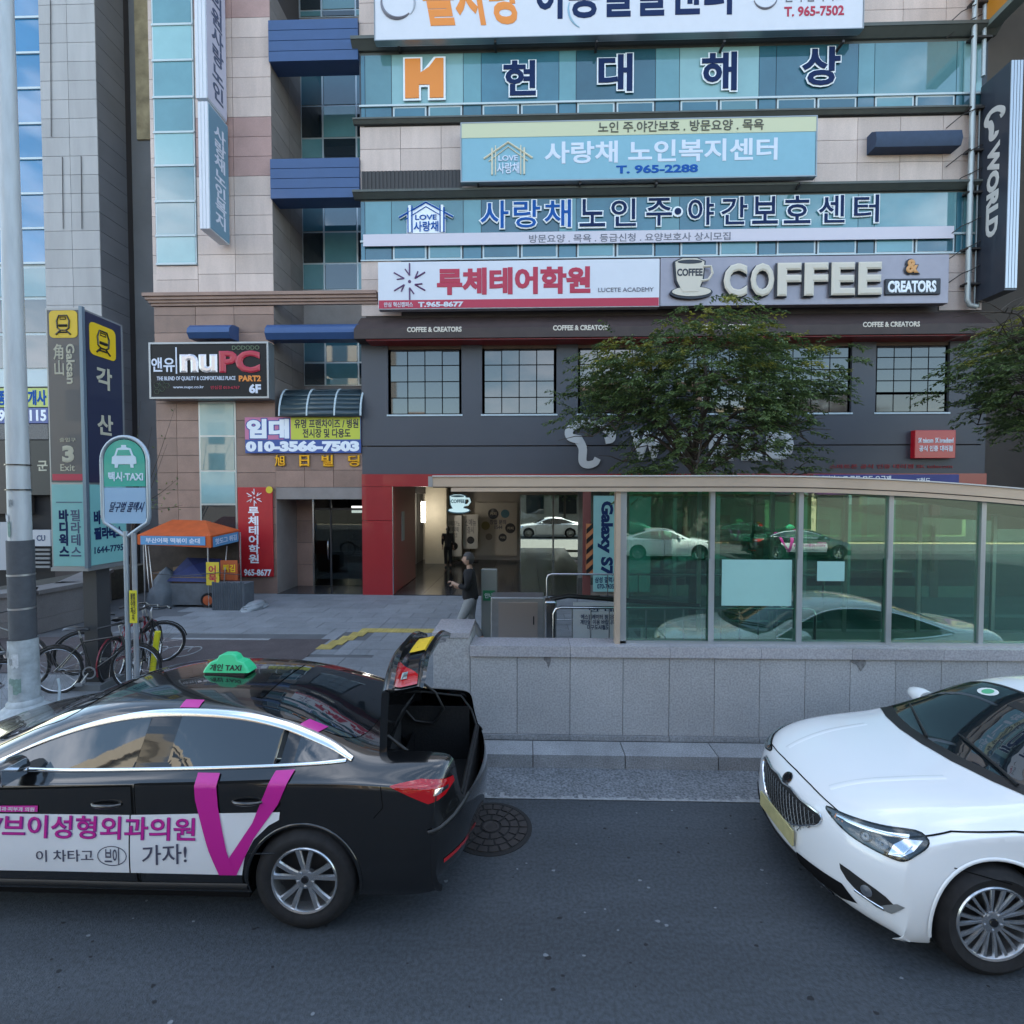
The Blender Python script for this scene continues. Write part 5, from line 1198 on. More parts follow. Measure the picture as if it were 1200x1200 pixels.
# glazed shop front right of the passage
gz = clear_glass('shop_glass', (.85, .92, .90))
piece('lobby_glass', clear_glass('lobby_glass', (.72, .78, .75)), bwall, xo0, xo1, LB+.1, LB+.12, zf, P(640, 580, LB).z)
sf = thing('phone_shop_front', 'glazed phone shop front with posters behind the subway shelter', 'shop front', (xg, FY, .15))
xs5 = [xg+(xe-xg)*i/9 for i in range(10)]
for i, x in enumerate(xs5): box('post', alu if i % 4 else mat('pillar_maroon', (.16, .05, .045), .5), sf, x-.05-(.12 if i % 4 == 0 else 0), x+.05, FY-.02, FY+.1, .15, zr0)
for i in range(9): piece('pane', gz, sf, xs5[i]+.05, xs5[i+1]-.05, FY+.03, FY+.045, .45, zr0-.05)
box('plinth', taupe_st, sf, xg, xe, FY-.0, FY+.12, .15, .45)
box('shop_back_wall', mat('shop_interior', (.30, .30, .29), .8, var=.3, scale=1.5), sf, xg, xe, FY+3.0, FY+3.1, .15, zg-.1)
box('shop_floor', mat('shop_floor', (.10, .09, .085), .35), sf, xg+.3, xe, FY+.12, FY+3.0, .10, .17)
random.seed(11); cols5 = [(.35, .10, .05), (.05, .16, .14), (.60, .58, .54), (.10, .14, .22), (.25, .05, .05), (.12, .25, .22)]
for i in range(14):
    x = xg+.5+(xe-xg-1)*i/14; h = random.uniform(.5, 1.5); z = random.uniform(.5, 1.6)
    box('poster', mat('shop_poster_%d' % (i % 6), cols5[i % 6], .5), sf, x, x+random.uniform(.3, .75), FY+2.9-(i % 3)*.6, FY+2.95-(i % 3)*.6, z, z+h)
for i in range(5):
    x = xg+1.2+2.0*i; box('display_counter', mat('counter_dark', (.05, .05, .06), .4), sf, x, x+1.2, FY+1.0, FY+1.5, .17, 1.05)
# hazard striped pillar, vertical teal phone banner
hz = thing('hazard_pillar', 'orange and black diagonal striped corner guard beside the teal banner', 'corner guard', (P(691, 672, FY-.1).x, FY-.1, .15)); x0, x1, z0, z1 = rect(687, 614, 695, 674, FY-.12)
MB().box(x0, x1, FY-.12, FY-.03, z0, z1).obj('guard', mat('guard_orange', (.45, .16, .06), .6), hz)
hm = MB()
for k in range(5):
    zz = z0+(z1-z0)*k/5; w = x1-x0; hm.prism([(0, 0), (w, .18), (w, .32), (0, .14)], (x0, FY-.121, zz), (1, 0, 0), (0, 0, 1), (0, -1, 0), .003)
hm.obj('stripe', black_m, hz)
x0, x1, z0, z1 = rect(695, 581, 724, 693, FY-.1); vb = box('banner', mat('banner_teal', (.22, .42, .42), .5, var=.05), None, x0, x1+.9, FY-.16, FY-.13, z0, z1); tag(vb, 'tall teal phone banner with dark sideways lettering beside the striped guard', 'banner')
letters(vb, 'Galaxy S7', (x0+.12, FY-.16, z1-.15), (0, 0, -(z1-z0)*.78), ((x1-x0)*.62, 0, 0), s_navy, bold=.05, depth=.004)
LT(vb, '삼성 갤럭시\n070-7435', 697, 676, 722, 690, FY-.16, s_navy, bold=.03, depth=.004)
# stone entrance on the other side of the red column
ze = fz(585, 372); rwp = xW+.0
box('lintel', taupe_st, bld, xW, xM-.004, FY-.02, FY+1.2, ze, fz(571, 372)-.005)
tile_wall(bld, brown_st, xW, xM-.004, fz(571, 372), fz(531, 372), FY+.03, .92, .49, t=.05)
tile_wall(bld, brown_st, xW, xM-.004, fz(531, 372), fz(488, 372), FY+.03, .92, .49, t=.04)
box('lintel_core', joint, bld, xW, xM-.004, FY+.031, REC+.25, fz(571, 372), fz(488, 372))
box('entrance_side_wall', taupe_st, bld, xW-.02, xW+.0, FY, REC+2, .15, ze)
ent = thing('entrance_door', 'dark glazed entrance door set deep in the stone doorway', 'door', (xW+1, REC, .15)); EY = FY+1.3
a, b, c = xW+.0, P(367, 640, EY).x, xM-.004
tile_wall(bld, brown_st, a, b, .15, ze, EY, 1.1, .62, t=.02)
box('entrance_back', joint, bld, a, b, EY+.001, EY+.12, .15, ze)
box('door_frame', steel, ent, b, b+.05, EY-.04, EY+.04, .15, ze); box('door_frame', mull_d, ent, b+.55, b+.60, EY-.03, EY+.03, .15, ze); box('door_frame', mull_d, ent, b+.05, c, EY-.03, EY+.03, ze-.35, ze-.28)
piece('pane', clear_glass('door_glass', (.5, .55, .55)), ent, b+.05, b+.55, EY-.006, EY+.006, .17, ze-.35); piece('pane', clear_glass('door_glass'), ent, b+.60, c, EY-.006, EY+.006, .17, ze-.35)
MB().tube([(b+.50, EY-.03, 1.0), (b+.50, EY-.08, 1.05), (b+.50, EY-.08, 1.55), (b+.50, EY-.03, 1.6)], .014, 8).obj('handle', steel, ent, smooth=60)
box('entrance_floor', fl, bld, xW, xM, FY-.05, REC+4, .02, .16); box('entrance_inner_wall', dark_in, bld, xW, xM, REC+3.9, REC+4, .16, ze); box('entrance_inner_side', dark_in, bld, xM-.03, xM-.004, EY, REC+4, .16, ze)
lb = box('lit_transom', mat('transom_lit', (.9, .9, .85), .5, emit=.5), None, P(412, 598, EY+1).x, xM-.05, EY+1.0, EY+1.05, P(412, 601, EY+1).z, P(412, 593, EY+1).z); tag(lb, 'short lit lamp inside the dark entrance beside the red column', 'lamp')
# brass letters over the entrance
br = mat('brass', (.62, .36, .04), .3, .8)
for ch, a, b, nm in (('旭', 322, 335, 'first'), ('日', 351, 363, 'second, box shaped'), ('빌', 377, 391, 'third'), ('딩', 408, 422, 'last')):
    t = thing('brass_letter', f'{nm} brass letter of the four on the stone over the entrance', 'sign letter', tuple(P(a, 547, FY-.03)), group='brass letters over the entrance'); LT(t, ch, a, 533, b, 547, FY-.035, br, bold=.04, depth=.04, name='letter_face')
# letting banner, red academy banner
hb = board('banner', 'blue, white and yellow letting banner with a phone number above the entrance', 'banner', (287, 489, 423, 531), FY-.10, mat('banner_blue_bright', (.04, .09, .32), .5), t=.02)
x0, x1, z0, z1 = rect(287, 489, 341, 515, FY-.105); box('banner_patch', mat('banner_pink', (.55, .18, .32), .5), hb, x0, x1, FY-.106, FY-.101, z0, z1)
x0, x1, z0, z1 = rect(341, 489, 422, 515, FY-.105); box('banner_patch', mat('banner_lime', (.55, .58, .06), .5), hb, x0, x1, FY-.106, FY-.101, z0, z1)
LT(hb, '임대', 289, 491, 339, 514, FY-.107, s_edge, bold=.06, outline=s_blue, ow=.10, depth=.006); LT(hb, '유명 프랜차이즈 / 병원\n전시장 및 다용도', 345, 491, 420, 513, FY-.107, black_m, bold=.03, depth=.004)
LT(hb, '010-3566-7503', 288, 516.5, 421, 529.5, FY-.101, s_edge, bold=.07, depth=.004)
rb = board('banner', 'tall red academy banner with white vertical lettering beside the entrance', 'banner', (279, 571, 320, 676), FY-.08, mat('banner_red', (.42, .012, .02), .45, var=.05), t=.03)
starburst(rb, 298, 583, 10, FY-.08, s_edge, .012); LT(rb, '루\n체\n테\n어\n학\n원', 291, 594, 304, 660, FY-.08, s_edge, bold=.03, depth=.006); LT(rb, '965-8677', 286, 667, 318, 675, FY-.08, s_edge, bold=.04, depth=.006)
x0, x1, z0, z1 = rect(311, 570, 320, 578, FY-.09); MB().lathe([(.10, 0), (.10, .006), (0, .006)], ((x0+x1)/2, FY-.085, (z0+z1)/2), (0, -1, 0), 20).obj('round_sticker', mat('sticker_yellow', (.65, .5, .03), .5), rb)
# blue rolled awnings and ribbed canopy over the entrance recess
def roll(name, lab, px, d=.5):
    x0, x1, z0, z1 = rect(*px, FY-d*.6); h = z1-z0; o = MB()
    o.prism([(FY+.02, z0), (FY-d*.8, z0-.02), (FY-d, z0+h*.3), (FY-d*.95, z0+h*.6), (FY-d*.7, z0+h*.9), (FY-d*.4, z1), (FY+.02, z1)], (x0, 0, 0), (0, 1, 0), (0, 0, 1), (1, 0, 0), x1-x0)
    return tag(o.obj(name, blue_m, None, smooth=40), lab, 'awning')
roll('rolled_awning', 'long blue rolled awning over the entrance recess', (314, 379, 421, 398)); roll('rolled_awning', 'short blue rolled awning above the black game room sign', (224, 380, 273, 397))
rc_ = thing('ribbed_canopy', 'dark teal curved canopy with pale ribs above the letting banner', 'canopy', tuple(P(377, 488, FY-.2))); x0, x1, z0, z1 = rect(328, 453, 423, 488, FY-.2); prof = [(0, z1-z0)]+[( -.55*sin(t)-.0, (z1-z0)*cos(t)) for t in [pi/2*i/8 for i in range(1, 9)]]
cm = MB()
for i in range(len(prof)-1):
    (a, b), (c, d) = prof[i], prof[i+1]; cm.add([(x0, FY+.3+a, z0+b), (x1, FY+.3+a, z0+b), (x1, FY+.3+c, z0+d), (x0, FY+.3+c, z0+d)], [(0, 1, 2, 3)])
o = cm.obj('canopy_skin', mat('canopy_teal', (.03, .055, .07), .35, coat=.3), rc_, smooth=60); md = o.modifiers.new('s', 'SOLIDIFY'); md.thickness = .02
for k in range(4):
    x = x0+(x1-x0)*(.0, .34, .68, 1.0)[k]; MB().tube([(x, FY+.29+a, z0+b+.01) for a, b in prof], .028, 6).obj('rib', mull_w, rc_, smooth=60)
# black game room sign
nb = board('shop_sign', 'black nuPC game room sign in a silver frame on the brown stone', 'sign', (177, 403, 313, 465), FY-.45, mat('sign_black_print', (.010, .010, .012), .5, spec=.25), t=.40, edge=.05)
NY = FY-.45
LT(nb, '앤유', 177.5, 419, 205, 436, NY, s_pale, bold=.02); x0, x1, z0, z1 = rect(206, 407, 207.5, 438, NY); box('divider', s_pale, nb, x0, x1, NY-.01, NY, z0, z1)
LT(nb, 'nu', 211, 415, 255, 437, NY, mat('letter_steel', (.55, .52, .55), .25, .6), bold=.055, depth=.03); LT(nb, 'PC', 257, 411, 305, 437, NY, mat('letter_crimson', (.42, .02, .05), .3), bold=.055, depth=.03)
LT(nb, 'THE BLEND OF QUALITY & COMFORTABLE PLACE', 184, 441, 276, 446.5, NY, s_pale, bold=.02); LT(nb, 'PART2', 280, 440, 306, 447, NY, s_orange, bold=.05); LT(nb, 'www.nupc.co.kr', 203, 452, 239, 456, NY, s_pale, bold=.01); LT(nb, '안심점 053-6767', 247, 452, 281, 456, NY, s_red, bold=.01); LT(nb, '6F', 292, 450, 306, 461, NY, s_pale, bold=.05)
LT(nb, 'DODODO', 272, 405, 304, 410, NY, mat('letter_moss', (.10, .14, .08), .5), bold=.01)
hx_ = MB()
for i, (a, b) in enumerate(((184, 452), (190, 456), (196, 452), (190, 449), (184, 459))):
    c = P(a, b, NY); hx_.tube([(c.x+.07*cos(pi/3*k), NY-.004, c.z+.07*sin(pi/3*k)) for k in range(6)], .006, 4, closed=True)
hx_.obj('honeycomb', mat('letter_moss', (.10, .14, .08), .5), nb)
# blade signs on the wing
def blade(name, lab, edge_px, ytop, ybot, x_near, x_far, Yn, Yf, m_face, m_edge, text, mt, grp):
    X1 = P(x_near, (ytop+ybot)/2, Yn).x; zt_, zb_ = P(x_near, ytop, Yn).z, P(x_near, ybot, Yn).z; w = abs(P(edge_px[1], ybot, Yn).x-P(edge_px[0], ybot, Yn).x)
    t = thing(name, lab, 'sign', (X1, Yf, zb_), group=grp); box('sign_case', m_edge, t, X1-w, X1-.004, Yn, Yf, zb_, zt_)
    box('sign_face', m_face, t, X1-.004, X1+.008, Yn+.02, Yf, zb_+.03, zt_-.03)
    for k in range(3): box('edge_strip', s_white, t, X1-w+w*k/3+.012, X1-w+w*(k+1)/3-.012, Yn-.012, Yn, zb_, zt_)
    letters(t, text, (X1+.010, Yn+.22, zb_+.25), (0, Yf-Yn-.35, 0), (0, 0, zt_-zb_-.6), mt, bold=.03, depth=.006)
    for z in (zb_+.3, (zb_+zt_)/2, zt_-.3): box('bracket', bracket_m, t, X1-w*.6, X1-w*.4, Yf, FY, z-.04, z+.04)
    return t
blade('blade_sign', 'upper white blade sign with dark vertical lettering on the wing', (228, 241), -90, 115, 241, 266, FY-1.0, FY-.12, mat('blade_lilac', (.50, .50, .62), .4), mat('blade_edge_white', (.62, .66, .70), .4), '치\n과\n의\n원\n사\n랑\n노\n인', mat('letter_slate', (.05, .08, .16), .4), 'blade signs on the wing')
blade('blade_sign', 'lower light blue blade sign with pale vertical lettering on the wing', (233, 245), 119, 268, 245, 268, FY-1.0, FY-.12, mat('blade_blue', (.13, .26, .36), .4), mat('blade_edge_white', (.6, .6, .6)), '사\n랑\n채\n노\n인\n복\n지', s_pale, 'blade signs on the wing')
# ---------------------------------------------------------------- subway entrance shelter
WY0 = 5.86                                        # street face of the granite wall
zcap = P(780, 757.5, WY0).z; zcb = P(780, 770, WY0).z; zpl = P(700, 861, WY0).z
xs0, xs1 = P(551, 800, WY0).x, 9.0
GY2 = WY0+.14
she = thing('subway_entrance', 'glass shelter over the subway stairs on a grey granite wall with a beige curved fascia', 'subway entrance', (xs0, WY0, .15))
core = box('wall_core', joint, she, xs0+.02, xs1, WY0+.03, WY0+.26, .14, zcb-.01)
pxs = [551, 606, 668, 730, 784, 837, 890, 943]; xv = [P(p, 815, WY0).x for p in pxs]; d_ = xv[-1]-xv[-2]
while xv[-1] < 8.6: xv.append(xv[-1]+.505)
for i in range(len(xv)-1):
    piece('slab', wall_gr, she, xv[i]+.003, xv[i+1]-.003, WY0-random.uniform(0, .002), WY0+.03, zpl, zcb-.006)
pl_x = xv[::2]+[xv[-1]]
for a, b in zip(pl_x, pl_x[1:]):
    if b-a < .1: continue
    piece('plinth_stone', kerb_m, she, a+.003, b-.003, WY0-.02, WY0+.03, .15, zpl-.006)
    piece('cap_stone', cap_gr, she, a+.002, b-.002, WY0-.035, WY0+.32, zcb, zcap)
# drip stains under the cap, seen as dark patches
stn = mat('stain_dark', (.19, .19, .195), .8, var=.4, scale=40)
for px, w in ((640, .05), (1003, .10)):
    p = P(px, 780, WY0); MB().prism([(-w*.6, 0), (w, 0), (w*1.1, -.05), (w*.5, -.14), (w*.25, -.09), (0, -.06), (-w*.5, -.04)], (p.x, WY0-.003, zcb-.008), (1, 0, 0), (0, 0, 1), (0, -1, 0), .002).obj('stain', stn, she)
# end pier, a little taller
px0, px1 = P(508, 800, WY0+.0).x, xs0
box('pier_core', joint, she, px0+.02, px1-.005, WY0+.02, WY0+.60, .14, P(530, 742, WY0).z-.05)
zp = P(530, 741, WY0).z
piece('pier_slab', wall_gr, she, px0, px1-.004, WY0-.006, WY0+.02, .15, zp-.06); piece('pier_slab', wall_gr, she, px1-.004-.02, px1-.004, WY0+.022, WY0+.62, .15, zp-.06); piece('pier_cap', cap_gr, she, px0-.01, px1-.002, WY0-.02, WY0+.64, zp-.058, zp)
# canopy fascia: level at first, then falling along a curve
xf0 = P(509, 565, GY2).x; zt0 = P(700, 557.5, GY2).z
def ztop(x): return zt0-(.0150*(x-2.4)**2 if x > 2.4 else 0)
xx = [xf0+(9.0-xf0)*i/48 for i in range(49)]
beige_m = mat('fascia_beige', (.50, .40, .31), .38, .25, var=.07, scale=2.0); dkb = mat('fascia_line', (.08, .07, .06), .6)
def strip(d0, d1, y0, y1, m, name, x_from=None):
    mb = MB(); q = [x for x in xx if x_from is None or x >= x_from]
    for i in range(len(q)-1):
        a, b = q[i], q[i+1]; za, zb = ztop(a), ztop(b)
        k = [(a, y0, za-d0), (a, y0, za-d1), (a, y1, za-d1), (a, y1, za-d0), (b, y0, zb-d0), (b, y0, zb-d1), (b, y1, zb-d1), (b, y1, zb-d0)]
        f = [(0, 1, 5, 4), (1, 2, 6, 5), (2, 3, 7, 6), (3, 0, 4, 7)]
        if i == 0: f.append((0, 3, 2, 1))
        if i == len(q)-2: f.append((4, 5, 6, 7))
        mb.add(k, f)
    return mb.obj(name, m, she, smooth=30)
strip(0, .014, GY2-.13, GY2+.9, mat('fascia_white_edge', (.6, .58, .55), .4), 'roof_edge')
strip(.016, .128, GY2-.11, GY2-.05, beige_m, 'fascia_upper'); strip(.128, .140, GY2-.09, GY2-.05, dkb, 'fascia_groove')
strip(.140, .185, GY2-.10, GY2-.03, beige_m, 'fascia_lower', P(523, 575, GY2).x)
box('fascia_end_cap', mat('end_cap_grey', (.30, .29, .28), .5), she, xf0-.05, xf0, GY2-.12, GY2+.1, zt0-.13, zt0-.01)
strip(.015, .06, GY2-.05, GY2+3.05, mat('roof_soffit', (.30, .29, .27), .6), 'roof_panel')
# posts and panes along the street side
post_px = [728, 834, 937, 1042, 1150]; pw = [.085, .035, .035, .035, .03]
pxx = [P(p, 660, GY2).x for p in post_px]
while pxx[-1] < 8.4: pxx.append(pxx[-1]+1.02); pw.append(.035)
gls = clear_glass('shelter_glass', (.60, .84, .74), fres=2.3)
for i, x in enumerate(pxx):
    zt_ = ztop(x)-.185
    if i == 0:
        box('post', beige_m, she, x-.075, x-.02, GY2-.06, GY2+.05, zcap, zt_); box('post', alu, she, x-.02, x+.055, GY2-.03, GY2+.05, zcap, zt_)
    else:
        box('post', alu, she, x-.026, x+.026, GY2-.02, GY2+.05, zcap, zt_)
        if i in (1, 2, 3): box('post_sleeve', alu, she, x-.042, x-.002, GY2-.034, GY2-.021, zcap, P(post_px[i], 655, GY2).z)
for i in range(len(pxx)-1):
    a, b = pxx[i]+(.06 if i == 0 else .03), pxx[i+1]-.03
    n = 6; m = MB(); za = zcap+.03
    m.prism([(a, za), (b, za)]+[(b-(b-a)*k/n, ztop(b-(b-a)*k/n)-.19) for k in range(n+1)], (0, GY2+.010, 0), (1, 0, 0), (0, 0, 1), (0, 1, 0), .010)
    m.obj('pane', gls, she)
box('sill_channel', alu, she, pxx[0]-.05, 8.4, GY2-.03, GY2+.05, zcap, zcap+.028)
# two blank sheets taped on the glass
pm = mat('sheet_pale_teal', (.30, .55, .52), .5, var=.03)
for nm, px in (('large', (846, 656, 928, 710)), ('small', (958, 658, 990, 681))):
    x0, x1, z0, z1 = rect(*px, GY2); o = box('poster', pm, None, x0, x1, GY2+.004, GY2+.009, z0, z1); tag(o, f'{nm} blank pale teal sheet taped to the shelter glass', 'poster')
x0, x1, z0, z1 = rect(846, 656, 928, 710, GY2); 
# far side: low wall, glazed screen, stainless rails
BY = WY0+3.1
back = tag(box('low_wall', wall_gr, None, xs0+2.7, 9.0, BY, BY+.22, .15, .62), 'low granite wall along the far side of the subway stairs', 'wall')
for i in range(7):
    x = P(735, 650, BY).x+i*1.25
    box('post', alu, she, x-.03, x+.03, BY-.0, BY+.05, .621, ztop(x)-.1)
    if i < 6: piece('pane', gls, she, x+.03, x+1.22, BY+.02, BY+.03, .66, ztop(x+1.2)-.1)
def rail_px(name, lab, y_mid, pts_px, Yf, z0_, n_bal, grp):
    t = thing(name, lab, 'railing', (P(pts_px[0], 700, Yf).x, Yf, z0_), group=grp); return t
def railing(lab, xa, xb, Y, zt, zb, nb, r=.022, grp='stainless railings of the subway stairs'):
    t = thing('stair_railing', lab, 'railing', (xa, Y, zb), group=grp)
    MB().tube([(xa, Y, zb), (xa, Y, zt-.09), (xa+.03, Y, zt-.025), (xa+.10, Y, zt), (xb-.1, Y, zt), (xb-.03, Y, zt-.025), (xb, Y, zt-.09), (xb, Y, zb)], r, 10).obj('handrail', steel, t, smooth=60)
    MB().tube([(xa, Y, zb+.10), (xb, Y, zb+.10)], r*.7, 8).obj('lower_rail', steel, t, smooth=60)
    for i in range(1, nb):
        x = xa+(xb-xa)*i/nb; MB().tube([(x, Y, zb+.10), (x, Y, zt)], r*.5, 6).obj('baluster', steel, t, smooth=60)
    return t
Ya, Yb = 7.3, 9.2
# the stairwell floor is at pavement level; rails stand on it
railing('near stainless railing just behind the granite wall', P(649, 720, Ya).x, P(955, 720, Ya).x, Ya, P(700, 712, Ya).z, .15, 14)
railing('far stainless railing behind the escalator head', P(641, 680, Yb+2).x, P(965, 680, Yb+2).x, Yb+2, P(700, 673, Yb+2).z, .15, 9)
# escalator head: brushed steel cabinets
esc = thing('escalator_head', 'brushed steel balustrade cabinet with a pale panel at the head of the stairs', 'escalator', (P(610, 740, 9.2).x, 9.2, .15))
x0, x1, z0, z1 = rect(575, 700, 638, 760, 9.0); z0 = .15
bevel(box('cabinet', steel_b, esc, x0, x1, 9.0, 9.5, z0, z1), .02); 
xa, xb, za, zb = rect(584, 706, 630, 752, 8.99); box('cabinet_panel', mat('panel_warm_steel', (.50, .43, .40), .3, .6), esc, xa, xb, 8.985, 9.0, .2, zb); box('cabinet_foot', black_m, esc, x0, x1, 8.98, 9.0, .15, .21)
box('cabinet_lock', black_m, esc, xb-.08, xb-.06, 8.975, 8.985, .7, .85)
x0, x1, z0, z1 = rect(638, 703, 652, 748, 8.6); bevel(box('newel', steel, esc, x0, x1, 8.5, 8.8, .15, z1), .03)
MB().tube([(x0+.1, 8.65, z1), (x1+.2, 8.65, z1+.06), (x1+2.4, 8.65, z1-.1)], .04, 10).obj('handrail_belt', black_m, esc, smooth=60)
gb = thing('notice_box', 'slim grey box with a green notice beside the walking person', 'notice box', (P(573, 700, 9.3).x, 9.3, .15))
x0, x1, z0, z1 = rect(564, 668, 582, 748, 9.6); box('box_body', mat('box_grey', (.26, .28, .27), .5), gb, x0, x1, 9.6, 9.8, .15, z1)
xa, xb, za, zb = rect(566, 692, 580, 704, 9.58); box('notice', mat('notice_green', (.02, .22, .10), .4), gb, xa, xb, 9.585, 9.598, za, zb); LT(gb, '안내', 568, 695, 578, 701, 9.585, s_edge, bold=.02, depth=.004)
x0, x1, z0, z1 = rect(672, 706, 724, 748, 7.8); wb_ = box('notice_board', mat('board_white', (.52, .54, .60), .4), None, x0, x1, 7.8, 7.83, .15, z1); tag(wb_, 'white notice board with dark Korean lines behind the near railing', 'notice board')
LT(wb_, '안 내', 690, 713, 720, 717, 7.8, s_navy, bold=.02, depth=.004); LT(wb_, '에스컬레이터 점검중\n계단을 이용 바랍니다\n대구도시철도', 680, 720, 722, 738, 7.8, s_navy, bold=.02, depth=.004)
# ---------------------------------------------------------------- station totem
TY = 7.02
tot = thing('station_totem', 'tall dark station totem with yellow train signs and teal advert panels', 'station sign', (P(112, 800, TY+.4).x, TY+.4, .15))
tx0, tx1 = P(57, 500, TY).x, P(99, 500, TY).x; tz1, tzm, tz0 = P(78, 361, TY).z, P(78, 566, TY).z, P(78, 665, TY).z; TD = .72
slate = mat('totem_slate', (.060, .062, .075), .35, coat=.2); navyp = mat('totem_navy', (.022, .028, .065), .35, coat=.3); teal_p = mat('totem_teal', (.20, .46, .46), .4, var=.03)
box('totem_core', frame_m, tot, tx0, tx1, TY, TY+TD, tz0, tz1)
box('corner_profile', mat('totem_profile', (.16, .22, .28), .35, .4), tot, tx1-.03, tx1+.018, TY-.018, TY+.03, tz0-.01, tz1+.02)
fr_ = box('front_panel', slate, tot, tx0+.03, tx1-.035, TY-.012, TY, tzm+.01, tz1-.03); f2 = box('front_advert', teal_p, tot, tx0+.03, tx1-.035, TY-.012, TY, tz0+.02, tzm-.02)
sd_ = box('side_panel', navyp, tot, tx1, tx1+.012, TY+.045, TY+TD-.05, tzm+.01, tz1-.03); s2_ = box('side_advert', teal_p, tot, tx1, tx1+.012, TY+.045, TY+TD-.03, tz0+.02, tzm-.02)
box('totem_base', frame_m, tot, tx0-.01, tx1+.014, TY-.014, TY+TD+.01, tz0-.05, tz0)
yel = mat('station_yellow', (.75, .50, .015), .4); khaki = mat('letter_khaki', (.46, .44, .34), .5)
def train_icon(parent, O, U, V):
    O, U, V = map(Vector, (O, U, V)); N = U.cross(V).normalized(); sq = []
    for cx, cy, a0 in ((.84, .84, 0), (.16, .84, 90), (.16, .16, 180), (.84, .16, 270)): sq += [(cx+.16*cos(radians(a0+k*22.5)), cy+.16*sin(radians(a0+k*22.5))) for k in range(5)]
    MB().prism(sq, O, U, V, N, .006).obj('yellow_square', yel, parent)
    r = min(U.length, V.length); pt = lambda a, b: O+U*a+V*b+N*.009
    m = MB(); m.tube([pt(*q) for q in ((.30, .35), (.28, .62), (.36, .82), (.64, .82), (.72, .62), (.70, .35), (.60, .28), (.40, .28))], r*.028, 5, closed=True)
    m.tube([pt(.40, .68), pt(.60, .68), pt(.60, .76), pt(.40, .76)], r*.018, 4, closed=True); m.tube([pt(.40, .27), pt(.24, .12)], r*.03, 5).tube([pt(.60, .27), pt(.76, .12)], r*.03, 5).tube([pt(.34, .20), pt(.66, .20)], r*.025, 5).tube([pt(.36, .45), pt(.64, .45)], r*.05, 4)
    m.obj('train_mark', black_m, parent)
def TF(a, b, c, d): x0, x1, z0, z1 = rect(a, b, c, d, TY-.012); return (x0, TY-.0125, z0), (x1-x0, 0, 0), (0, 0, z1-z0)
train_icon(fr_, *TF(58, 364, 91, 396))
O, U, V = TF(63, 403, 75, 440); letters(fr_, '角\n山', O, U, V, khaki, bold=.02, depth=.005)
O, U, V = TF(78, 403, 88, 450); letters(fr_, 'Gaksan', Vector(O)+V_ if False else Vector(O)+Vector(V), -Vector(V), U, khaki, bold=.03, depth=.005)
O, U, V = TF(70, 513, 89, 518); letters(fr_, '출입구', O, U, V, khaki, bold=.01, depth=.005)
O, U, V = TF(73, 522, 87, 542); letters(fr_, '3', O, U, V, khaki, bold=.06, depth=.005)
O, U, V = TF(71, 544, 88, 552); letters(fr_, 'Exit', O, U, V, khaki, bold=.015, depth=.005)
O, U, V = TF(62, 555.5, 97, 563); MB().prism([(0, 0), (1, 0), (1, 1), (0, 1)], O, U, V, (0, -1, 0), .006).obj('red_stripe', mat('stripe_red', (.45, .02, .06), .4), fr_)
slt = mat('letter_slate', (.05, .08, .16), .4)
O, U, V = TF(69, 597, 81, 652); letters(f2, '바\n디\n윅\n스', O, U, V, s_navy, bold=.05, depth=.004); O, U, V = TF(83, 597, 95, 652); letters(f2, '필\n라\n테\n스', O, U, V, slt, bold=.02, depth=.004)
O, U, V = TF(66, 588, 96, 589); MB().prism([(0, 0), (1, 0), (1, 1), (0, 1)], O, U, V, (0, -1, 0), .004).obj('rule', slt, f2)
def TS(y0, y1, z0, z1): return (tx1+.0125, TY+y0, z0), (0, y1-y0, 0), (0, 0, z1-z0)
h = tz1-tzm
train_icon(sd_, *TS(.10, .56, tz1-.60, tz1-.14))
O, U, V = TS(.24, .50, tz1-.60-.62-.55, tz1-.76); letters(sd_, '각\n산', O, U, V, khaki, bold=.03, depth=.005) if False else None
O, U, V = TS(.20, .48, tz1-1.06, tz1-.74); letters(sd_, '각', O, U, V, khaki, bold=.03, depth=.005)
O, U, V = TS(.20, .48, tz1-1.72, tz1-1.42); letters(sd_, '산', O, U, V, khaki, bold=.03, depth=.005)
O, U, V = TS(.10, .62, tz0+.60, tz0+.80); letters(s2_, '바디윅스', O, U, V, s_navy, bold=.06, depth=.004); O, U, V = TS(.10, .62, tz0+.38, tz0+.56); letters(s2_, '필라테스', O, U, V, s_navy, bold=.06, depth=.004)
O, U, V = TS(.10, .62, tz0+.18, tz0+.28); letters(s2_, '1644-7795', O, U, V, s_navy, bold=.02, depth=.004)
cxp = P(114, 740, TY+.35); dark_post = mat('post_dark_grey', (.045, .047, .052), .5, var=.06)
box('totem_post', dark_post, tot, cxp.x-.10, cxp.x+.10, TY+.24, TY+.48, .15, tz0-.05); box('post_foot', mat('foot_concrete', (.16, .17, .18), .8), tot, cxp.x-.22, cxp.x+.22, TY+.12, TY+.6, .15, .24)
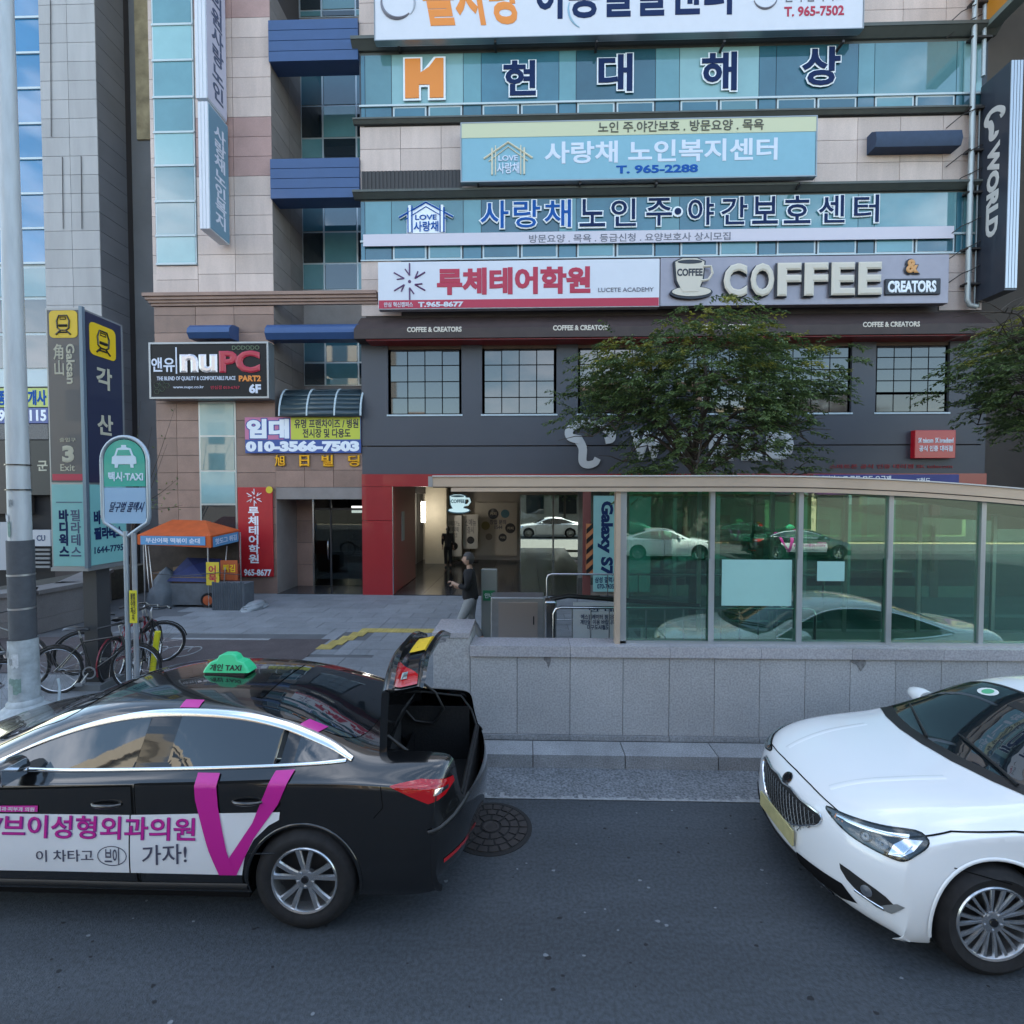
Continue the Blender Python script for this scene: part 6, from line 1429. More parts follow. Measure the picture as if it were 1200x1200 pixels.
# ---------------------------------------------------------------- taxi stand sign
SYt = 6.35
ts = thing('taxi_stand_sign', 'round topped green and pale blue taxi stand sign on two grey poles', 'sign', (P(152, 800, SYt).x, SYt, .15))
tube_m = mat('tube_silver_blue', (.36, .42, .48), .35, .5); x0, x1, z0, z1 = rect(120, 512, 174, 617, SYt); w = x1-x0; cx = (x0+x1)/2; rr = w/2
arcp = [(cx-rr*cos(t), SYt, z1-rr+rr*sin(t)) for t in [pi*i/16 for i in range(17)]]
MB().tube([(cx-.02, SYt, z0-.12), (x0+.10, SYt, z0+.0), (x0+.02, SYt, z0+.05), (x0, SYt, z0+.12)]+arcp+[(x1, SYt, z0+.12), (x1-.02, SYt, z0+.05), (x1-.10, SYt, z0+.0), (cx+.03, SYt, z0-.12)], .026, 10).obj('frame', tube_m, ts, smooth=60)
zs_ = P(147, 571, SYt).z; gp_ = [(x0+.03, zs_+.01), (x1-.03, zs_+.01)]+[(cx+(rr-.035)*cos(t), z1-rr+(rr-.035)*sin(t)) for t in [pi*i/16 for i in range(17)]]
gp = MB().prism(gp_, (0, SYt-.012, 0), (1, 0, 0), (0, 0, 1), (0, 1, 0), .024).obj('green_panel', mat('panel_green', (.012, .34, .26), .35, coat=.2), ts)
bp = box('blue_panel', mat('panel_pale_blue', (.26, .42, .60), .35, coat=.2), ts, x0+.03, x1-.03, SYt-.012, SYt+.012, z0+.04, zs_-.005)
def SQ(a, b, c, d): x0, x1, z0, z1 = rect(a, b, c, d, SYt-.013); return (x0, SYt-.0135, z0), (x1-x0, 0, 0), (0, 0, z1-z0)
O, U, V = SQ(131, 520, 160, 550)
pale = mat('icon_pale', (.55, .68, .78), .4)
MB().prism([(.0, .22), (.02, .48), (.12, .55), (.22, .82), (.40, .86), (.40, .95), (.60, .95), (.60, .86), (.78, .82), (.88, .55), (.98, .48), (1, .22), (.88, .20), (.88, .06), (.76, .06), (.74, .20), (.26, .20), (.24, .06), (.12, .06), (.12, .20)], O, U, V, (0, -1, 0), .005).obj('taxi_mark', pale, gp)
MB().prism([(.20, .54), (.80, .54), (.72, .76), (.28, .76)], Vector(O)+Vector((0, -.0055, 0)), U, V, (0, -1, 0), .002).obj('mark_window', MATS['panel_green'], gp)
O, U, V = SQ(127, 553, 168, 564); letters(gp, '택시·TAXI', O, U, V, pale, bold=.04, depth=.005)
O, U, V = SQ(129, 588, 168, 600); letters(bp, '달구벌 콜택시', O, U, V, s_navy, bold=.01, depth=.004, shear=.1)
for a in (149, 158.5):
    p = P(a, 700, SYt); MB().tube([(p.x, SYt, .15), (p.x, SYt, z0-.06 if a < 150 else z0-.08)], .030, 10).obj('pole', tube_m if a < 150 else mat('pole_grey', (.27, .29, .32), .5, .3, var=.15, scale=6), ts, smooth=60)
x0, x1, z0_, z1_ = rect(152, 692, 160.5, 730, SYt-.035); yt = box('yellow_tag', mat('tag_yellow', (.60, .54, .03), .5, var=.1), ts, x0, x1, SYt-.040, SYt-.032, z0_, z1_)
letters(yt, '불법\n주정\n차금\n지', (x0+.015, SYt-.0405, z0_+.03), (x1-x0-.03, 0, 0), (0, 0, z1_-z0_-.06), black_m, bold=.02, depth=.003)
# ---------------------------------------------------------------- lamp post
LY = 6.35; lpb = P(31, 838, LY); lx = P(24, 640, LY).x
lpost = thing('lamp_post', 'big tapering pale steel pole with a dark rubber band low down and a flanged foot', 'lamp post', (lx, LY, .15))
pole_m = mat('pole_pale', (.47, .50, .52), .5, .15, var=.10, scale=5, stretch=(3, 3, .4)); rub = mat('pole_rubber_band', (.075, .082, .095), .7, var=.12, scale=12, bump=.4, bscale=220)
zz = lambda y: P(24, y, LY).z
MB().tube([(lx, LY, .15), (lx, LY, 9.5)], [.128, .085], 28).obj('shaft', pole_m, lpost, smooth=60)
MB().lathe([(.134, zz(748)), (.136, zz(633)), (.120, zz(633))], (lx, LY, 0), (0, 0, 1), 28).obj('rubber_band', rub, lpost, smooth=60)
for y in (673, 712): MB().lathe([(.139, zz(y)-.012), (.139, zz(y)+.012)], (lx, LY, 0), (0, 0, 1), 28).obj('band_clip', steel_b, lpost, smooth=60)
for y in (545, 574): MB().lathe([(.128, zz(y)-.008), (.128, zz(y)+.008)], (lx, LY, 0), (0, 0, 1), 28).obj('wire_loop', black_m, lpost)
MB().lathe([(.150, zz(748)), (.154, zz(818)), (.18, zz(820)-.01), (.185, zz(820)-.05), (.18, zz(824)), (.32, .18), (.33, .15)], (lx, LY, 0), (0, 0, 1), 32).obj('foot_sleeve', mat('sleeve_painted', (.40, .44, .46), .6, var=.25, scale=9, bump=.3, bscale=30), lpost, smooth=35)
random.seed(5)
for i in range(9):       # torn paper remains on the sleeve and the shaft
    a = -pi/2+random.uniform(-.9, .9); z = random.choice([random.uniform(zz(810), zz(756)), random.uniform(zz(628), zz(585))]); R = .157 if z < 1.4 else .127
    m = MB(); n = 4; hh, ww = random.uniform(.06, .20), random.uniform(.10, .3)
    for k in range(n+1):
        t = a+ww*(k/n-.5)*2; m.v += [(lx+cos(t)*R, LY+sin(t)*R, z-hh/2+random.uniform(-.02, .02)), (lx+cos(t)*R, LY+sin(t)*R, z+hh/2+random.uniform(-.02, .02))]
    m.f += [(2*k, 2*k+2, 2*k+3, 2*k+1) for k in range(n)]; m.mi = [0]*n
    m.obj('paper_remnant', mat(('paper_light', 'paper_grey', 'paper_green')[i % 3], ((.55, .58, .60), (.25, .27, .28), (.20, .30, .27))[i % 3], .8, var=.2, scale=30), lpost)
# ---------------------------------------------------------------- bicycles
def make_bike():
    t = thing('bicycle', '', 'bicycle', local=True, group='bicycles parked beside the poles'); tyre = mat('bike_tyre', (.015, .015, .016), .8); R = .33
    for i, x in enumerate((0, 1.05)):
        w = MB().tube([(x+cos(a)*R, 0, R+sin(a)*R) for a in [2*pi*k/36 for k in range(36)]], .019, 8, closed=True).obj('wheel', tyre, t, smooth=60)
        MB().tube([(x+cos(a)*(R-.025), 0, R+sin(a)*(R-.025)) for a in [2*pi*k/36 for k in range(36)]], .010, 6, closed=True).obj('rim', steel, w, smooth=60)
        sp = MB()
        for k in range(20):
            a = 2*pi*k/20; sp.tube([(x, .02*(-1)**k, R), (x+cos(a)*(R-.03), 0, R+sin(a)*(R-.03))], .0015, 3, caps=False)
        sp.obj('spokes', steel, w); MB().tube([(x, -.05, R), (x, .05, R)], .02, 8).obj('hub', steel_b, w)
        MB().tube([(x+cos(a)*(R+.035), 0, R+sin(a)*(R+.035)) for a in [radians(200-180*k/12) if i == 0 else radians(170-160*k/12) for k in range(13)]], .011, 5).obj('mudguard', tyre, t, smooth=60)
    fm = mat('bike_frame_black', (.012, .012, .014), .3, coat=.5); seat, bb, head, crown = Vector((.32, 0, .78)), Vector((.45, 0, .29)), Vector((.86, 0, .80)), Vector((.91, 0, .62))
    f = MB()
    for a, b, r in ((bb, seat, .016), (seat+Vector((.01, 0, -.06)), head, .015), (bb, crown, .018), (head, crown, .019)): f.tube([a, b], r, 8)
    for s in (-.05, .05):
        f.tube([bb+Vector((0, s*.6, 0)), (0, s, R)], .009, 6).tube([seat+Vector((0, s*.3, -.08)), (0, s, R)], .008, 6).tube([crown+Vector((0, s*.4, 0)), (.98, s, .48), (1.05, s, R)], .011, 6)
    f.obj('frame', fm, t, smooth=60)
    s = MB(); s.tube([seat, seat+Vector((-.03, 0, .13))], .012, 8).obj('seat_post', steel_b, t)
    sd = MB(); v = []; rows = [(-.17, .085, 0), (-.10, .095, .01), (.0, .055, .0), (.08, .026, -.005), (.13, .016, -.015)]
    for x, w, dz in rows: v += [(.30+x, -w, .915+dz), (.30+x, -w*.6, .94+dz), (.30+x, w*.6, .94+dz), (.30+x, w, .915+dz), (.30+x, 0, .89+dz)]
    sd.add(v, [(i*5+k, i*5+(k+1) % 5, (i+1)*5+(k+1) % 5, (i+1)*5+k) for i in range(4) for k in range(5)]+[(0, 1, 2, 3, 4), (20, 21, 22, 23, 24)]); sd.obj('saddle', black_m, t, smooth=60)
    MB().tube([head, head+Vector((-.03, 0, .14)), head+Vector((.04, 0, .18))], .012, 8).obj('stem', steel_b, t, smooth=60)
    hd = head+Vector((.04, 0, .18)); MB().tube([hd+Vector((-.16, -.30, .0)), hd+Vector((-.05, -.22, .02)), hd, hd+Vector((-.05, .22, .02)), hd+Vector((-.16, .30, .0))], .011, 8).obj('handlebar', black_m, t, smooth=60)
    for s_ in (-1, 1): MB().tube([hd+Vector((-.16, .30*s_, .0)), hd+Vector((-.06, .235*s_, .018))], .017, 8).obj('grip', black_m, t, smooth=60)
    c = MB().lathe([(.09, -.004), (.09, .004), (.07, .004), (.07, -.004), (.09, -.004)], (.45, -.05, .29), (0, 1, 0), 24); c.tube([(.45, -.07, .29), (.36, -.08, .15)], .010, 6).tube([(.45, .07, .29), (.54, .08, .43)], .010, 6).box(.31, .41, -.14, -.07, .13, .16).box(.49, .59, .07, .14, .42, .45)
    c.obj('crankset', steel_b, t)
    MB().tube([(.30, .06, .30), (.22, .14, .0)], .008, 6).obj('kickstand', steel_b, t)
    return t
bk = make_bike(); red_f = mat('bike_frame_red', (.25, .015, .03), .3, coat=.5)
bikes = [(5, 838, 200, 'black bicycle standing behind the big lamp post, its pale rimmed wheel at the picture edge', None), (68, 812, 8, 'black bicycle with empty saddle between the lamp post and the dark totem post', None),
         (132, 800, 100, 'bicycle with red frame behind the taxi stand poles', red_f), (158, 803, 112, 'black bicycle beside the yellow painted post', None),
         (96, 790, 38, 'black bicycle leaning behind the dark totem post', None), (40, 800, 165, 'black bicycle mostly hidden behind the lamp post', None)]
for i, (px, py, rz, lab, fm) in enumerate(bikes):
    o = bk if i == 0 else copy_thing(bk, lab); o['label'] = lab; g_ = G(px, min(py, 812), .15) if i else G(2, 834, .15)
    place(o, g_.x, g_.y, radians(rz), .15)
    if fm:
        for c in o.children:
            if c.name.startswith('frame') or c.name.startswith('mudguard'):
                c.data = c.data.copy(); c.data.materials.clear(); c.data.materials.append(fm)
gg = G(173, 800, .15); yp = thing('yellow_post', 'leaning yellow post in front of the parked bicycles', 'post', (gg.x, gg.y, .15))
pa, pb = P(177, 797, gg.y), P(185, 740, gg.y); MB().tube([(pa.x-.0, gg.y, .15), tuple(pa), tuple(pb)], .040, 12).obj('post_tube', mat('post_yellow', (.62, .58, .02), .45), yp, smooth=60); MB().lathe([(.07, 0), (.07, .02), (.045, .03)], (pa.x, gg.y, .15), (0, 0, 1), 16).obj('post_foot', steel_b, yp)
gg = G(72, 830, .15); hpst = thing('hoop_rack', 'small bent white metal hoop by the foot of the lamp post', 'bike rack', tuple(gg)); pts = [P(x, y, gg.y) for x, y in ((73, 832), (69, 822), (70, 805), (68, 795))]; MB().tube([(gg.x, gg.y, .15)]+[tuple(p) for p in pts], .016, 8).obj('hoop_tube', mull_w, hpst, smooth=60)
# ---------------------------------------------------------------- covered food cart
CY = 12.6
cart = thing('food_cart', 'closed street food cart with an orange tarpaulin roof and blue and grey covers', 'food cart', (P(235, 705, CY).x, CY, .15))
org = mat('tarp_orange', (.50, .085, .012), .6, var=.15, scale=4, bump=.3, bscale=9); nav = mat('tarp_navy', (.018, .028, .11), .6, var=.2, scale=5, bump=.5, bscale=7); gry = mat('tarp_grey', (.10, .115, .135), .7, var=.2, scale=4, bump=.6, bscale=6)
CD = CY+1.5
rz1, rz0 = P(230, 611, CD).z, P(230, 627, CY).z
R0, R1 = P(161, 632, CY).x, P(247, 632, CY).x; r0, r1 = P(180, 610, CD).x, P(290, 612, CD).x; RX = P(288, 625, CY+.7).x
ridge = rz1+.08; roof = MB(); A = (R0, CY, rz0); B_ = (R1, CY, rz0-.02); C_ = (r1, CY+1.1, rz0+.06); D_ = (r1-.3, CD, rz0+.0); E_ = (R0+.2, CD, rz0); F1 = (R0+.35, CY+.8, ridge); F2 = (r1-.75, CY+.8, ridge-.02)
dn = lambda p, h=.24: (p[0], p[1], p[2]-h)
roof.add([A, B_, C_, D_, E_, F1, F2, dn(A), dn(B_, .30), dn(C_), dn(D_), dn(E_)], [(0, 1, 6, 5), (1, 2, 6), (2, 3, 6), (3, 4, 5, 6), (4, 0, 5), (0, 7, 8, 1), (1, 8, 9, 2), (2, 9, 10, 3), (3, 10, 11, 4), (4, 11, 7, 0)])
ro = roof.obj('tarp_roof', org, cart); md = ro.modifiers.new('s', 'SOLIDIFY'); md.thickness = .012
def skirt(a, b, h0, h1, nm, y_off):
    a, b = Vector(a), Vector(b); d = (b-a).normalized(); n = Vector((d.y, -d.x, 0)); 
    O = a.lerp(b, .05)+Vector((0, 0, -h1))+n*.014; U = (b-a)*.88; V = Vector((0, 0, h1-h0))
    q = MB().prism([(0, 0), (1, 0), (1, 1), (0, 1)], O, U, V, n, .006).obj('banner_strip', mat('strip_skyblue', (.10, .28, .52), .5, var=.1), cart); letters(q, nm, O+U*.08+V*.2+n*.006, U*.84, V*.6, s_pale, bold=.03, depth=.003)
skirt(A, B_, .02, .24, '부산어묵 떡볶이 순대', 0); skirt(B_, C_, .04, .30, '핫도그 튀김', 0)
for px, yy in ((169, CY+.05), (244, CY+.05), (208, CD-.1), (282, CY+1.05)):
    x = P(px, 660, yy).x; MB().tube([(x, yy, .15), (x, yy, rz0)], .018, 6).obj('tent_pole', steel_b, cart)
x0, x1, z0, z1 = rect(196, 680, 250, 716, CY+.2); bdy = bevel(box('cart_body', mat('cart_brown', (.11, .07, .045), .6, var=.2, scale=5), cart, x0, x1, CY+.2, CY+1.3, P(220, 690, CY+.2).z-.35, P(220, 676, CY+.2).z), .02)
box('back_cover', mat('cart_dark_cover', (.045, .035, .03), .8, var=.3, scale=4), cart, P(176, 660, CD).x, P(284, 660, CD).x, CD-.2, CD-.15, .3, rz0-.05); box('counter', mat('counter_orange', (.30, .07, .03), .6, var=.2), cart, P(200, 680, CY+.5).x, P(268, 680, CY+.5).x, CY+.25, CY+1.1, P(240, 690, CY+.3).z, P(240, 684, CY+.3).z)
for i, (xx_, hh_, cc_) in enumerate(((203, .35, (.20, .13, .08)), (215, .22, (.30, .30, .28)), (228, .30, (.12, .16, .22)), (262, .42, (.28, .08, .05)))):
    xq_ = P(xx_, 680, CY+.8).x; zq_ = P(240, 684, CY+.3).z; box('goods_box', mat('goods_%d' % i, cc_, .7), cart, xq_, xq_+.26, CY+.8, CY+1.1, zq_, zq_+hh_)
tp = MB(); x0, x1, z0, z1 = rect(193, 659, 239, 681, CY+.15); tp.add([(x0, CY+.12, z0), (x1+.1, CY+.12, z0-.02), (x1, CY+.9, z1), (x0+.08, CY+.9, z1+.03), (x0, CY+1.2, z0), (x1+.1, CY+1.2, z0), ((x0+x1)/2, CY+.5, z1-.10)], [(0, 1, 6), (1, 2, 6), (2, 3, 6), (3, 0, 6), (2, 5, 4, 3), (0, 3, 4), (1, 5, 2)])
tp.obj('navy_cover', nav, cart)
x0, x1, z0, z1 = rect(190, 684, 250, 714, CY+.1); box('grey_skirt', gry, cart, x0, x1, CY+.14, CY+.18, .2, z1)
x0, x1, z0, z1 = rect(241, 659, 256, 686, CY+.0); yq = box('yellow_notice', mat('notice_yellow', (.62, .48, .04), .5), cart, x0, x1, CY+.02, CY+.04, z0, z1); letters(yq, '어\n묵', (x0+.06, CY+.019, z0+.08), (x1-x0-.12, 0, 0), (0, 0, z1-z0-.16), s_red, bold=.03, depth=.003)
x0, x1, z0, z1 = rect(257, 657, 277, 680, CY+.25); oq = box('orange_notice', mat('notice_orange', (.45, .10, .03), .5), cart, x0, x1, CY+.3, CY+.32, z0, z1); letters(oq, '튀김', (x0+.06, CY+.299, z0+.2), (x1-x0-.12, 0, 0), (0, 0, .2), yel, bold=.03, depth=.003)
wc = P(242, 708, CY); wh_ = MB().lathe([(.13, -.04), (.17, -.05), (.185, -.03), (.185, .03), (.17, .05), (.13, .04)], (wc.x, CY+.08, .15+.19), (0, -1, 0), 24).obj('cart_wheel', BASE['tyre'], cart, smooth=50); MB().lathe([(.13, -.03), (.13, .03), (.05, .045), (0, .045)], (wc.x, CY+.08, .34), (0, -1, 0), 20).obj('wheel_disc', mat('wheel_orange', (.40, .09, .03), .5), wh_, smooth=40)
for i, (xx_, ww_, hh_, yy_, cc_) in enumerate(((180, .34, .30, .15, (.20, .17, .10)), (187, .30, .52, .5, (.07, .10, .15)), (176, .28, .75, .9, (.12, .07, .04)))):
    xq_ = P(xx_, 700, CY+yy_).x; bevel(box('crate', mat('crate_%d' % i, cc_, .7, var=.2, scale=8), cart, xq_, xq_+ww_, CY+yy_, CY+yy_+.3, .15, .15+hh_), .015)
for a_, b_ in (((176, 705), (170, 630)), ((181, 706), (174, 640)), ((262, 690), (266, 640))):
    p_, q_ = P(a_[0], a_[1], CY+.12), P(b_[0], b_[1], CY+.5); MB().tube([tuple(p_), tuple(q_)], .014, 5).obj('pole_stick', steel_b, cart)
MB().tube([tuple(P(178, 672, CY-.02)), tuple(P(215, 675, CY-.02)), tuple(P(256, 671, CY-.02)), tuple(P(284, 674, CY+.2))], .010, 5).obj('tie_rope', black_m, cart)
# tarpaulin heaps: crumpled bags beside the cart
def heap(name, lab, px0, px1, pyt, pyb, m, Yh, seed, cat_='tarpaulin', corr=0):
    random.seed(seed); gx0, gx1 = P(px0, pyb, Yh).x, P(px1, pyb, Yh).x; h = P(px0, pyt, Yh).z-.15; cx = (gx0+gx1)/2; w = (gx1-gx0)/2; mb = MB(); nu, nv = 22, 9
    for j in range(nv+1):
        t = j/nv; rr = (1-t**1.7)**.6 if j < nv else 0.02
        for i in range(nu):
            a = 2*pi*i/nu; k = 1+random.uniform(-.13, .13)+(.10*(-1)**i if corr else 0); mb.v.append((cx+cos(a)*w*rr*k+w*.15*t, Yh+.4+sin(a)*.45*rr*k, .15+h*t))
    for j in range(nv):
        for i in range(nu): mb.f.append((j*nu+i, j*nu+(i+1) % nu, (j+1)*nu+(i+1) % nu, (j+1)*nu+i)); mb.mi.append(0)
    o = mb.obj(name, m, None, smooth=60); return tag(o, lab, cat_)
heap('tarp_heap', 'grey crumpled tarpaulin heap at the street end of the food cart', 165, 196, 667, 717, gry, CY-.1, 1)
fgx = [rect(247, 682, 285, 718, CY-.25)]; x0, x1, z0, z1 = fgx[0]; mb = MB(); n = 14
for i in range(n): xa = x0+(x1-x0)*i/n; q = (x1-x0)/n; mb.prism([(xa, 0), (xa+q, 0), (xa+q*.5, -.035)], (0, CY-.2, .15), (1, 0, 0), (0, 1, 0), (0, 0, 1), (z1-.15)*(1-.02*(i % 3)))
mb.box(x0, x1, CY-.2, CY+.25, .15, z1-.06); mb.obj('pleated_cover', gry, cart)
heap('bag', 'pale grey plastic bag lying on the pavement beside the pleated cover', 276, 300, 707, 713, mat('bag_pale', (.28, .31, .34), .5, var=.1), CY-.35, 4, 'bag')
# ---------------------------------------------------------------- trees
def leaf_mat(name, c):
    m = bpy.data.materials.new(name); m.use_nodes = True; n = m.node_tree; L = n.links; b = n.nodes['Principled BSDF']; b.inputs['Roughness'].default_value = .5
    g = n.nodes.new('ShaderNodeNewGeometry'); r = n.nodes.new('ShaderNodeValToRGB'); e = r.color_ramp.elements
    e[0].color = (c[0]*.55, c[1]*.55, c[2]*.6, 1); e[1].color = (c[0]*1.7, c[1]*1.5, c[2]*1.1, 1)
    L.new(g.outputs['Random Per Island'], r.inputs[0])
    tr = n.nodes.new('ShaderNodeBsdfTranslucent'); mx = n.nodes.new('ShaderNodeMixShader'); mx.inputs[0].default_value = .28
    L.new(r.outputs[0], b.inputs['Base Color']); L.new(r.outputs[0], tr.inputs[0]); L.new(b.outputs[0], mx.inputs[1]); L.new(tr.outputs[0], mx.inputs[2]); L.new(mx.outputs[0], n.nodes['Material Output'].inputs[0])
    return m
leaf_g = leaf_mat('leaf_green', (.092, .150, .062)); leaf_y = leaf_mat('leaf_yellowing', (.22, .24, .06)); bark = mat('bark', (.06, .045, .035), .9, var=.3, scale=12, bump=.6, bscale=40)
def make_tree(lab, base, zlo, zhi, rx, ry, seed, nspray, cx=0, cy=0, group='street trees', per=28, shape=None):
    random.seed(seed); t = thing('street_tree', lab, 'tree', tuple(base), group=group); bx, by, bz = base; H = zhi-zlo
    tr = MB(); fork = zlo+.22*H; lean = Vector((cx*.5, cy*.5, 0))
    tr.tube([(bx, by, bz), (bx+.02, by, (bz+fork)/2), (bx+lean.x*.4, by+lean.y*.4, fork)], [.12, .10, .085], 12)
    sprays = []
    top = Vector((bx+cx, by+cy, zhi-.15*H))
    for k in range(13):
        a = 2*pi*k/13+random.uniform(-.2, .2); f = random.uniform(.15, 1)
        e = Vector((bx+cx+cos(a)*rx*.78*random.uniform(.6, 1), by+cy+sin(a)*ry*.78*random.uniform(.6, 1), zlo+H*f*.85)); s = Vector((bx+lean.x*.4, by+lean.y*.4, fork+random.uniform(-.2, .5)))
        m1 = s.lerp(e, .4)+Vector((0, 0, .25*H*.4)); m2 = s.lerp(e, .75)+Vector((random.uniform(-.2, .2), random.uniform(-.2, .2), .12*H))
        pts = crom([s, m1, m2, e], 4); tr.tube(pts, [.055*(1-.85*i/(len(pts)-1)) for i in range(len(pts))], 6)
        for i in range(3, len(pts)):
            for q in range(2):
                d = Vector((random.uniform(-1, 1), random.uniform(-1, 1), random.uniform(-.1, .5))).normalized()*random.uniform(.3, .8); tr.tube([pts[i], pts[i]+d*.5+Vector((0, 0, .05)), pts[i]+d], [.014, .009, .004], 4)
    tr.obj('trunk', bark, t, smooth=60)
    g_, y_ = MB(), MB()
    def leaf(mb, c, d, L, Wd):
        d = d.normalized(); s = d.cross(Vector((random.uniform(-.5, .5), random.uniform(-.5, .5), 1))).normalized(); n = s.cross(d)
        a = c; m = c+d*L*.5+n*L*.06; b = c+d*L-Vector((0, 0, L*.15))
        mb.add([a, m+s*Wd, b, m-s*Wd], [(0, 1, 2), (0, 2, 3)])
    cnt = 0
    while cnt < nspray:
        # a spray: a thin drooping twig lined with leaves, placed towards the shell of an uneven crown
        u = Vector((random.gauss(0, 1), random.gauss(0, 1), random.gauss(0, 1))).normalized(); rr = random.uniform(.25, 1)**.5
        lob = .80+.16*sin(u.x*5+seed)*cos(u.z*6+seed)+.12*sin(u.y*7+u.x*4)
        p = Vector((bx+cx+u.x*rx*rr*lob, by+cy+u.y*ry*rr*lob, zlo+H*(.5+.5*u.z*rr*lob)))
        if shape and not shape(p, random.random()): continue
        cnt += 1
        out = Vector((p.x-bx-cx, p.y-by-cy, 0)); out = out.normalized() if out.length > .01 else Vector((1, 0, 0))
        d = (out+Vector((random.uniform(-.7, .7), random.uniform(-.7, .7), random.uniform(-.25, .35)))).normalized(); Ls = random.uniform(.30, .62)
        hi = (p.z-zlo)/H; yel_ = hi > .60 and random.random() < (hi-.55)*1.5
        for k in range(per):
            f = k/per; c = p+d*Ls*f-Vector((0, 0, .22*f*f*Ls)); side_ = d.cross(Vector((0, 0, 1))).normalized()*(1 if k % 2 else -1)
            leaf(y_ if yel_ else g_, c+Vector((random.uniform(-.03, .03),)*1+(random.uniform(-.03, .03), random.uniform(-.03, .03))), (side_*random.uniform(.5, 1)+d*.6+Vector((0, 0, random.uniform(-.5, .1)))), random.uniform(.075, .125), random.uniform(.016, .026))
    g_.obj('crown', leaf_g, t); 
    if y_.v: y_.obj('crown', leaf_y, t)
    return t
t1 = P(815, 455, 11.4)
def shp(p, r):
    zs_ = P(815, 500, 11.4).z; xo = p.x-P(835, 500, 11.4).x
    if p.z > zs_: return True
    return abs(xo) < 1.8 and r < (.42 if p.z > P(815, 548, 11.4).z else .85)
make_tree('green street tree with yellowing top in front of the charcoal cafe wall', (t1.x, 11.4, .15), P(815, 612, 11.4).z, P(815, 348, 11.4).z, 3.3, 2.1, 4, 1500, cx=-.05, cy=-.2, shape=shp)
t2 = P(1215, 440, 10.6)
make_tree('dark street tree half outside the frame under the tall blade sign', (t2.x+.4, 10.6, .15), P(1180, 545, 10.6).z, P(1180, 335, 10.6).z, 1.75, 1.9, 9, 620, cx=-.1)
# thin bare twigs reach over the brown stone from the alley
t3 = P(150, 560, 13.2); tw3 = thing('sapling', 'thin sapling with sparse leaves in the alley beside the brown stone', 'tree', (t3.x, 13.2, .15)); m = MB(); random.seed(8); lv = MB()
m.tube([(t3.x, 13.2, .15), (t3.x+.1, 13.2, 2.4), (t3.x+.3, 13.1, 3.4)], [.04, .03, .02], 6)
for px, py in ((205, 478), (196, 520), (210, 560), (178, 500), (190, 590), (214, 592), (165, 470)):
    e = P(px, py, 13.1); s = Vector((t3.x+.15, 13.15, random.uniform(2.0, 3.2))); pts = crom([s, s.lerp(e, .5)+Vector((0, 0, -.1)), e], 5); m.tube(pts, [.014-.011*i/(len(pts)-1) for i in range(len(pts))], 4)
    for k in range(14 if py > 550 else 3):
        c = pts[random.randrange(5, len(pts))]+Vector((random.uniform(-.12, .12), random.uniform(-.12, .12), random.uniform(-.12, .12))); d = Vector((random.uniform(-1, 1), random.uniform(-1, 1), random.uniform(-1, .2))).normalized(); s_ = d.orthogonal().normalized(); lv.add([c, c+d*.05+s_*.015, c+d*.10, c+d*.05-s_*.015], [(0, 1, 2, 3)])
m.obj('trunk', bark, tw3, smooth=60); lv.obj('foliage', leaf_g, tw3)
# ---------------------------------------------------------------- people
skin_m = mat('skin', (.42, .26, .19), .55); hair_m = mat('hair_black', (.012, .010, .010), .5)
def skinned(name, chains, m, parent, sub=2):
    """one continuous surface grown over a branching skeleton of (point, radius)"""
    bm = bmesh.new(); lay = bm.verts.layers.skin.verify(); idx = {}
    def v(p, r):
        k = tuple(round(c, 4) for c in p)
        if k not in idx: q = bm.verts.new(p); q[lay].radius = (r, r) if not isinstance(r, tuple) else r; idx[k] = q
        return idx[k]
    first = None
    for ch in chains:
        prev = None
        for p, r in ch:
            q = v(p, r)
            if first is None: first = q; q[lay].use_root = True
            if prev is not None and bm.edges.get((prev, q)) is None: bm.edges.new((prev, q))
            prev = q
    me = bpy.data.meshes.new(name); bm.to_mesh(me); bm.free(); me.materials.append(m)
    o = link(bpy.data.objects.new(name, me), parent); md = o.modifiers.new('skin', 'SKIN'); md.use_smooth_shade = True; s = o.modifiers.new('sub', 'SUBSURF'); s.levels = sub; s.render_levels = sub
    return o
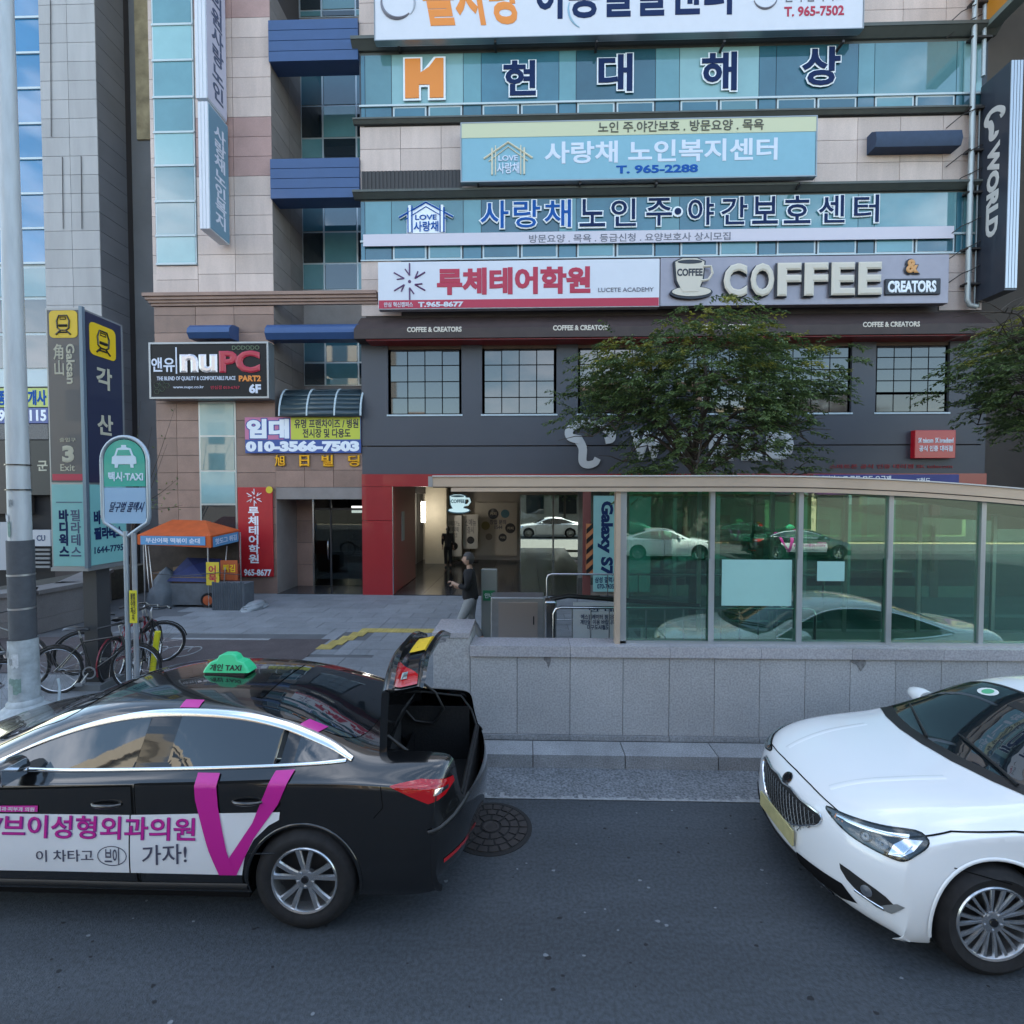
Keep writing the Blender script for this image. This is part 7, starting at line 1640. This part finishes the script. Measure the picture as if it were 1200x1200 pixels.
def person(lab, x, y, rz, top, legs_c, hair_c, stride=.18, arms='phone', h=1.68, long_hair=False):
    t = thing('person', lab, 'person', local=True); place(t, x, y, rz, .15, h/1.70); tm = mat('cloth_'+top[0], top[1], .85, var=.08, scale=20); lm = mat('cloth_'+legs_c[0], legs_c[1], .85, var=.08, scale=20); shoe = mat('shoe_dark', (.02, .02, .022), .5)
    # faces +x. pelvis at .92
    pel, wst, chs, nk = (0, 0, .93), (.01, 0, 1.08), (.0, 0, 1.30), (.01, 0, 1.45)
    kn = {-1: (.05-stride*.2, -.10, .50), 1: (.12+stride*.3, .10, .50)}; an = {-1: (-.04-stride*.9, -.10, .09+stride*.2), 1: (.04+stride*.7, .10, .08)}
    # body and head: one surface from the pelvis to the crown of the head, arms and hands included
    hand = {}
    ch = [[(pel, .105), (wst, .095), (chs, .095), ((.01, 0, 1.41), .070), ((.018, 0, 1.46), .050), ((.026, 0, 1.53), .046)]]
    for s in (-1, 1):
        sh = (.0, .17*s, 1.38); el = (.02, .24*s, 1.12) if arms == 'phone' else (-.02+.1*s, .22*s, 1.12); wr = (.24, .16*s, 1.12+.06*s) if arms == 'phone' else (.06+.16*s, .22*s, .90); hd = (.32, .12*s, 1.16+.05*s) if arms == 'phone' else (.09+.17*s, .22*s, .82); hand[s] = (wr, hd)
        ch.append([(chs, .095), (sh, .048), (el, .043), (wr, .029), (hd, (.036, .020))])
        ch.append([(pel, .105), ((0, .08*s, .85), .082), (kn[s], .060), (an[s], .038), ((an[s][0]+.10, an[s][1], max(.03, an[s][2]-.05)), .030)])
    body = skinned('body', ch, skin_m, t)
    for s in (-1, 1):      # five separate fingers, curled
        wr, hd = map(Vector, hand[s]); d = (hd-wr).normalized(); sd = d.cross(Vector((0, 0, 1)) if abs(d.z) < .8 else Vector((1, 0, 0))).normalized(); up = sd.cross(d)
        for k in range(4): b = hd+sd*(.024-.016*k)+d*.010; L = (.060, .070, .066, .052)[k]; skinned('finger', [[(tuple(b), .0085), (tuple(b+d*L*.5), .0080), (tuple(b+d*L*.8-up*L*.35), .0070), (tuple(b+d*L*.75-up*L*.7), .0060)]], skin_m, body, 1)
        b = hd-d*.02+sd*.030*1; skinned('thumb', [[(tuple(b), .010), (tuple(b+d*.02+sd*.02), .009), (tuple(b+d*.045+sd*.018-up*.012), .007)]], skin_m, body, 1)
    # clothes follow the body
    tc_ = [[((0, 0, .86), .162), ((0, 0, .96), .158), (wst, .148), (chs, .158), ((.01, 0, 1.41), .092), ((.012, 0, 1.44), .066)]]
    for s in (-1, 1):
        sh = (.0, .17*s, 1.38); el = (.02, .24*s, 1.12) if arms == 'phone' else (-.02+.1*s, .22*s, 1.12); wr = Vector(hand[s][0]); e2 = Vector(el).lerp(wr, .75)
        tc_.append([(chs, .158), (sh, .086), (el, .058), (tuple(e2), .046)])
    skinned('shirt', tc_, tm, t)
    lc = [[((0, 0, 1.0), .135), ((0, 0, .92), .150)]]
    for s in (-1, 1): a = Vector(an[s]); k = Vector(kn[s]); lc.append([((0, 0, .92), .150), ((0, .08*s, .84), .108), (kn[s], .074), (tuple(k.lerp(a, .85)), .060)])
    skinned('trousers', lc, lm, t)
    for s in (-1, 1):
        a = Vector(an[s]); skinned('shoe', [[((a.x-.05, a.y, max(.045, a.z-.04)), .048), ((a.x+.05, a.y, max(.042, a.z-.045)), .046), ((a.x+.17, a.y, max(.034, a.z-.05)), .036)]], shoe, t)
    hm_ = mat('hair_'+hair_c[0], hair_c[1], .5)
    C0 = Vector((.035, 0, 1.600))
    def skull(k, grow=0.0, lump=0.0):       # a head with jaw, chin, brow and nape; nose towards +x
        v = []; nu, nv = 28, 20
        for j in range(nv+1):
            th = pi*j/nv; z = cos(th)
            for i in range(nu):
                ph = 2*pi*i/nu; x, y = sin(th)*cos(ph), sin(th)*sin(ph)
                taper = 1-.34*max(0, -z)**1.3; fx = .098*(1-.10*max(0, -z))*(1.0 if x > 0 else 1.02); q = Vector((x*fx*(taper if x < 0 else 1-.20*max(0, -z)**2), y*.078*taper, z*.118))
                if x > .55 and grow == 0:      # face: brow, eye hollows, nose ridge, lips, chin
                    zz = q.z; q.x += .022*math.exp(-((q.y)/.012)**2-((zz+.018)/.022)**2)+.012*math.exp(-(q.y/.010)**2-((zz-.005)/.03)**2)-.008*(math.exp(-((abs(q.y)-.030)/.014)**2-((zz-.006)/.012)**2))+.006*math.exp(-(q.y/.022)**2-((zz+.060)/.010)**2)+.008*math.exp(-(q.y/.02)**2-((zz+.092)/.014)**2)
                v.append(C0+q*(1+grow)+Vector((0, 0, lump*max(0, z))))
        return v, nu, nv
    v, nu, nv = skull(1); hd_ = MB().add(v, [(j*nu+i, j*nu+(i+1) % nu, (j+1)*nu+(i+1) % nu, (j+1)*nu+i) for j in range(nv) for i in range(nu)]).obj('head', skin_m, t, smooth=80)
    v, nu, nv = skull(1, .10, .006); fs = []
    for j in range(nv):
        for i in range(nu):
            c = (v[j*nu+i]+v[(j+1)*nu+(i+1) % nu])/2-C0
            if c.z > .058 or c.x < -.012 and c.z > -.075 or (abs(c.y) > .055 and c.x < .02 and c.z > -.01): fs.append((j*nu+i, j*nu+(i+1) % nu, (j+1)*nu+(i+1) % nu, (j+1)*nu+i))
    hr = MB().add(v, fs).obj('hair', hm_, t, smooth=80); md = hr.modifiers.new('s', 'SOLIDIFY'); md.thickness = .014; md.offset = -1
    if long_hair: skinned('hair_back', [[((-.04, 0, 1.60), .082), ((-.06, 0, 1.48), .078), ((-.07, 0, 1.36), .05)]], hm_, t)
    f = MB()
    for s in (-1, 1): f.lathe([(.010, -.004), (.009, .003), (0, .006)], (C0.x+.083, .030*s, C0.z+.007), (1, 0, 0), 10)
    f.obj('eyes', hair_m, hd_); MB().box(C0.x+.080, C0.x+.0935, -.022, .022, C0.z-.063, C0.z-.058).obj('mouth', mat('lips', (.30, .11, .09), .5), hd_)
    for s in (-1, 1): skinned('ear', [[((.028, .080*s, 1.585), .012), ((.024, .086*s, 1.608), .014)]], skin_m, hd_, 1)
    return t
g1 = G(560, 744, .15); g1 = P(558, 700, 9.2)
person('person in black top and light grey trousers walking behind the granite pier with a phone', g1.x-.12, 9.35, pi*.98, ('black', (.010, .010, .013)), ('light_grey', (.26, .27, .28)), ('grey', (.05, .045, .045)), stride=.20, h=1.76)
pp2 = G(526, 662, .17)
person('person in dark clothes with long hair seen from behind in the lobby', P(525, 640, LB-2.6).x, LB-2.6, pi*.55, ('charcoal', (.028, .028, .03)), ('black2', (.012, .012, .014)), ('black', (.012, .01, .01)), stride=.06, arms='down', h=1.62, long_hair=True)
# ---------------------------------------------------------------- neighbouring tower
NY_ = FY+.55; nb_ = thing('office_tower', 'grey granite office tower with a bright blue glass strip', 'building', (P(85, 600, NY_).x, NY_, .15))
nx0, nx1 = P(50, 200, NY_).x, P(115, 200, NY_).x; zb_ = P(85, 440, NY_).z; nyb = NY_+1.1
box('tower_core', joint, nb_, nx0+.02, nx1-.03, NY_+.03, NY_+12, .15, 33)
zz0 = P(85, 352, NY_).z; tht = .545; z = .15+.9
while z < P(85, -25, NY_).z:
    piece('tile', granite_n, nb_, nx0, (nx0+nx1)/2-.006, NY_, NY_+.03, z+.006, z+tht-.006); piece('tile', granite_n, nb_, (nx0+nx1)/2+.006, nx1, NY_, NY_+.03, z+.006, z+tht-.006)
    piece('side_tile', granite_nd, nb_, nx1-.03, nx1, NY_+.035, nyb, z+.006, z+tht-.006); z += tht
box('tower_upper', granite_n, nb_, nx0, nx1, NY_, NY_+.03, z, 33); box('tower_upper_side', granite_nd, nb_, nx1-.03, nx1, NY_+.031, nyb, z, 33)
box('alley_wall', mat('alley_plaster', (.17, .17, .18), .85, var=.12, scale=.8), nb_, nx1-.02, xL+.015, NY_+1.35, NY_+1.7, .15, 33)
x0, x1, z0, z1 = rect(159, -40, 179, 164, NY_+1.33); box('painted_sun_patch', mat('painted_sun_patch', (.36, .29, .18), .9, var=.35, scale=2.2, bump=1, bscale=6), nb_, x0, xL+.014, NY_+1.30, NY_+1.35, z0, z1+6)  # sunlit patch of the alley wall, painted in as rough beige
for a, b in ((243, 0), (251, 30)): pass
cbl = MB()
for px, y0, y1 in ((74, 184, 268), (96, 183, 268), (60, 0, 160)): p, q = P(px, y1, NY_-.02), P(px-1, y0, NY_-.02); cbl.tube([tuple(p), tuple(q)], .012, 4)
cbl.obj('wall_cable', bracket_m, nb_)
bx0, bx1 = P(-70, 200, NY_).x, nx0; zt_ = 33
bxx = [P(8, 200, NY_).x, bx1-.04]; cw = box('curtain_wall', mull_w, nb_, bx0, bx1-.01, NY_+.12, NY_+.22, P(30, 452, NY_).z, zt_)
dz = P(30, 60, NY_).z-P(30, 101.7, NY_).z; z = P(30, 308, NY_).z+.02
while z < P(30, -40, NY_).z:
    for a, b in ((bxx[0], bxx[1]), (bxx[0]-2.0, bxx[0]-.06)): piece('pane', g_blue, cw, a+.02, b-.03, NY_+.09, NY_+.12, z+.03, z+dz-.03)
    box('mullion', mull_w, cw, bx0, bx1-.02, NY_+.05, NY_+.12, z-.03, z+.03); z += dz
z0 = P(30, 452, NY_).z
for k, (ya, yb) in enumerate(((312, 347), (349, 389), (391, 431))): piece('pane', g_dark if k else g_teal, cw, bxx[0]-1.6, bxx[1], NY_+.09, NY_+.12, P(30, yb, NY_).z+.02, P(30, ya, NY_).z-.02)
# shop floor of the tower: signs and shutters
def nsign(px, m, lab, txt=None, mt=None, t=.12, dy=.1, cat_='sign'):
    x0, x1, z0, z1 = rect(*px, NY_-dy); o = box('shop_sign', m, None, x0, x1, NY_-dy, NY_-dy+t, z0, z1); tag(o, lab, cat_)
    if txt: LT(o, txt, px[0]+1.5, px[1]+2, px[2]-1.5, px[3]-2, NY_-dy, mt, bold=.04, depth=.01)
    return o
nsign((-30, 455, 56, 477), mat('sign_lime', (.48, .56, .16), .5), 'lime green shop sign behind the lamp post', '공인 종합 중개사', s_blue)
nsign((-30, 478, 56, 496), mat('sign_violet_blue', (.07, .10, .30), .4), 'violet blue shop sign with a white phone number behind the lamp post', '053-961-0115', s_edge)
nsign((-40, 497, 56, 515), mat('sign_speckled', (.16, .155, .15), .7, var=.5, scale=30), 'speckled grey fascia strip under the violet sign')
nsign((-40, 516, 35, 602), mat('sign_dark_brown', (.045, .036, .032), .5), 'dark brown shop front board behind the lamp post', None); ng = nsign((36, 516, 58, 580), mat('sign_char', (.03, .03, .028), .5), 'narrow black sign with one khaki letter beside the totem'); LT(ng, '군', 44, 540, 56, 552, NY_-.1, khaki, bold=.03, depth=.01)
box('shop_front', dark_in, nb_, bx0, bx1, NY_+.12, NY_+.2, .15, P(30, 452, NY_).z-.02)
nsign((-20, 612, 22, 668), mat('sign_pale', (.36, .38, .42), .5), 'pale grey notice panel low on the dark shop front', None, dy=.3); nc = nsign((37, 621, 59, 640), mat('sign_pale2', (.42, .44, .48), .5), 'small white sign with a round mark beside the totem', dy=.3); LT(nc, 'CU', 43, 627, 53, 634, NY_-.3, slt, bold=.03, depth=.01)
for k in range(5): nsign((40, 643+k*5, 58, 645.5+k*5), mat('slat_grey', (.20, .21, .22), .5), f'{("top","second","middle","fourth","lowest")[k]} thin grey louvre slat under the small white sign', None, dy=.25, t=.03, cat_='louvre')
# granite planter wall that swings away from the street
pA, pB, pC = G(-30, 752), G(44, 743), G(101, 728); pD = G(131, 706); zt_ = P(44, 692, pB.y).z
pln = thing('planter_wall', 'low grey stone planter wall with a thick cap that bends away behind the totem', 'wall', tuple(pB)); stone_d = mat('planter_stone', (.16, .15, .15), .7, var=.12, scale=2, rnd=.08, speck=.12, sscale=60)
pts = [Vector((p.x, p.y)) for p in (pA, pB, pC, pD)]
for i in range(3):
    a, b = pts[i], pts[i+1]; d = (b-a).normalized(); n = Vector((-d.y, d.x)); 
    for (za, zb, e, m, nm, seg) in ((.15, .45, .0, stone_d, 'stone', 2), (.455, zt_-.09, .0, stone_d, 'stone', 2), (zt_-.085, zt_, .06, stone_d, 'cap_stone', 2)):
        L = (b-a).length; k = max(1, round(L/1.1)) 
        for j in range(k):
            p, q = a+d*(L*j/k+.005), a+d*(L*(j+1)/k-.005); w = .55 if nm == 'cap_stone' else .35
            MB().prism([tuple(p-n*e), tuple(q-n*e), tuple(q+n*w), tuple(p+n*w)], (0, 0, za), (1, 0, 0), (0, 1, 0), (0, 0, 1), zb-za).obj(nm, m, pln)
MB().prism([(pts[0].x-1, pts[0].y+.3), (pts[1].x, pts[1].y+.3), (pts[2].x-.1, pts[2].y+.3), (pts[3].x-.2, pts[3].y+.2), (pts[3].x-.2, NY_-.2), (pts[0].x-1, NY_-.2)], (0, 0, .16), (1, 0, 0), (0, 1, 0), (0, 0, 1), zt_-.24).obj('planter_soil', mat('soil', (.05, .045, .035), .95, var=.3, scale=12), pln)
# ---------------------------------------------------------------- right neighbour, its blade signs, pipes
rx = P(1157, 300, FY).x; rbld = thing('brown_building', 'dark brown building wall at the edge of the picture behind the navy blade sign', 'building', (rx, FY-.3, .15))
br_w = mat('render_brown', (.085, .070, .060), .85, var=.10, scale=1)
box('wall', br_w, rbld, rx+.02, rx+14, FY+.25, FY+14, .15, 30)
box('side_fin', br_w, rbld, rx+2.2, rx+3.0, FY-1.6, FY+.26, .15, 30)
BX = P(1147, 200, FY-.1).x; bl_ = thing('blade_sign', 'tall navy blade sign reading WORLD sideways with a ribbed silver edge', 'sign', (BX, FY-.1, P(1147, 353, FY-.1).z)); Yn = FY-.95
zt2, zb2 = PX(1147, 105, BX).z, PX(1147, 353, BX).z
box('sign_case', mat('sign_slate_navy', (.030, .036, .052), .4, coat=.2), bl_, BX, BX+.30, Yn, FY-.1, zb2, zt2)
for k in range(4): box('edge_strip', mat('edge_silver', (.45, .49, .54), .3, .5), bl_, BX+.005+.075*k, BX+.065+.075*k, Yn-.02, Yn, zb2+.05, zt2)
lw3 = mat('letter_blade_white', (.62, .60, .58), .4)
H3 = zt2-zb2
letters(bl_, 'WORLD', (BX-.004, Yn+.30, zb2+H3*.70), (0, 0, -H3*.42), (0, -0.0+(-.42), 0), lw3, bold=.06, depth=.01) if False else None
# the word runs downwards; its letters' tops point to the street
letters(bl_, 'WORLD', (BX-.002, FY-.36, zb2+H3*.69), (0, 0, -H3*.42), (0, -.36, 0), lw3, bold=.06, depth=.01)
t_mark(bl_, (BX-.002, FY-.28, zb2+H3*.71), (0, -.52, 0), (0, 0, H3*.14), lw3, .01)
ob_ = thing('blade_sign', 'orange blade sign cut by the top edge of the picture', 'sign', (BX, FY-.1, P(1150, 30, FY-.1).z)); box('sign_case', mat('sign_orange_face', (.50, .20, .02), .4), ob_, BX+.02, BX+.30, FY-1.9, FY-.1, P(1150, 30, FY-.1).z, P(1150, 30, FY-.1).z+4); box('sign_base', mat('base_sage', (.16, .19, .17), .5), ob_, BX+.015, BX+.33, FY-1.92, FY-.08, P(1150, 30, FY-.1).z-.14, P(1150, 30, FY-.1).z-.002)
dp = thing('drain_pipe', 'pale vertical drain pipe at the corner of the granite block', 'pipe', (P(1136, 300, FY-.2).x, FY-.2, P(1136, 366, FY-.2).z)); xq = P(1137.5, 200, FY-.2).x; pp_ = mat('pipe_pale', (.42, .46, .48), .4, .3)
MB().tube([(xq, FY-.2, TOP-3), (xq, FY-.2, fz(358)), (xq+.05, FY-.2, fz(364)), (xq+.25, FY-.2, fz(366))], .06, 12).obj('pipe', pp_, dp, smooth=60)
for y in (20, 60, 140, 188, 236, 300, 340): box('pipe_clip', bracket_m, dp, xq-.09, xq+.45, FY-.24, FY-.05, fz(y)-.03, fz(y)+.02)
d2 = thing('drain_pipe', 'shorter pale pipe beside the fourth storey corner glass', 'pipe', (P(1154, 100, FY-.2).x, FY-.2, fz(103))); xq2 = P(1154.5, 70, FY-.2).x; MB().tube([(xq2, FY-.15, fz(103)), (xq2, FY-.15, fz(20))], .05, 10).obj('pipe', pp_, d2, smooth=60)
lad = thing('pipe_bundle', 'dark ladder like bundle of thin pipes beside the navy blade sign', 'pipe', (xq+.2, FY-.12, fz(360)))
for dx in (.12, .24, .36): MB().tube([(xq+dx, FY-.14, fz(366)), (xq+dx, FY-.14, fz(140))], .022, 6).obj('pipe', mat('pipe_mid', (.22, .24, .25), .5, .3), lad)
random.seed(2); wr = MB()
for y in (10, 25, 132, 178, 205, 262, 290, 318): p = P(1137, y, FY-.25); wr.tube([(p.x-.45, FY-.04, p.z-.25), (p.x-.2, FY-.22, p.z-.05), (p.x+.05, FY-.27, p.z+.05), (p.x+.35, FY-.2, p.z+.22)], .014, 5)
wr.obj('loose_wire', bracket_m, lad)
# hooks and cable pins on the granite
# ---------------------------------------------------------------- street across (seen in the glass, sunlit)
def far_block(lab, x0, x1, y, h, m, rows, cols, mw):
    t = thing('shop_house', lab, 'building', ((x0+x1)/2, y, 0), group='buildings across the street'); box('wall', m, t, x0, x1, y-9, y, 0, h)
    box('shop_level', mat('shop_level_dark', (.10, .09, .08), .5), t, x0+.3, x1-.3, y, y+.06, .3, 3.0); box('sign_band', mat('sign_band_'+lab[:5].strip(), mw, .5), t, x0+.2, x1-.2, y, y+.25, 3.1, 4.1)
    w = (x1-x0)/cols; hh = (h-4.6)/rows
    for r in range(rows):
        for c in range(cols): box('window', g_dark, t, x0+w*c+w*.2, x0+w*(c+1)-w*.2, y-.02, y+.05, 4.7+hh*r+.4, 4.7+hh*(r+1)-.5)
    box('parapet', m, t, x0-.15, x1+.15, y-.3, y+.15, h, h+.5)
OY = -19
for args in (('cream five storey block across the street', -36, -15, OY, 19, (.52, .46, .36), 5, 8, (.1, .25, .4)), ('tan brick block across the street', -14.6, -5, OY, 10, (.42, .30, .20), 3, 4, (.4, .1, .05)), ('white low block across the street', -4.4, 4, OY-1, 9.5, (.60, .58, .54), 2, 5, (.45, .35, .05)),
             ('brown block with deep windows across the street', 4.6, 16, OY, 13, (.30, .20, .14), 3, 4, (.05, .2, .1)), ('pale yellow corner block across the street', 17, 31, OY, 10.5, (.55, .48, .30), 2, 5, (.2, .05, .2))):
    far_block(args[0], *args[1:5], mat('wall_'+args[0].split()[0]+args[0].split()[1], args[5], .8, var=.08, scale=.8), args[6], args[7], args[8])
stu(box('far_pavement', pave_base, None, -60, 60, -19.5, -15, -.2, .15))
stu(box('rear_yard', mat('yard_concrete', (.11, .11, .105), .85, var=.15), None, -12, 12, FY+13, FY+50, -.3, .10))
rear = box('rear_house', mat('rear_house_wall', (.30, .27, .23), .8, var=.1), None, -14, 16, 47, 55, 0, 13); tag(rear, 'plain beige house wall beyond the yard behind the lobby', 'building')
for i in range(9): box('window', g_dark, rear, -12+3*i, -10.4+3*i, 46.95, 47.02, 1.4, 3.2)
for i, x in enumerate((-2.5, 3.2)):
    tc_ = copy_thing(bpy.data.objects['street_tree'], ('first', 'second')[i]+' tree in the yard beyond the lobby'); tc_.location = (x, 43, .1); tc_['group'] = 'trees in the yard'
place(taxi, -.37, 4.27, pi); place(white, 2.87+4.04, 4.03, pi)
w2 = copy_thing(white, 'small white sedan parked in the sunny yard beyond the lobby'); place(w2, P(650, 640, 36).x+2.2, 36, pi*1.0, .1)
for i, (x, y, src, lab) in enumerate(((4.0, -12.8, white, 'white sedan parked across the street opposite the granite wall'), (10.5, -12.9, taxi, 'black taxi parked across the street behind the white one'), (-3.5, -12.7, white, 'white sedan parked across the street by the tree'))):
    w3 = copy_thing(src, lab); place(w3, x, y, 0)
for i, x in enumerate((-9.5, 1.5, 8.5, 14.5)):
    tc_ = copy_thing(bpy.data.objects['street_tree'], f'{("first", "second", "third", "fourth")[i]} tree of the row across the street'); tc_.location = (x, -15.6, .15); tc_.rotation_euler = (0, 0, i*1.3); tc_.scale = (1.1+.1*i,)*3; tc_['group'] = 'trees across the street'
